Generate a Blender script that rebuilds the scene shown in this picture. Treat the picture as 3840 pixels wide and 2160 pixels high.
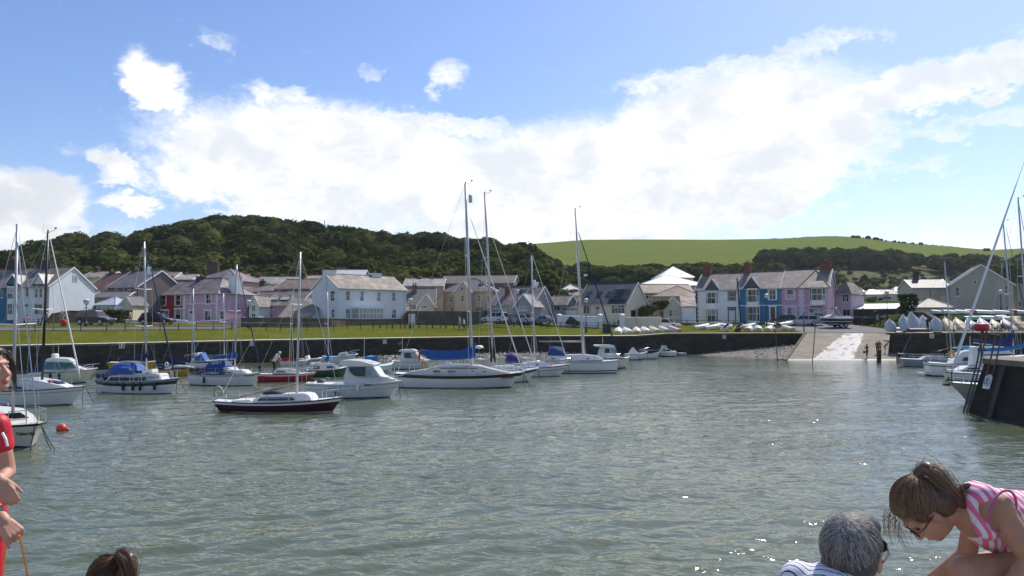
import bpy, bmesh, math, random
import numpy as np
from mathutils import Vector, Matrix, Quaternion
rnd = random.Random(7)
NR = np.random.default_rng(11)
for o in list(bpy.data.objects): bpy.data.objects.remove(o)
SC = bpy.context.scene
COL = SC.collection
# ------------------------------------------------------------------ camera, light, sky
F, CX, CY, HZ, EYE = 2846.0, 1920.0, 1080.0, 1208.0, 4.5      # photograph is 3840 x 2160
TILT = math.atan((HZ - CY) / F)
cam = bpy.data.cameras.new('camera'); camo = bpy.data.objects.new('camera', cam); COL.objects.link(camo)
camo.location = (0, 0, EYE); camo.rotation_euler = (math.pi/2 + TILT, 0, 0)
cam.sensor_width = 36; cam.lens = 36*F/3840; cam.clip_end = 6000; cam.clip_start = .05
SC.camera = camo
SUN_AZ, SUN_EL = math.radians(36), math.radians(50)
sd = Vector((math.sin(SUN_AZ)*math.cos(SUN_EL), math.cos(SUN_AZ)*math.cos(SUN_EL), math.sin(SUN_EL)))
sl = bpy.data.lights.new('sun', 'SUN'); sl.energy = 4.2; sl.angle = math.radians(.53); sl.color = (1, .95, .87)
so = bpy.data.objects.new('sun', sl); COL.objects.link(so); so.rotation_euler = (-sd).to_track_quat('-Z', 'Y').to_euler(); so.location = (60, 60, 120)
SC.view_settings.view_transform = 'Standard'; SC.view_settings.look = 'None'
SC.view_settings.exposure = 0.3; SC.view_settings.gamma = 1.0
SC.render.resolution_x, SC.render.resolution_y = 1024, 576
SC.cycles.use_denoising = True
SC.cycles.max_bounces = 6; SC.cycles.diffuse_bounces = 3; SC.cycles.glossy_bounces = 3; SC.cycles.transparent_max_bounces = 8
SC.cycles.sample_clamp_indirect = 6; SC.cycles.caustics_reflective = False; SC.cycles.caustics_refractive = False

wd = bpy.data.worlds.new('World'); SC.world = wd; wd.use_nodes = True
class NG:
    """tiny helper for node trees"""
    def __init__(s, tree): s.t = tree; s.n = tree.nodes; s.l = tree.links
    def new(s, typ, **kw):
        n = s.n.new(typ)
        for k, v in kw.items():
            if k.startswith('i_'):
                key = k[2:]; key = int(key) if key.isdigit() else key.replace('_', ' ')
                s.set(n.inputs[key], v)
            else: setattr(n, k, v)
        return n
    def set(s, inp, v):
        if isinstance(v, bpy.types.NodeSocket): s.l.new(v, inp)
        else: inp.default_value = v
    def m(s, op, a, b=0.0, c=None):
        n = s.n.new('ShaderNodeMath'); n.operation = op
        s.set(n.inputs[0], a); s.set(n.inputs[1], b)
        if c is not None: s.set(n.inputs[2], c)
        return n.outputs[0]
    def ss(s, x, lo, hi, a=0.0, b=1.0, interp='SMOOTHSTEP'):
        n = s.n.new('ShaderNodeMapRange'); n.interpolation_type = interp
        for k, v in zip(('Value', 'From Min', 'From Max', 'To Min', 'To Max'), (x, lo, hi, a, b)): s.set(n.inputs[k], v)
        return n.outputs[0]
    def mixc(s, f, a, b, mode='MIX'):
        n = s.n.new('ShaderNodeMix'); n.data_type = 'RGBA'; n.blend_type = mode
        s.set(n.inputs[0], f); s.set(n.inputs[6], a); s.set(n.inputs[7], b)
        return n.outputs[2]
    def noise(s, vec, scale, detail=4, rough=.55, dist=0.0):
        n = s.new('ShaderNodeTexNoise'); s.set(n.inputs['Vector'], vec); n.inputs['Scale'].default_value = scale
        n.inputs['Detail'].default_value = detail; n.inputs['Roughness'].default_value = rough; n.inputs['Distortion'].default_value = dist
        return n.outputs[0]
g = NG(wd.node_tree)
for n in list(g.n): g.n.remove(n)
tc = g.new('ShaderNodeTexCoord').outputs['Generated']
sky = g.new('ShaderNodeTexSky', sky_type='NISHITA', sun_disc=False, sun_elevation=SUN_EL, sun_rotation=SUN_AZ,
            altitude=0, air_density=1.0, dust_density=.7, ozone_density=2.6)
sep = g.new('ShaderNodeSeparateXYZ'); g.l.new(tc, sep.inputs[0])
dx, dy, dz = sep.outputs
az = g.m('MULTIPLY', g.m('ARCTAN2', dx, dy), 57.29578)          # degrees to the right of the harbour axis
el = g.m('MULTIPLY', g.m('ARCSINE', dz), 57.29578)              # degrees above the horizon
# cloud bodies: (azimuth, elevation, half width, half height, tilt, strength)
wv = g.new('ShaderNodeCombineXYZ'); g.set(wv.inputs[0], az); g.set(wv.inputs[1], g.m('MULTIPLY', el, 1.5)); g.set(wv.inputs[2], 3.7)
W = wv.outputs[0]
n1 = g.noise(W, .16, 7, .58, .3); n2 = g.noise(W, .55, 6, .6, .2); n3 = g.noise(W, .09, 3, .5)
azw = g.m('ADD', az, g.m('MULTIPLY', g.m('SUBTRACT', n1, .5), 9.0))
elw = g.m('ADD', el, g.m('MULTIPLY', g.m('SUBTRACT', n2, .5), 3.6))
BODIES = CLOUDS = [(-13, 11.2, 15.5, 5.6, -3, 1.0), (4, 9.6, 15, 6.4, 4, 1.05), (16, 12.2, 13, 6.8, 9, 1.05), (28, 15.3, 13, 2.0, 6, .8), (15, 17.6, 9, 1.3, 4, .55), (22.5, 19.0, 5, .9, 6, .45), (-6, 14.6, 9, 1.2, -4, .6),
          (45, 18.2, 14, 3.0, 6, .8), (30, 12.6, 8, .8, 8, .42), (27, 10.2, 6, .6, 9, .34), (-24.8, 16.0, 3.6, 1.9, -34, .95), (-16.0, 15.6, 4.2, 1.2, -14, .6),
          (-33.8, 6.8, 5.6, 3.4, 0, 1.0), (-28, 10.4, 3.6, 1.3, -14, 1.0), (-26, 8.0, 3.2, .9, 0, .95), (-5.6, 18.1, 2.2, 1.4, 0, .62), (-10.6, 18.1, 1.2, .9, 0, .34), (-21.5, 19.3, 2.8, .9, -12, .33),
          (-47, 9, 9, 4, 0, .9), (-75, 15, 15, 5, 5, .9), (70, 10, 14, 4, -4, .9), (33.0, 5.3, 1.7, 1.4, 0, .6), (28, 5.6, 2.4, 1.0, -18, .5), (100, 20, 20, 7, 5, .9), (-115, 25, 20, 7, -5, .9),
          (150, 22, 22, 6, 0, .9), (-160, 30, 20, 8, 0, .9)]
tot = None
for (ca, ce, ra, re, tl, st) in BODIES:
    ct, sn = math.cos(math.radians(tl)), math.sin(math.radians(tl))
    u = g.m('SUBTRACT', azw, ca); v = g.m('SUBTRACT', elw, ce)
    uu = g.m('DIVIDE', g.m('ADD', g.m('MULTIPLY', u, ct), g.m('MULTIPLY', v, sn)), ra)
    vv = g.m('DIVIDE', g.m('SUBTRACT', g.m('MULTIPLY', v, ct), g.m('MULTIPLY', u, sn)), re)
    d = g.m('SQRT', g.m('ADD', g.m('MULTIPLY', uu, uu), g.m('MULTIPLY', vv, vv)))
    k = g.ss(d, .25 if ra < 4 else .45, 1.2 if ra < 4 else 1.12, st, 0.0)
    tot = k if tot is None else g.m('MAXIMUM', tot, k)
low = g.m('MULTIPLY', g.ss(el, 3.0, 8.5, .55, 0.0), g.ss(az, 12, 19, 1.0, .35))
tot = g.m('MAXIMUM', tot, low)
n4 = g.noise(W, 1.9, 5, .6, .3)
dens = g.m('ADD', g.m('ADD', tot, g.m('MULTIPLY', g.m('SUBTRACT', n2, .5), .85)), g.m('MULTIPLY', g.m('SUBTRACT', n4, .5), .42))
cov = g.ss(dens, .10, .80)
cov = g.m('MULTIPLY', cov, g.ss(n3, .22, .42, .86, 1.0))
shade = g.ss(g.m('ADD', g.m('MULTIPLY', n1, .55), g.m('MULTIPLY', g.noise(W, .30, 5, .55, .4), .45)), .40, .62)
ccol = g.mixc(shade, (.69, .725, .775, 1), (.97, .97, .97, 1))
edge = g.ss(dens, .3, .8)
ccol = g.mixc(edge, (.86, .885, .92, 1), ccol)
leftdim = g.ss(az, -36, -24, .88, 1.0)
cc2 = g.new('ShaderNodeVectorMath', operation='SCALE'); g.set(cc2.inputs[0], ccol); g.set(cc2.inputs['Scale'], leftdim)
SKY_STRENGTH = .122
hs = g.new('ShaderNodeHueSaturation'); hs.inputs['Saturation'].default_value = 1.12; g.l.new(g.mixc(1.0, sky.outputs[0], (1.0, .965, 1.05, 1), 'MULTIPLY'), hs.inputs['Color'])
b1 = g.new('ShaderNodeBackground'); g.l.new(hs.outputs[0], b1.inputs[0]); b1.inputs[1].default_value = SKY_STRENGTH
b2 = g.new('ShaderNodeBackground'); g.l.new(cc2.outputs[0], b2.inputs[0]); b2.inputs[1].default_value = 1.0
mx = g.new('ShaderNodeMixShader'); g.l.new(cov, mx.inputs[0]); g.l.new(b1.outputs[0], mx.inputs[1]); g.l.new(b2.outputs[0], mx.inputs[2])
wo = g.new('ShaderNodeOutputWorld'); g.l.new(mx.outputs[0], wo.inputs[0])

# ------------------------------------------------------------------ pixels of the photograph -> rays
CT, ST = math.cos(TILT), math.sin(TILT)
def ray(px, py):
    u, v = (px-CX)/F, (CY-py)/F
    return (u, CT - v*ST, ST + v*CT)
def at(px, py, Y):
    d = ray(px, py); k = Y/d[1]
    return Vector((d[0]*k, Y, EYE + d[2]*k))
def atz(px, py, z=0.0):
    d = ray(px, py); k = (z-EYE)/d[2]
    return Vector((d[0]*k, d[1]*k, z))
def gx(px, Y, z=4.5):
    """world x of a column of the photograph at depth Y and height z"""
    return (px-CX)/F*(Y*CT + (z-EYE)*ST)
def gz(py, Y): return at(CX, py, Y).z

# ------------------------------------------------------------------ mesh builder
class MB:
    def __init__(s): s.v = []; s.f = []; s.m = []
    def add(s, vs, fs, mi=0):
        b = len(s.v); s.v += [tuple(v) for v in vs]
        for f in fs: s.f.append([b+i for i in f]); s.m.append(mi)
        return s
    def box(s, x0, x1, y0, y1, z0, z1, mi=0):
        return s.add([(x0,y0,z0),(x1,y0,z0),(x1,y1,z0),(x0,y1,z0),(x0,y0,z1),(x1,y0,z1),(x1,y1,z1),(x0,y1,z1)],
                     [(3,2,1,0),(4,5,6,7),(0,1,5,4),(1,2,6,5),(2,3,7,6),(3,0,4,7)], mi)
    def bar(s, a, b, w, h=None, mi=0, up=(0,0,1)):
        """square bar from a to b"""
        a, b = Vector(a), Vector(b); d = (b-a).normalized(); h = h or w
        u = Vector(up)
        if abs(d.dot(u)) > .95: u = Vector((1,0,0))
        r = d.cross(u).normalized()*w/2; t = r.cross(d).normalized()*h/2
        return s.add([a-r-t, a+r-t, a+r+t, a-r+t, b-r-t, b+r-t, b+r+t, b-r+t],
                     [(0,1,2,3),(7,6,5,4),(1,0,4,5),(2,1,5,6),(3,2,6,7),(0,3,7,4)], mi)
    def tube(s, path, r, n=6, mi=0, caps=True):
        P = [Vector(p) for p in path]; R = r if isinstance(r, (list, tuple)) else [r]*len(P)
        rings = []; pu = None
        for i, p in enumerate(P):
            d = (P[min(i+1, len(P)-1)] - P[max(i-1, 0)]).normalized()
            if pu is None:
                u = Vector((0,0,1)) if abs(d.z) < .9 else Vector((1,0,0))
                pu = d.cross(u).normalized()
            pu = (pu - d*pu.dot(d)).normalized(); w = d.cross(pu)
            rings.append([p + (pu*math.cos(2*math.pi*k/n) + w*math.sin(2*math.pi*k/n))*R[i] for k in range(n)])
        return s.loft(rings, True, caps, mi)
    def loft(s, rings, closed=True, caps=True, mi=0, cmi=None):
        n = len(rings[0]); vs = [v for r in rings for v in r]; fs = []
        m = n if closed else n-1
        for i in range(len(rings)-1):
            for k in range(m):
                k2 = (k+1) % n
                fs.append((i*n+k, i*n+k2, (i+1)*n+k2, (i+1)*n+k))
        s.add(vs, fs, mi)
        if caps:
            b = len(s.v) - len(vs); c = mi if cmi is None else cmi
            s.f.append([b+k for k in range(n)][::-1]); s.m.append(c)
            s.f.append([b+(len(rings)-1)*n+k for k in range(n)]); s.m.append(c)
        return s
    def ball(s, c, r, n=10, m=6, mi=0):
        rx, ry, rz = (r, r, r) if not isinstance(r, (list, tuple)) else r
        c = Vector(c); rings = []
        for i in range(m+1):
            t = math.pi*i/m; t = min(max(t, .02), math.pi-.02)
            rings.append([c + Vector((rx*math.sin(t)*math.cos(2*math.pi*k/n), ry*math.sin(t)*math.sin(2*math.pi*k/n), -rz*math.cos(t))) for k in range(n)])
        return s.loft(rings, True, True, mi)
    def lathe(s, prof, c=(0,0,0), n=10, mi=0):
        c = Vector(c)
        return s.loft([[c + Vector((r*math.cos(2*math.pi*k/n), r*math.sin(2*math.pi*k/n), z)) for k in range(n)] for r, z in prof], True, True, mi)
    def prism(s, pts, v, mi=0):
        """polygon (list of 3d points) extruded by vector v"""
        n = len(pts); P = [Vector(p) for p in pts]; v = Vector(v); Q = [p+v for p in P]
        s.add(P+Q, [tuple(range(n))[::-1], tuple(range(n, 2*n))] + [(k, (k+1) % n, n+(k+1) % n, n+k) for k in range(n)], mi)
        return s
    def build(s, name, mats, parent=None, smooth=False, loc=None, rz=0):
        me = bpy.data.meshes.new(name); me.from_pydata(s.v, [], s.f)
        if not isinstance(mats, (list, tuple)): mats = [mats]
        for m in mats: me.materials.append(m)
        if len(mats) > 1: me.polygons.foreach_set('material_index', s.m)
        if smooth: me.polygons.foreach_set('use_smooth', [True]*len(me.polygons))
        me.validate(); me.update()
        bm = bmesh.new(); bm.from_mesh(me); bmesh.ops.recalc_face_normals(bm, faces=bm.faces); bm.to_mesh(me); bm.free()
        o = bpy.data.objects.new(name, me); COL.objects.link(o)
        if parent: o.parent = parent
        if loc is not None: o.location = loc
        if rz: o.rotation_euler[2] = rz
        return o
def smooth_by_angle(o, ang=40):
    me = o.data; me.polygons.foreach_set('use_smooth', [True]*len(me.polygons))
    try: me.set_sharp_from_angle(angle=math.radians(ang))
    except Exception: pass
    return o
def npmesh(name, V, Q, mats, parent=None, smooth=False, attr=None):
    """mesh from numpy arrays of vertices and quads"""
    me = bpy.data.meshes.new(name); V = np.asarray(V, np.float32); Q = np.asarray(Q, np.int32); k = Q.shape[1]
    me.vertices.add(len(V)); me.vertices.foreach_set('co', V.ravel())
    me.loops.add(Q.size); me.loops.foreach_set('vertex_index', Q.ravel())
    me.polygons.add(len(Q)); me.polygons.foreach_set('loop_start', np.arange(len(Q), dtype=np.int32)*k)
    if smooth: me.polygons.foreach_set('use_smooth', np.ones(len(Q), bool))
    for m in (mats if isinstance(mats, (list, tuple)) else [mats]): me.materials.append(m)
    me.update(calc_edges=True)
    if attr is not None:
        a = me.attributes.new('tint', 'FLOAT', 'POINT'); a.data.foreach_set('value', np.asarray(attr, np.float32))
    o = bpy.data.objects.new(name, me); COL.objects.link(o)
    if parent: o.parent = parent
    return o
def tag(o, label, cat=None, group=None, kind=None):
    if label: o['label'] = label
    if cat: o['category'] = cat
    if group: o['group'] = group
    if kind: o['kind'] = kind
    return o
def empty(name, loc=(0,0,0), rz=0, label=None, cat=None, group=None):
    o = bpy.data.objects.new(name, None); COL.objects.link(o); o.location = loc; o.rotation_euler[2] = rz; o.empty_display_size = .3
    if label: tag(o, label, cat, group)
    return o
def copy_tree(o, parent=None):
    c = o.copy(); COL.objects.link(c)
    if parent: c.parent = parent
    for ch in [x for x in o.children]: copy_tree(ch, c)
    return c
def structure(o): o['kind'] = 'structure'; return o
# ------------------------------------------------------------------ materials
_MC = {}
def principled(name):
    m = bpy.data.materials.new(name); m.use_nodes = True; q = NG(m.node_tree)
    return m, q, m.node_tree.nodes['Principled BSDF']
def mat(name, col, rough=.6, metal=0.0, var=.12, scale=1.2, bump=0.0, bscale=20, spec=.5, dirt=0.0, coat=0.0):
    """painted / plain surface: base colour with soft uneven wear, optional fine relief"""
    if name in _MC: return _MC[name]
    m, q, b = principled(name); c = tuple(col[:3])
    co = q.new('ShaderNodeTexCoord').outputs['Object']
    n = q.noise(co, scale, 6, .62)
    col_out = q.mixc(q.ss(n, .3, .7), tuple(x*(1-var) for x in c)+(1,), tuple(min(1, x*(1+var)) for x in c)+(1,))
    if dirt:
        st = q.new('ShaderNodeMapping'); q.l.new(co, st.inputs[0]); st.inputs['Scale'].default_value = (2.2, 2.2, .35)
        dn = q.ss(q.noise(st.outputs[0], 1.6, 6, .65), .52, .78, 0.0, dirt)
        col_out = q.mixc(dn, col_out, tuple(x*.45 for x in c)[:3]+(1,))
    q.l.new(col_out, b.inputs['Base Color'])
    b.inputs['Roughness'].default_value = rough; b.inputs['Metallic'].default_value = metal
    b.inputs['Specular IOR Level'].default_value = spec
    if coat: b.inputs['Coat Weight'].default_value = coat; b.inputs['Coat Roughness'].default_value = .05
    if bump:
        bn = q.new('ShaderNodeBump'); bn.inputs['Strength'].default_value = bump; bn.inputs['Distance'].default_value = .02
        q.l.new(q.noise(co, bscale, 5, .6), bn.inputs['Height']); q.l.new(bn.outputs[0], b.inputs['Normal'])
    _MC[name] = m; return m
def roofmat(name, c1, c2, patch=.5, rough=.55, row=.26):
    """slates or tiles too small to tell apart: courses, uneven tones, weathering patches"""
    if name in _MC: return _MC[name]
    m, q, b = principled(name)
    co = q.new('ShaderNodeTexCoord').outputs['Object']
    mp = q.new('ShaderNodeMapping'); q.l.new(co, mp.inputs[0])
    se = q.new('ShaderNodeSeparateXYZ'); q.l.new(co, se.inputs[0])
    cb = q.new('ShaderNodeCombineXYZ'); q.l.new(q.m('ADD', se.outputs[0], se.outputs[1]), cb.inputs[0]); q.l.new(q.m('MULTIPLY', se.outputs[2], 1.7), cb.inputs[1])
    br = q.new('ShaderNodeTexBrick'); q.l.new(cb.outputs[0], br.inputs['Vector'])
    br.inputs['Scale'].default_value = 1; br.inputs['Brick Width'].default_value = row*1.5; br.inputs['Row Height'].default_value = row; br.inputs['Mortar Size'].default_value = .02
    br.inputs['Color1'].default_value = (*c1, 1); br.inputs['Color2'].default_value = (*c2, 1); br.inputs['Mortar'].default_value = (*[x*.35 for x in c1], 1); br.inputs['Bias'].default_value = -.1
    n = q.ss(q.noise(co, .55, 7, .7), .42, .68, 0.0, patch)
    c = q.mixc(n, br.outputs[0], (*[min(1, x*1.5+.03) for x in c2], 1))
    c = q.mixc(q.ss(q.noise(co, 5.5, 4, .7), .45, .75, 0, .45), c, (*[x*.5 for x in c1], 1))
    q.l.new(c, b.inputs['Base Color']); b.inputs['Roughness'].default_value = rough; b.inputs['Specular IOR Level'].default_value = .22
    bn = q.new('ShaderNodeBump'); bn.inputs['Strength'].default_value = .6; bn.inputs['Distance'].default_value = .02
    q.l.new(br.outputs['Fac'], bn.inputs['Height']); bn.invert = True; q.l.new(bn.outputs[0], b.inputs['Normal'])
    _MC[name] = m; return m
def stonemat(name, c1, c2, mortar, w=.45, h=.22, rough=.85, rub=.6):
    """coursed rubble whose stones are too small to pick out"""
    if name in _MC: return _MC[name]
    m, q, b = principled(name)
    co = q.new('ShaderNodeTexCoord').outputs['Object']
    se = q.new('ShaderNodeSeparateXYZ'); q.l.new(co, se.inputs[0])
    cb = q.new('ShaderNodeCombineXYZ'); q.l.new(q.m('ADD', se.outputs[0], q.m('MULTIPLY', se.outputs[1], .8)), cb.inputs[0]); q.l.new(se.outputs[2], cb.inputs[1])
    ad = q.new('ShaderNodeVectorMath', operation='ADD'); q.l.new(cb.outputs[0], ad.inputs[0])
    nz = q.new('ShaderNodeTexNoise'); q.l.new(co, nz.inputs['Vector']); nz.inputs['Scale'].default_value = 1.3; nz.inputs['Detail'].default_value = 3
    sc = q.new('ShaderNodeVectorMath', operation='SCALE'); q.l.new(nz.outputs['Color'], sc.inputs[0]); sc.inputs['Scale'].default_value = .28*rub; q.l.new(sc.outputs[0], ad.inputs[1])
    br = q.new('ShaderNodeTexBrick'); q.l.new(ad.outputs[0], br.inputs['Vector'])
    br.inputs['Scale'].default_value = 1; br.inputs['Brick Width'].default_value = w; br.inputs['Row Height'].default_value = h; br.inputs['Mortar Size'].default_value = .018; br.inputs['Mortar Smooth'].default_value = .3
    br.inputs['Color1'].default_value = (*c1, 1); br.inputs['Color2'].default_value = (*c2, 1); br.inputs['Mortar'].default_value = (*mortar, 1)
    c = q.mixc(q.ss(q.noise(co, .5, 7, .65), .4, .7, 0, .55), br.outputs[0], (*[x*.55 for x in c1], 1))
    q.l.new(c, b.inputs['Base Color']); b.inputs['Roughness'].default_value = rough; b.inputs['Specular IOR Level'].default_value = .15
    bn = q.new('ShaderNodeBump'); bn.inputs['Strength'].default_value = .8; bn.inputs['Distance'].default_value = .04
    q.l.new(q.m('ADD', q.m('MULTIPLY', br.outputs['Fac'], -1.0), q.m('MULTIPLY', q.noise(co, 6, 5, .65), .8)), bn.inputs['Height']); q.l.new(bn.outputs[0], b.inputs['Normal'])
    _MC[name] = m; return m
def leafmat(name, dark, light, trans=.3):
    m, q, b = principled(name)
    at_ = q.new('ShaderNodeAttribute', attribute_name='tint').outputs['Fac']
    c = q.mixc(at_, (*dark, 1), (*light, 1))
    df = q.new('ShaderNodeBsdfDiffuse'); q.l.new(c, df.inputs[0])
    tr = q.new('ShaderNodeBsdfTranslucent'); q.l.new(c, tr.inputs[0])
    mx = q.new('ShaderNodeMixShader'); mx.inputs[0].default_value = trans; q.l.new(df.outputs[0], mx.inputs[1]); q.l.new(tr.outputs[0], mx.inputs[2])
    q.l.new(mx.outputs[0], m.node_tree.nodes['Material Output'].inputs[0])
    return m
WHITE = mat('white_paint', (.78, .78, .76), .5, var=.04, dirt=.12)
TRIM = mat('white_trim', (.80, .80, .78), .4, var=.03)
BLACK = mat('black_paint', (.012, .012, .014), .4, var=.2)
GLASS = mat('window_glass', (.022, .027, .032), .06, var=.5, scale=.6, spec=.6)
NET = mat('curtained_glass', (.30, .32, .33), .12, var=.3, scale=1.5, spec=.6)
IRON = mat('black_iron', (.015, .015, .017), .45, var=.2)
ALU = mat('mast_alloy', (.46, .47, .49), .35, metal=.25, var=.05)
STEEL = mat('stainless_steel', (.6, .61, .62), .22, metal=.9, var=.05)
GEL = mat('white_gelcoat', (.74, .74, .72), .22, var=.03, dirt=.10, coat=.3)
CREAM_GEL = mat('cream_gelcoat', (.70, .66, .54), .25, var=.04, dirt=.12, coat=.3)
RUBBER = mat('black_rubber', (.014, .014, .015), .55, var=.2)
NAVY = mat('navy_canvas', (.012, .022, .085), .8, var=.2, scale=4)
BLUE = mat('blue_canvas', (.010, .085, .30), .75, var=.15, scale=4)
ROPE = mat('rope', (.25, .22, .17), .9, var=.2)
DARKROPE = mat('weedy_rope', (.03, .028, .022), .9, var=.3)
# ------------------------------------------------------------------ the lie of the land
WX = [-140, -95, -70, -44.5, -27.8, -13, 2.9, 14, 29.3, 41.5]
WY = [-30, 5.5, 35.5, 66, 86, 95.5, 102.6, 105.2, 107, 107.5]
ZX = [-140, -44.5, -27.8, -10, 2.9, 17, 19, 22, 41.5]
ZT = [2.4, 2.44, 2.48, 2.56, 2.65, 2.62, 2.75, 2.95, 2.97]
def sst(x, a, b):
    t = np.clip((x-a)/(b-a), 0, 1); return t*t*(3-2*t)
SIL_L = [(-900, 1010), (-400, 985), (0, 940), (100, 920), (250, 882), (400, 867), (600, 850), (680, 828), (800, 812), (950, 806), (1050, 815), (1150, 822), (1210, 852), (1300, 850), (1450, 872), (1600, 876), (1750, 892), (1850, 888), (1950, 908), (2050, 930), (2200, 960), (2400, 985), (2700, 1000)]
SIL_R = [(1500, 960), (1900, 920), (2020, 911), (2200, 897), (2400, 896), (2700, 897), (2950, 893), (3050, 886), (3150, 885), (3250, 890), (3350, 905), (3500, 918), (3600, 926), (3720, 936), (3840, 930), (4300, 920), (5000, 960)]
def hill(x, y):
    px = CX + F*x/np.maximum(y, 1)
    yl = np.interp(px, *zip(*SIL_L)); yr = np.interp(px, *zip(*SIL_R))
    zl = EYE + (HZ-yl)/F*285 - 8.5
    zr = EYE + (HZ-yr)/F*700
    L = np.where(y < 150, 0, (zl-4.3)*sst(y, 140, 300)) + 4.3
    L = np.where(y > 300, zl - (y-300)*.06, L)
    k = (zr-4.3)/78.0
    R = 4.3 + k*np.interp(y, [140, 280, 370, 420, 470, 700, 740, 1600], [0, 12, 21, 29, 37, 78, 78, 40])
    wl_ = 1-sst(px, 1980, 2260); wr_ = sst(px, 1250, 1600)
    return np.maximum(4.3+(L-4.3)*wl_, 4.3+(R-4.3)*wr_)
def H(x, y):
    x = np.asarray(x, float); y = np.asarray(y, float)
    yw = np.interp(x, WX, WY); zt = np.interp(x, ZX, ZT); s = y - yw
    near = zt + (3.62-zt)*np.clip(s/10, 0, 1) + (.45+.3*sst(x, -8, -3))*np.clip((s-10)/np.where(x > -6, 7, 12), 0, 1) + .25*np.clip((s-22)/14, 0, 1)
    apron = np.interp(y, [107.5, 118, 135], [2.97, 4.08, 4.3])
    mound = np.interp(y, [94, 100.5, 104.5, 108.5, 130, 150], [3.2, 3.25, 5.0, 5.95, 5.6, 4.3])
    pave = np.interp(y, [94, 107, 122], [3.2, 3.3, 4.1])
    wm = sst(x, 56, 61)
    rightq = pave*(1-wm) + mound*wm
    wa = sst(x, 40, 42); wb = sst(x, 52, 54.5)
    z = near*(1-wa) + (apron*(1-wb) + rightq*wb)*wa
    hz = hill(x, y)
    return np.where(y > 140, np.maximum(hz, 4.3), z)
def ground_z(x, y): return float(H(x, y))
GRASS = None
def grassmat(name, c1, c2, c3, sc=1.0):
    m, q, b = principled(name)
    co = q.new('ShaderNodeTexCoord').outputs['Object']
    n = q.noise(co, .35*sc, 7, .65); n2 = q.noise(co, 2.5*sc, 6, .7); n3 = q.noise(co, .09*sc, 3, .5)
    c = q.mixc(q.ss(n, .35, .66), (*c1, 1), (*c2, 1)); c = q.mixc(q.ss(n2, .46, .72, 0, .75), c, (*c3, 1))
    c = q.mixc(q.ss(n3, .48, .7, 0, .5), c, (*[v*.65 for v in c1], 1))
    q.l.new(c, b.inputs['Base Color']); b.inputs['Roughness'].default_value = .9; b.inputs['Specular IOR Level'].default_value = 0
    bn = q.new('ShaderNodeBump'); bn.inputs['Strength'].default_value = .9; bn.inputs['Distance'].default_value = .12
    q.l.new(q.m('ADD', n2, q.noise(co, 9*sc, 3, .6)), bn.inputs['Height']); q.l.new(bn.outputs[0], b.inputs['Normal'])
    return m
M_GRASS = grassmat('mown_grass', (.104, .118, .018), (.140, .146, .030), (.052, .066, .013))
M_FIELD = grassmat('hill_pasture', (.115, .165, .028), (.14, .19, .036), (.08, .12, .02), .12)
M_SCRUB = grassmat('rough_ground', (.055, .065, .022), (.09, .085, .035), (.025, .035, .012), .25)
M_ASPH = mat('asphalt', (.085, .083, .08), .85, var=.2, scale=.4, bump=.3)
M_CONC = mat('concrete', (.24, .22, .185), .8, var=.2, scale=.5, bump=.3, bscale=6, dirt=.4)
M_QUAY = stonemat('harbour_stone', (.040, .036, .029), (.066, .058, .046), (.034, .031, .026), .7, .32, rub=1.7)
M_WALL = stonemat('rubble_wall', (.12, .105, .085), (.19, .165, .13), (.09, .08, .065))
# ground: one sheet from the houses to the skyline
def sheet(name, aa, yy, m, f=H, dz=0.0):
    A, Y = np.meshgrid(aa, yy); X = A*Y; Z = f(X, Y) + dz
    V = np.stack([X, Y, Z], -1).reshape(-1, 3); n, k = len(yy), len(aa)
    i = np.arange((n-1)*k).reshape(n-1, k)[:, :-1].ravel()
    return npmesh(name, V, np.stack([i, i+1, i+k+1, i+k], 1), m, smooth=True)
aa = np.concatenate([np.linspace(-1.8, -.9, 12)[:-1], np.linspace(-.9, .9, 150), np.linspace(.9, 1.8, 12)[1:]])
yy = np.concatenate([np.linspace(139.9, 470, 80), np.linspace(475, 760, 50), np.linspace(770, 860, 4)])
# hillside material: pasture high on the right, rough ground elsewhere
def hillmat():
    m, q, b = principled('hillside')
    co = q.new('ShaderNodeTexCoord').outputs['Object']; se = q.new('ShaderNodeSeparateXYZ'); q.l.new(co, se.inputs[0])
    n = q.noise(co, .02, 5, .6); n1 = q.noise(co, .08, 7, .68); n2 = q.noise(co, .5, 5, .7)
    fld = q.mixc(q.ss(n1, .35, .65), (.118, .150, .034, 1), (.140, .168, .044, 1)); fld = q.mixc(q.ss(n2, .5, .7, 0, .4), fld, (.095, .122, .026, 1))
    scr = q.mixc(q.ss(n1, .38, .62), (.07, .08, .035, 1), (.17, .165, .09, 1)); scr = q.mixc(q.ss(n2, .46, .62, 0, .8), scr, (.05, .058, .025, 1))
    low = q.mixc(q.ss(n1, .40, .6), (.10, .15, .025, 1), (.05, .075, .02, 1))
    yv = q.m('ADD', se.outputs[1], q.m('MULTIPLY', q.m('SUBTRACT', n, .5), 40))
    av = q.ss(q.m('DIVIDE', se.outputs[0], se.outputs[1]), .33, .37, 378, 466); isf = q.ss(q.m('SUBTRACT', yv, av), 0, 6); isl = q.ss(yv, 215, 235)
    q.l.new(q.mixc(isf, q.mixc(isl, low, scr), fld), b.inputs['Base Color']); b.inputs['Roughness'].default_value = .9; b.inputs['Specular IOR Level'].default_value = 0
    bn = q.new('ShaderNodeBump'); bn.inputs['Strength'].default_value = 1; bn.inputs['Distance'].default_value = .5
    q.l.new(n2, bn.inputs['Height']); q.l.new(bn.outputs[0], b.inputs['Normal'])
    return m
structure(sheet('hills', aa, yy, hillmat()))
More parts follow.
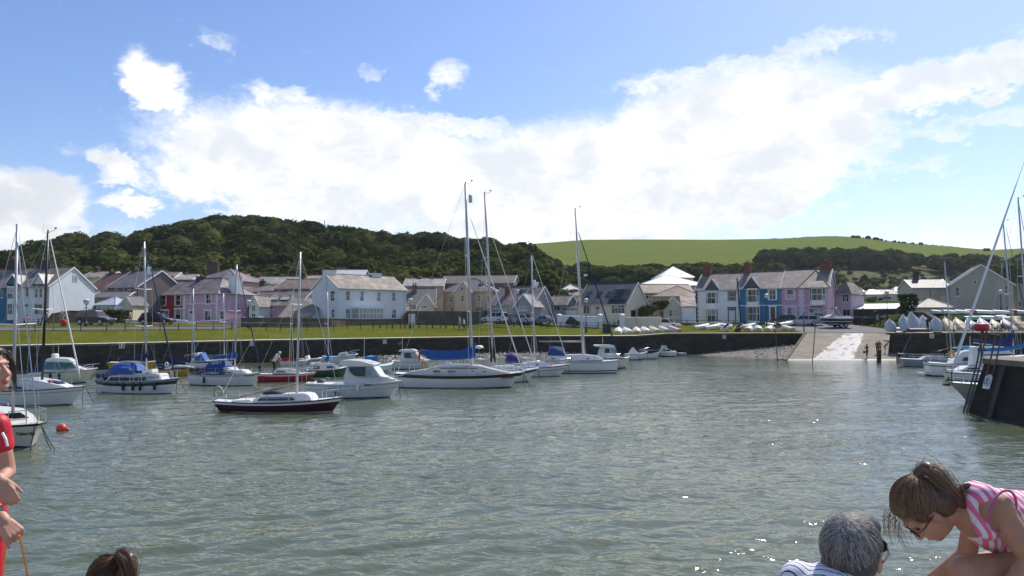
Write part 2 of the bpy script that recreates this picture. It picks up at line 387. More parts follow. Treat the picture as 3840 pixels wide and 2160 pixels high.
# terrace of land between the quay and the hill
def land(name, x0, x1, nx, svals, m, dz=0, yfix=None):
    xs = np.linspace(x0, x1, nx); V = []
    for s in svals:
        for x in xs:
            yw = float(np.interp(x, WX, WY)) if yfix is None else yfix
            y = min(yw + s, 140.0) if s < 900 else 140.0
            V.append((x, y, ground_z(x, min(y, 139.99)) + dz))
    n, k = len(svals), nx; i = np.arange((n-1)*k).reshape(n-1, k)[:, :-1].ravel()
    return npmesh(name, V, np.stack([i, i+1, i+k+1, i+k], 1), m, smooth=True)
structure(land('grass_bank', -139, 41.5, 190, [.55, 2, 4, 6, 8, 10, 13, 16, 20, 24, 30, 40, 60, 80, 999], M_GRASS))
structure(land('slipway_apron', 41.5, 54.6, 8, [0, 3, 7, 11, 14.5, 20, 27.5, 999], M_ASPH, yfix=107.5))
structure(land('quay_pavement', 54.6, 160, 70, [.3, 3, 6.5, 8, 9.5, 10.5, 12, 14.5, 18, 25, 36, 999], [grassmat('mound_grass', (.05, .07, .018), (.075, .085, .03), (.03, .04, .012))], yfix=94))
# paved strip along the railing of the far-right quay, and the wedge beside the slip
def strip(name, pts, m, dz=.03):
    mb = MB(); mb.v = [(x, y, ground_z(x, y)+dz) for x, y in pts]; mb.f = [list(range(len(pts)))]; mb.m = [0]
    o = mb.build(name, m); return structure(o)
def drape(name, x0, x1, s0, s1, m, dz=.05, nx=60, ns=6, yfix=None):
    sv = list(np.linspace(s0, s1, ns)); return structure(land(name, x0, x1, nx, sv, m, dz, yfix))
drape('quay_path', 54.6, 160, .3, 7.0, M_ASPH, .04, 40, 6, 94)
drape('road', -139, -34.2, 11, 19, M_ASPH, .05, 80)
drape('road', -4, 41.5, 15.5, 21, M_ASPH, .05, 50)
drape('pavement', -4, 41.5, 21, 22.3, mat('paving', (.28, .27, .25), .8, var=.15), .10, 50, 3)

# harbour wall along the basin: face, coping, and the buried back
def wall_run(name, pts, ztop, label, thick=.55, zbot=-1.2, cop=True, batter=.15, mt=None):
    root = empty(name, (pts[0][0], pts[0][1], 0), 0, label, 'wall'); ox, oy = pts[0]
    mb = MB(); cp = MB(); n = len(pts); P = []
    for i, (x, y) in enumerate(pts):
        a = Vector(pts[max(i-1, 0)]); b = Vector(pts[min(i+1, n-1)]); d = (b-a).normalized(); nn = Vector((-d.y, d.x))   # towards land
        P.append((Vector((x-ox, y-oy)), nn, ztop[i]))
    rings = []; cr = []
    for p, nn, z in P:
        f = p - nn*batter; b_ = p + nn*thick
        rings.append([(f.x, f.y, zbot), (p.x, p.y, z-.18), (b_.x, b_.y, z-.18), (b_.x, b_.y, zbot)])
        q0 = p - nn*.06; q1 = p + nn*(thick+.03)
        cr.append([(q0.x, q0.y, z-.178), (q0.x, q0.y, z), (q1.x, q1.y, z+.0), (q1.x, q1.y, z-.178)])
    mb.loft(rings, True, True); mb.build('face', mt or M_QUAY, root)
    if cop: cp.loft(cr, True, True); cp.build('coping', M_COP, root)
    return root
M_COP = mat('coping_stone', (.105, .105, .075), .9, var=.35, scale=.8, bump=.4, spec=.1)
xs = [-139, -120, -95, -82, -70, -57, -44.5, -38, -33, -27.8, -22, -17, -12, -7, -2, 3, 8, 13, 17, 19, 22, 29.3, 36, 41.4]
wall_run('harbour_wall', [(x, float(np.interp(x, WX, WY))) for x in xs], [float(np.interp(x, ZX, ZT)) for x in xs], 'long dark stone harbour wall below the grass bank')
wall_run('harbour_wall', [(47.0, 93.9), (58, 93.2), (75, 92), (100, 90), (160, 86)], [3.2]*5, 'dark harbour wall with white letter A beside the slipway', batter=.25)
# the wall's return beside the slip
mb = MB(); mb.prism([(46.2, 93.9, -1), (47.0, 94.5, 3.1), (54.4, 107.6, 3.1), (54.4, 107.6, -1)], (1.2, -.2, 0)); o = mb.build('slipway_side_wall', M_QUAY); tag(o, 'sloping end of the dark quay wall along the slipway', 'wall')
# slipway
SHEAR = .5195
def slipmat():
    m, q, b = principled('slipway_concrete')
    co = q.new('ShaderNodeTexCoord').outputs['Object']; se = q.new('ShaderNodeSeparateXYZ'); q.l.new(co, se.inputs[0])
    n = q.noise(co, .45, 7, .7); n2 = q.noise(co, 3, 5, .7)
    c = q.mixc(q.ss(n, .35, .68), (.16, .135, .10, 1), (.24, .205, .155, 1)); c = q.mixc(q.ss(n2, .5, .75, 0, .5), c, (.08, .065, .045, 1))
    # wet run-off trail down the middle of the ramp
    ac = q.m('SUBTRACT', se.outputs[0], q.m('MULTIPLY', se.outputs[1], SHEAR))
    ac = q.m('ADD', ac, q.m('MULTIPLY', q.m('SUBTRACT', q.noise(co, .8, 5, .65), .5), 2.0))
    st = q.new('ShaderNodeCombineXYZ'); q.l.new(q.m('MULTIPLY', ac, 2.2), st.inputs[0]); q.l.new(q.m('MULTIPLY', se.outputs[1], .35), st.inputs[1])
    sn = q.noise(st.outputs[0], 1.1, 6, .7)
    tt_ = q.m('DIVIDE', se.outputs[1], 17.9); lo_ = q.m('MULTIPLY_ADD', tt_, 2.8, 2.6); hi_ = q.m('MULTIPLY_ADD', tt_, .7, 8.0)
    wet = q.m('MULTIPLY', q.ss(q.m('SUBTRACT', ac, lo_), 0.0, .7), q.ss(q.m('SUBTRACT', hi_, ac), 0.0, .7)); wet = q.m('MULTIPLY', wet, q.ss(sn, .40, .47))
    wet = q.m('MAXIMUM', wet, q.ss(q.m('ADD', se.outputs[1], q.m('MULTIPLY', n, 1.2)), 1.9, 1.1))
    q.l.new(q.mixc(wet, c, (.16, .145, .12, 1)), b.inputs['Base Color'])
    q.l.new(q.ss(wet, 0, 1, .85, .36), b.inputs['Roughness'])
    q.l.new(q.ss(wet, 0, 1, .3, 1.0), b.inputs['Specular IOR Level'])
    bn = q.new('ShaderNodeBump'); q.l.new(q.ss(wet, 0, 1, .5, .12), bn.inputs['Strength']); bn.inputs['Distance'].default_value = .03
    q.l.new(q.m('ADD', n2, q.noise(co, 14, 3, .6)), bn.inputs['Height']); q.l.new(bn.outputs[0], b.inputs['Normal'])
    return m
SA, SB = Vector((32.2, 89.6, -.06)), Vector((41.5, 107.5, 2.97))       # left edge, foot and head
SHEAR = (SB.x-SA.x)/(SB.y-SA.y); sl_len = SB.y-SA.y; WID = 13.0
mb = MB(); ny = 16
for i in range(ny+1):
    t = i/ny; z = -.06 + 3.03*t; y = sl_len*t
    mb.v += [(SHEAR*y, y, z), (SHEAR*y+WID, y, z)]
mb.f = [[2*i, 2*i+1, 2*i+3, 2*i+2] for i in range(ny)]; mb.m = [0]*ny
hx = SHEAR*sl_len
mb.add([(0, 0, -.06), (hx, sl_len, 2.97), (hx, sl_len, -1.2), (0, 0, -1.2)], [(0, 1, 2, 3)]); mb.add([(0, 0, -.06), (WID, 0, -.06), (WID-2, -4, -1.2), (-2, -4, -1.2)], [(0, 1, 2, 3)])
sw = mb.build('slipway', slipmat(), None, loc=(SA.x, SA.y, 0)); structure(sw)
mb = MB(); mb.bar((0, 0, -.0), (hx, sl_len, 3.03), .3, .14); mb.build('kerb', M_COP, sw)
mb = MB(); mb.bar((hx, sl_len+.1, 2.99), (hx+WID+.3, sl_len+.1, 2.99), .3, .08); k = mb.build('kerb', mat('pale_concrete', (.4, .38, .34), .8), sw)
# shingle beach at the foot of the wall
def shingle(name, pts, apex, label=None, n=700, smin=.06, smax=.22, seed=1):
    r = random.Random(seed); mb = MB(); q = [Vector(p) for p in pts]
    mb.add(q, [tuple(range(len(q)))])
    o = mb.build(name, mat('shingle_base', (.075, .065, .052), .8, var=.4, scale=3, bump=1, bscale=9)); structure(o)
    st = MB()
    for _ in range(n):
        i = r.randrange(1, len(q)-1); u, v = r.random(), r.random()
        if u+v > 1: u, v = 1-u, 1-v
        p = q[0] + (q[i]-q[0])*u + (q[i+1]-q[0])*v; s_ = r.uniform(smin, smax)
        d = Vector((r.uniform(.7, 1.3), r.uniform(.7, 1.3), r.uniform(.4, .7)))*s_
        rot = Matrix.Rotation(r.uniform(0, 6.3), 3, 'Z')
        cs = [rot @ Vector((d.x*a, d.y*b, d.z*c)) * r.uniform(.8, 1.1) + p for a, b, c in ((1,0,0),(0,1,0),(-1,0,0),(0,-1,0),(0,0,1),(0,0,-.5))]
        st.add(cs, [(0,1,4),(1,2,4),(2,3,4),(3,0,4),(1,0,5),(2,1,5),(3,2,5),(0,3,5)], r.randrange(3))
    b = st.build('pebbles', [mat('pebble_dark', (.06, .055, .05), .7), mat('pebble_mid', (.13, .115, .095), .7), mat('pebble_pale', (.24, .22, .19), .7)], o); b['kind'] = 'stuff'
    return o
shingle('beach', [(24.0, 106.6, -.1), (26, 100.5, -.06), (30.5, 92.5, -.06), (33.2, 91.2, .10), (38.5, 100.5, .95), (41.3, 106.9, 1.5), (34, 106.9, .75)], None, n=900)
shingle('beach', [(-22, 89.3, .25), (-23.5, 86.2, -.06), (-14, 88.5, -.06), (-2, 96, -.06), (8, 99.5, -.06), (10, 104.1, .3), (2.9, 102.3, .5), (-13, 95.0, .5)], None, n=1500, smin=.1, smax=.36, seed=2)

# ------------------------------------------------------------------ water
def watermat():
    m, q, b = principled('harbour_water')
    co = q.new('ShaderNodeTexCoord').outputs['Object']
    n0 = q.noise(co, .05, 4, .6)
    c = q.mixc(q.ss(n0, .35, .65), (.088, .106, .068, 1), (.104, .122, .080, 1))
    q.l.new(c, b.inputs['Base Color']); b.inputs['Roughness'].default_value = .075; b.inputs['IOR'].default_value = 1.333
    def mp(sx, sy, rz):
        k = q.new('ShaderNodeMapping'); q.l.new(co, k.inputs[0]); k.inputs['Scale'].default_value = (sx, sy, 1); k.inputs['Rotation'].default_value = (0, 0, rz); return k.outputs[0]
    gust = q.ss(q.noise(mp(.05, .13, .2), 1, 4, .55), .32, .66, .45, 1.25)
    h = q.m('ADD', q.m('MULTIPLY', q.noise(mp(1.5, 3.0, .30), 1.0, 2, .5, .5), .55), q.m('MULTIPLY', q.noise(mp(4.2, 7.0, -.2), 1.0, 2, .5, .4), .17))
    h = q.m('ADD', h, q.m('MULTIPLY', q.noise(mp(.5, 1.0, .15), 1.0, 2, .5, .4), .9))
    bn = q.new('ShaderNodeBump'); bn.inputs['Distance'].default_value = .15; q.l.new(q.m('MULTIPLY', gust, .8), bn.inputs['Strength'])
    q.l.new(h, bn.inputs['Height']); q.l.new(bn.outputs[0], b.inputs['Normal'])
    return m
xs = np.concatenate([np.array([-1500, -800, -400, -200, -100, -60]), np.linspace(-40, -16, 130)[:-1], np.linspace(-16, 16, 380)[:-1], np.linspace(16, 40, 130), np.array([60, 100, 200, 400, 800, 1500])])
ys = [-900., -300., -60., -10., 4.0, 8.0, 11.0]
while ys[-1] < 70: ys.append(ys[-1] + max(.07, .0062*ys[-1]))
ys = np.array(ys + [80, 95, 120, 135])
X, Y = np.meshgrid(xs, ys)
Z = np.zeros_like(X)
r = np.random.default_rng(3)
for i in range(46):
    lam = .38*(8.0**(i/45.0)); th = math.radians(118) + r.normal(0, .55); kk = 2*math.pi/lam
    amp = .0072*lam*(1.25 if lam < 1.3 else .5); ph = r.uniform(0, 6.28)
    loc = .55 + .45*np.sin(X*r.uniform(-.25, .25) + Y*r.uniform(-.25, .25) + r.uniform(0, 6))
    fade = np.clip(1.25 - Y/(42*lam**.6+12), 0, 1) if lam < 2 else np.clip(1.3-Y/95, 0, 1)
    a_ = kk*(X*math.cos(th) + Y*math.sin(th)) + ph
    Z += amp*loc*fade*(np.sin(a_) + .22*np.sin(2*a_+.5))
Z *= sst(np.abs(X), 41, 30)*sst(Y, 9.5, 12)
n, k = X.shape; i = np.arange((n-1)*k).reshape(n-1, k)[:, :-1].ravel()
structure(npmesh('water', np.stack([X, Y, Z], -1).reshape(-1, 3), np.stack([i, i+1, i+k+1, i+k], 1), watermat(), smooth=True))
# quay the onlookers stand on, just below the frame
mb = MB(); mb.box(-40, 60, -40, 4.25, -2, 2.8); mb.box(-40, 60, -40, 3.7, 2.8, 2.946)
q_ = structure(mb.build('quay', M_CONC)); mb = MB(); mb.box(-40, 60, 3.7, 4.32, 2.802, 2.95); mb.build('coping', M_COP, q_)
# ------------------------------------------------------------------ woods
def crown_proto(nl, seed, size=.75, flat=.8):
    """unit crown: leaf clumps on lumpy lobes; returns verts (n,4,3) and tint (n)"""
    r = np.random.default_rng(seed)
    lobes = [(np.array([0, 0, .1]), .72)]
    for _ in range(9):
        d = r.normal(size=3); d /= np.linalg.norm(d); d[2] = abs(d[2])*.9-.15; lobes.append((d*r.uniform(.4, .68), r.uniform(.28, .46)))
    P = []
    while len(P) < nl:
        c, rad = lobes[r.integers(len(lobes))]
        d = r.normal(size=3); d /= np.linalg.norm(d); p = c + d*rad*r.uniform(.86, 1.08)
        if any(np.linalg.norm(p-c2) < r2*.82 for c2, r2 in lobes if c2 is not c): continue
        if p[2] < -.62: continue
        P.append((p, d))
    V = np.zeros((nl, 4, 3)); T = np.zeros(nl)
    for i, (p, d) in enumerate(P):
        nrm = d + r.normal(size=3)*.42 + np.array([0, 0, .25]); nrm /= np.linalg.norm(nrm)
        u = np.cross(nrm, r.normal(size=3)); u /= np.linalg.norm(u); v = np.cross(nrm, u); s = size*r.uniform(.6, 1.25)/5.0
        V[i] = [p-u*s, p-v*s*.7+nrm*s*.2, p+u*s, p+v*s*.7-nrm*s*.15]; T[i] = r.uniform(-.28, .28)
    V[..., 2] *= flat
    return V, T
PROTO_BIG = [crown_proto(1000, s, .60) for s in range(7)]
PROTO_SMALL = [crown_proto(420, 40+s, .95) for s in range(6)]
def core_quads(seed=0):
    mb = MB(); mb.ball((0, 0, 0), (.74, .74, .58), 9, 6); return np.array(mb.v), [f for f in mb.f if len(f) == 4]
CV, CQ = core_quads(); CQ = np.array(CQ)
def wood(name, spots, protos, m, label=None, cat=None, parent=None):
    """one mass of crowns: spots = (x, y, z_centre, radius, tint)"""
    Vs = []; Ts = []; Qs = []; off = 0
    for (x, y, z, rad, tint) in spots:
        V, T = protos[rnd.randrange(len(protos))]; a = rnd.uniform(0, 6.283); ca, sa = math.cos(a), math.sin(a)
        sx, sy, sz = rad*rnd.uniform(.85, 1.15), rad*rnd.uniform(.85, 1.15), rad*rnd.uniform(.85, 1.1)
        A = V.reshape(-1, 3)*[sx, sy, sz]; B = np.empty_like(A); B[:, 0] = A[:, 0]*ca-A[:, 1]*sa + x; B[:, 1] = A[:, 0]*sa+A[:, 1]*ca + y; B[:, 2] = A[:, 2] + z
        Vs.append(B); Ts.append(np.repeat(np.clip(T+tint, 0, 1), 4)); n = len(B); Qs.append(np.arange(n).reshape(-1, 4)+off); off += n
        B = CV*[rad, rad, rad] + [x, y, z]; Vs.append(B); Ts.append(np.full(len(B), tint)); Qs.append(CQ+off); off += len(B)
    return npmesh(name, np.concatenate(Vs), np.concatenate(Qs), m, parent, attr=np.concatenate(Ts))
M_LEAF = leafmat('broadleaf', (.034, .049, .017), (.112, .122, .038), .25)
M_LEAF2 = leafmat('bramble_scrub', (.05, .06, .025), (.16, .16, .085), .25)
M_DARKLEAF = leafmat('conifer', (.012, .022, .009), (.032, .048, .014), .12)
spots = []
def fill(n, prange, yrange, rr, lift, dist, tints=(.1, .75), keep=None, far=None):
    pts = []; k = 0
    while len(pts) < n and k < n*25:
        k += 1; px = rnd.uniform(*prange); y = rnd.uniform(*yrange); x = gx(px, y)
        rad = rnd.uniform(*rr)
        if keep and not keep(px, y): continue
        if any((x-a)**2+(y-b)**2 < (dist*(rad+c)/2)**2 for a, b, _, c, _ in pts[-900:]): continue
        if rnd.random() < .14: tints_ = .35
        else: tints_ = 0
        pts.append((x, y, ground_z(x, y)+lift*rad, rad, min(1, tints_+ max(0, rnd.gauss(sum(tints)/2, (tints[1]-tints[0])/2.2)))))
    return pts
wl = fill(820, (-260, 2060), (156, 312), (2.6, 6.8), .85, .70)
wl += fill(120, (1500, 2160), (150, 235), (2.6, 4.6), .9, .8)
o = wood('woodland', wl, PROTO_BIG, M_LEAF); tag(o, 'dense dark green wood covering the hill behind the village', 'woodland', kind='stuff')
belt = fill(260, (2000, 2940), (225, 378), (3.0, 6.2), .8, .6, keep=lambda p, y: y > 290 or p < 2500)
belt += fill(230, (2860, 3360), (418, 466), (3.4, 6.2), 1.0, .5, (.0, .3))
belt += fill(260, (3330, 4300), (290, 470), (3.4, 7.2), .9, .6, (.0, .5), keep=lambda p, y: p > 3660 or y > 415)
o = wood('woodland', belt, PROTO_SMALL, M_LEAF); tag(o, 'dark belt of trees below the green hill pasture', 'woodland', kind='stuff')
scr = fill(420, (2850, 4200), (205, 420), (.8, 2.4), .5, .9, (.1, .9))
o = wood('scrub', scr, [crown_proto(90, 80+s, 1.6) for s in range(4)], M_LEAF2); tag(o, 'low bramble and gorse scrub on the slope below the pasture', 'scrub', kind='stuff')
hedge = []
for px in (3205, 3222, 3262, 3290, 3312, 3330, 3362, 3378, 3392, 3400, 3430, 3460):
    y = 690; x = gx(px, y); hedge.append((x, y, ground_z(x, y)+.6, rnd.uniform(1.2, 3.2), .2))
for px in np.linspace(2900, 3600, 60):
    y = 697; x = gx(px, y); hedge.append((x, y, ground_z(x, y)+.0, rnd.uniform(.5, 1.2), .15))
for px in (3288,): y = 500; x = gx(px, y); hedge.append((x, y, ground_z(x, y)+2, 3.0, .2))
for px in (3702, 3712): y = 640; x = gx(px, y); hedge.append((x, y, ground_z(x, y)+3.2, 2.2, .1))
o = wood('hedgerow', hedge, PROTO_SMALL, M_LEAF); tag(o, 'broken hedge line along the skyline of the hill pasture', 'hedgerow', kind='stuff')
M_BARK = mat('bark', (.06, .045, .032), .9, var=.3, bump=.6)
def tree(name, label, x, y, h, rad, m, protos, cat='tree', n=6, tint=.4, trunk=.16, flat=1.0, seed=0, group=None):
    """single tree: trunk with limbs under several leafy masses"""
    z0 = ground_z(x, y); rt = empty(name, (x, y, z0-.05), 0, label, cat, group); r = random.Random(seed)
    mb = MB(); mb.tube([(0, 0, 0), (.05*h, 0, h*.3), (.02*h, .03*h, h*.75)], [trunk, trunk*.75, trunk*.3], 8)
    sp = [(0, 0, h-rad*.75, rad*.8, tint)]
    for k in range(n):
        a = 6.283*k/n + r.uniform(-.4, .4); d = rad*r.uniform(.35, .75); zz = h*r.uniform(.35, .85)
        sp.append((d*math.cos(a), d*math.sin(a), zz, rad*r.uniform(.35, .6), tint+r.uniform(-.2, .2)))
        mb.tube([(0, 0, h*.28), (d*.5*math.cos(a), d*.5*math.sin(a), zz*.8), (d*math.cos(a), d*math.sin(a), zz)], [trunk*.5, trunk*.3, .02], 5)
    mb.build('trunk', M_BARK, rt); wood('crown', sp, protos, m, parent=rt)
    return rt
PB2 = [crown_proto(420, 120+s, .55) for s in range(4)]
tree('cypress_tree', 'dark spreading cypress behind the grey bungalows', gx(2010, 142), 139, 8.6, 4.6, M_DARKLEAF, [crown_proto(700, 150+s, .5) for s in range(3)], n=9, tint=.6, seed=3)
tree('broadleaf_tree', 'rounded green tree beside the dark cypress', gx(2130, 138), 137, 6.6, 3.2, M_LEAF, PB2, n=6, tint=.6, seed=4)
tree('garden_tree', 'feathery green garden tree beside the cream bungalow gable', gx(2425, 121), 121.5, 3.4, 1.7, M_LEAF, PB2, n=6, tint=.75, seed=5, trunk=.09)
tree('garden_shrub', 'leafy shrub between feathery tree and striped tiled garage', gx(2482, 124), 124.5, 4.3, 1.7, M_LEAF, PB2, n=5, tint=.6, seed=6, trunk=.09)
def hedge_row(label, a, b, h, w, tint=.4, mt=None, nm='hedge'):
    """clipped hedge between two plan points"""
    a, b = Vector(a), Vector(b); L = (b-a).length; n = max(3, int(L/.55)); sp = []
    c = (a+b)/2; rt = empty(nm, (c.x, c.y, ground_z(c.x, c.y)), 0, label, 'hedge'); st = MB()
    for i in range(n):
        p = a + (b-a)*((i+.5)/n) - c; zb = ground_z(p.x+c.x, p.y+c.y)-ground_z(c.x, c.y)
        for kz in range(max(1, int(h/.6))):
            sp.append((p.x+rnd.uniform(-.15, .15), p.y+rnd.uniform(-w/3, w/3), zb+.35+kz*.6, .55+rnd.uniform(-.05, .1), tint+rnd.uniform(-.2, .2)))
        st.tube([(p.x, p.y, zb-.1), (p.x+.1, p.y, zb+h*.7)], .03, 5)
    st.build('stem', M_BARK, rt); wood('foliage', sp, [crown_proto(120, 200+s, 1.1) for s in range(3)], mt or M_LEAF, parent=rt)
    return rt
# ------------------------------------------------------------------ houses
SLATE = roofmat('weathered_slate', (.15, .125, .125), (.235, .195, .185), .55)
SLATE_PALE = roofmat('pale_slate', (.28, .255, .235), (.40, .37, .34), .5, .4)
SLATE_LICHEN = roofmat('lichened_slate', (.18, .155, .125), (.30, .255, .20), .7)
SLATE_NAVY = roofmat('blue_slate', (.045, .052, .075), (.075, .08, .105), .25)
SLATE_GREY = roofmat('grey_slate', (.13, .12, .125), (.185, .17, .175), .35)
TILE_RED = roofmat('red_brown_tiles', (.14, .075, .062), (.20, .11, .085), .35)
TILE_BROWN = roofmat('brown_tiles', (.17, .12, .09), (.24, .17, .13), .35)
METAL_ROOF = mat('pale_metal_roof', (.55, .54, .52), .38, metal=.25, var=.06)
BRICK = stonemat('chimney_brick', (.22, .07, .045), (.30, .10, .06), (.2, .16, .13), .22, .075, .85, .1)
STONE_CH = stonemat('stone_chimney', (.10, .08, .07), (.15, .12, .10), (.1, .09, .08), .3, .15)
def paint(n, c, d=.18): return mat(n, c, .75, var=.05, scale=.8, dirt=d, bump=.15, bscale=12)
W_WHITE = paint('white_render', (.74, .75, .75)); W_CREAM = paint('cream_render', (.62, .56, .44)); W_PEACH = paint('peach_render', (.62, .46, .31))
W_PINK = paint('lilac_pink_render', (.60, .38, .52)); W_PINK2 = paint('dusty_pink_render', (.52, .30, .40)); W_QUOIN = paint('pale_lilac_stone', (.64, .54, .62)); W_RED = paint('crimson_render', (.30, .035, .045)); W_TAN = paint('tan_render', (.42, .30, .22))
W_BLUE = paint('blue_render', (.032, .165, .30)); W_SKY = paint('cool_white_render', (.68, .71, .74)); W_GREY = paint('grey_roughcast', (.30, .30, .31)); W_DARK = paint('dark_roughcast', (.15, .13, .125)); W_STONE = paint('beige_roughcast', (.44, .40, .32))
W_OLDPINK = paint('old_rose_render', (.50, .34, .28))
LEAD = mat('lead_sheet', (.06, .07, .085), .5, var=.2)
GUT = mat('gutter_plastic', (.5, .5, .48), .5)
def line_pt(A, B, px):
    """plan point where the column px crosses the line A-B"""
    a = (px-CX)/F; d = B-A
    t = (a*A.y - A.x)/(d.x - a*d.y) if abs(d.x - a*d.y) > 1e-9 else 0
    return A + d*t
def PT(px, Y): return Vector((gx(px, Y), Y))
class House:
    def __init__(s, name, label, A, B, depth, ze, zr, roof='gx', wall=None, rm=None, zb=None, cat='house', group=None, over=.28, trim=None, floor_band=False):
        s.A, s.B = A, B; d = B-A; s.L = d.length; s.D = depth; s.rz = math.atan2(d.y, d.x)
        s.zb = zb if zb is not None else min(ground_z(A.x, A.y), ground_z(B.x, B.y)) - .05
        s.he, s.hr = ze-s.zb, zr-s.zb; s.roof = roof; s.wall = wall or W_WHITE; s.rm = rm or SLATE; s.over = over; s.trim = trim or TRIM
        s.root = empty(name, (A.x, A.y, s.zb), s.rz, label, cat, group); s.open = {'front': [], 'left': [], 'right': []}
        s.ca, s.sa = math.cos(s.rz), math.sin(s.rz)
    def lray(s, px, py):
        d = ray(px, py); o = (-s.A.x, -s.A.y, EYE-s.zb)
        R = lambda v: Vector((v[0]*s.ca+v[1]*s.sa, -v[0]*s.sa+v[1]*s.ca, v[2]))
        return R(o), R(d)
    def uv(s, px, py, face='front', off=0.0):
        o, d = s.lray(px, py)
        if face == 'front': k = (off-o.y)/d.y; p = o+d*k; return p.x, p.z
        if face == 'right': k = (s.L+off-o.x)/d.x; p = o+d*k; return p.y, p.z
        k = (-off-o.x)/d.x; p = o+d*k; return p.y, p.z
    def rect(s, r, face='front', off=0.0):
        x0, y0, x1, y1 = r; xm, ym = (x0+x1)/2, (y0+y1)/2
        u = sorted((s.uv(x0, ym, face, off)[0], s.uv(x1, ym, face, off)[0])); v = sorted((s.uv(xm, y1, face, off)[1], s.uv(xm, y0, face, off)[1]))
        return u[0], u[1], v[0], v[1]
    def P(s, face, u, v, w=0.0):
        if face == 'front': return (u, -w, v)
        if face == 'right': return (s.L+w, u, v)
        return (-w, u, v)
    def bx(s, mb, face, u0, u1, v0, v1, w0, w1, mi=0):
        p = s.P; mb.add([p(face,u0,v0,w0),p(face,u1,v0,w0),p(face,u1,v1,w0),p(face,u0,v1,w0),p(face,u0,v0,w1),p(face,u1,v0,w1),p(face,u1,v1,w1),p(face,u0,v1,w1)],
            [(3,2,1,0),(4,5,6,7),(0,1,5,4),(1,2,6,5),(2,3,7,6),(3,0,4,7)], mi)
    def win(s, r, face='front', nx=1, ny=2, glass=None, sur=None, sw=.13, sill=True, frame=None, px=True, split=.5, name='window', head=False):
        u0, u1, v0, v1 = s.rect(r, face) if px else r
        W = s.L if face == 'front' else s.D
        u0, u1 = max(u0, .12), min(u1, W-.12); v1 = min(v1, s.he-.1); v0 = max(v0, .15)
        if u1-u0 < .25 or v1-v0 < .25: return None
        s.open[face].append((u0, u1, v0, v1)); fw = .055; mb = MB()
        s.bx(mb, face, u0, u1, v0, v0+fw, -.11, -.04); s.bx(mb, face, u0, u1, v1-fw, v1, -.11, -.04)
        s.bx(mb, face, u0, u0+fw, v0+fw, v1-fw, -.11, -.04); s.bx(mb, face, u1-fw, u1, v0+fw, v1-fw, -.11, -.04)
        us = [u0+fw + (u1-u0-2*fw)*i/nx for i in range(nx+1)]
        vs = [v0+fw + (v1-v0-2*fw)*i/ny for i in range(ny+1)]
        if ny == 2 and split != .5: vs[1] = v0+fw+(v1-v0-2*fw)*split
        m_ = .02
        for u in us[1:-1]: s.bx(mb, face, u-m_, u+m_, v0+fw, v1-fw, -.10, -.045)
        for v in vs[1:-1]: s.bx(mb, face, u0+fw, u1-fw, v-m_*1.2, v+m_*1.2, -.101, -.046)
        wo = mb.build(name, frame or s.trim, s.root)
        for i in range(nx):
            for j in range(ny):
                pb = MB(); s.bx(pb, face, us[i]+.004, us[i+1]-.004, vs[j]+.004, vs[j+1]-.004, -.09, -.075)
                pb.build('pane', (glass or GLASS) if rnd.random() < .8 or glass else NET, wo)
        if sill:
            sb = MB(); s.bx(sb, face, u0-.08, u1+.08, v0-.09, v0-.002, -.03, .10); sb.build('sill', frame if frame else s.trim, wo)
        if sur:
            q = MB(); s.bx(q, face, u0-sw, u0-.002, v0, v1, .001, .045); s.bx(q, face, u1+.002, u1+sw, v0, v1, .001, .045); s.bx(q, face, u0-sw*1.4, u1+sw*1.4, v1+.002, v1+sw*1.3, .001, .075)
            q.build('surround', sur, wo)
        return wo
    def bay(s, r, nx=3, storeys=1, proj=.55, mt=None, glass=None, rf=True):
        """canted bay with glazed lights"""
        u0, u1, v0, v1 = s.rect(r, 'front', -proj*.6); mt = mt or s.trim; c = min(.35, (u1-u0)*.2)
        pts = [(u0, -.003), (u0+c, -proj), (u1-c, -proj), (u1, -.003)]
        b = MB(); zl = max(v0-.75, 0) if storeys == 1 else max(v0-.3, 0)
        b.prism([(x, y, zl) for x, y in pts], (0, 0, v0-zl)); b.prism([(x+(.06 if x > (u0+u1)/2 else -.06), y-(.06 if y < -.1 else 0), v1) for x, y in pts], (0, 0, .16))
        for x, y in pts: b.box(x-.045, x+.045, y-.045, y+.04, v0, v1)
        for (xa, ya), (xb, yb) in zip(pts, pts[1:]):
            for zc in ((v0+v1)/2, v0+.03, v1-.03): b.bar((xa, ya-.01, zc), (xb, yb-.01, zc), .06, .07)
        nn_ = max(1, nx-2)
        for k in range(1, nn_): xx = pts[1][0]+(pts[2][0]-pts[1][0])*k/nn_; b.box(xx-.035, xx+.035, -proj-.04, -proj+.03, v0, v1)
        if nn_ == 1: xx = (u0+u1)/2; b.box(xx-.02, xx+.02, -proj-.035, -proj+.03, v0, v1)
        o = b.build('bay_window', mt, s.root)
        for (a, e, n) in ((pts[0], pts[1], 1), (pts[1], pts[2], max(1, nx-2)), (pts[2], pts[3], 1)):
            a, e = Vector(a), Vector(e)
            for k in range(n):
                p, q = a+(e-a)*(k/n), a+(e-a)*((k+1)/n); nrm = Vector((e.y-a.y, -(e.x-a.x))).normalized()*.02
                for z0, z1 in ((v0+.03, (v0+v1)/2-.02), ((v0+v1)/2+.02, v1-.02)):
                    pb = MB(); pb.prism([(p.x, p.y, z0), (q.x, q.y, z0), (q.x, q.y, z1), (p.x, p.y, z1)], (-nrm.x, -nrm.y, 0)); pb.build('pane', glass or (GLASS if rnd.random() < .65 else NET), o)
        return o
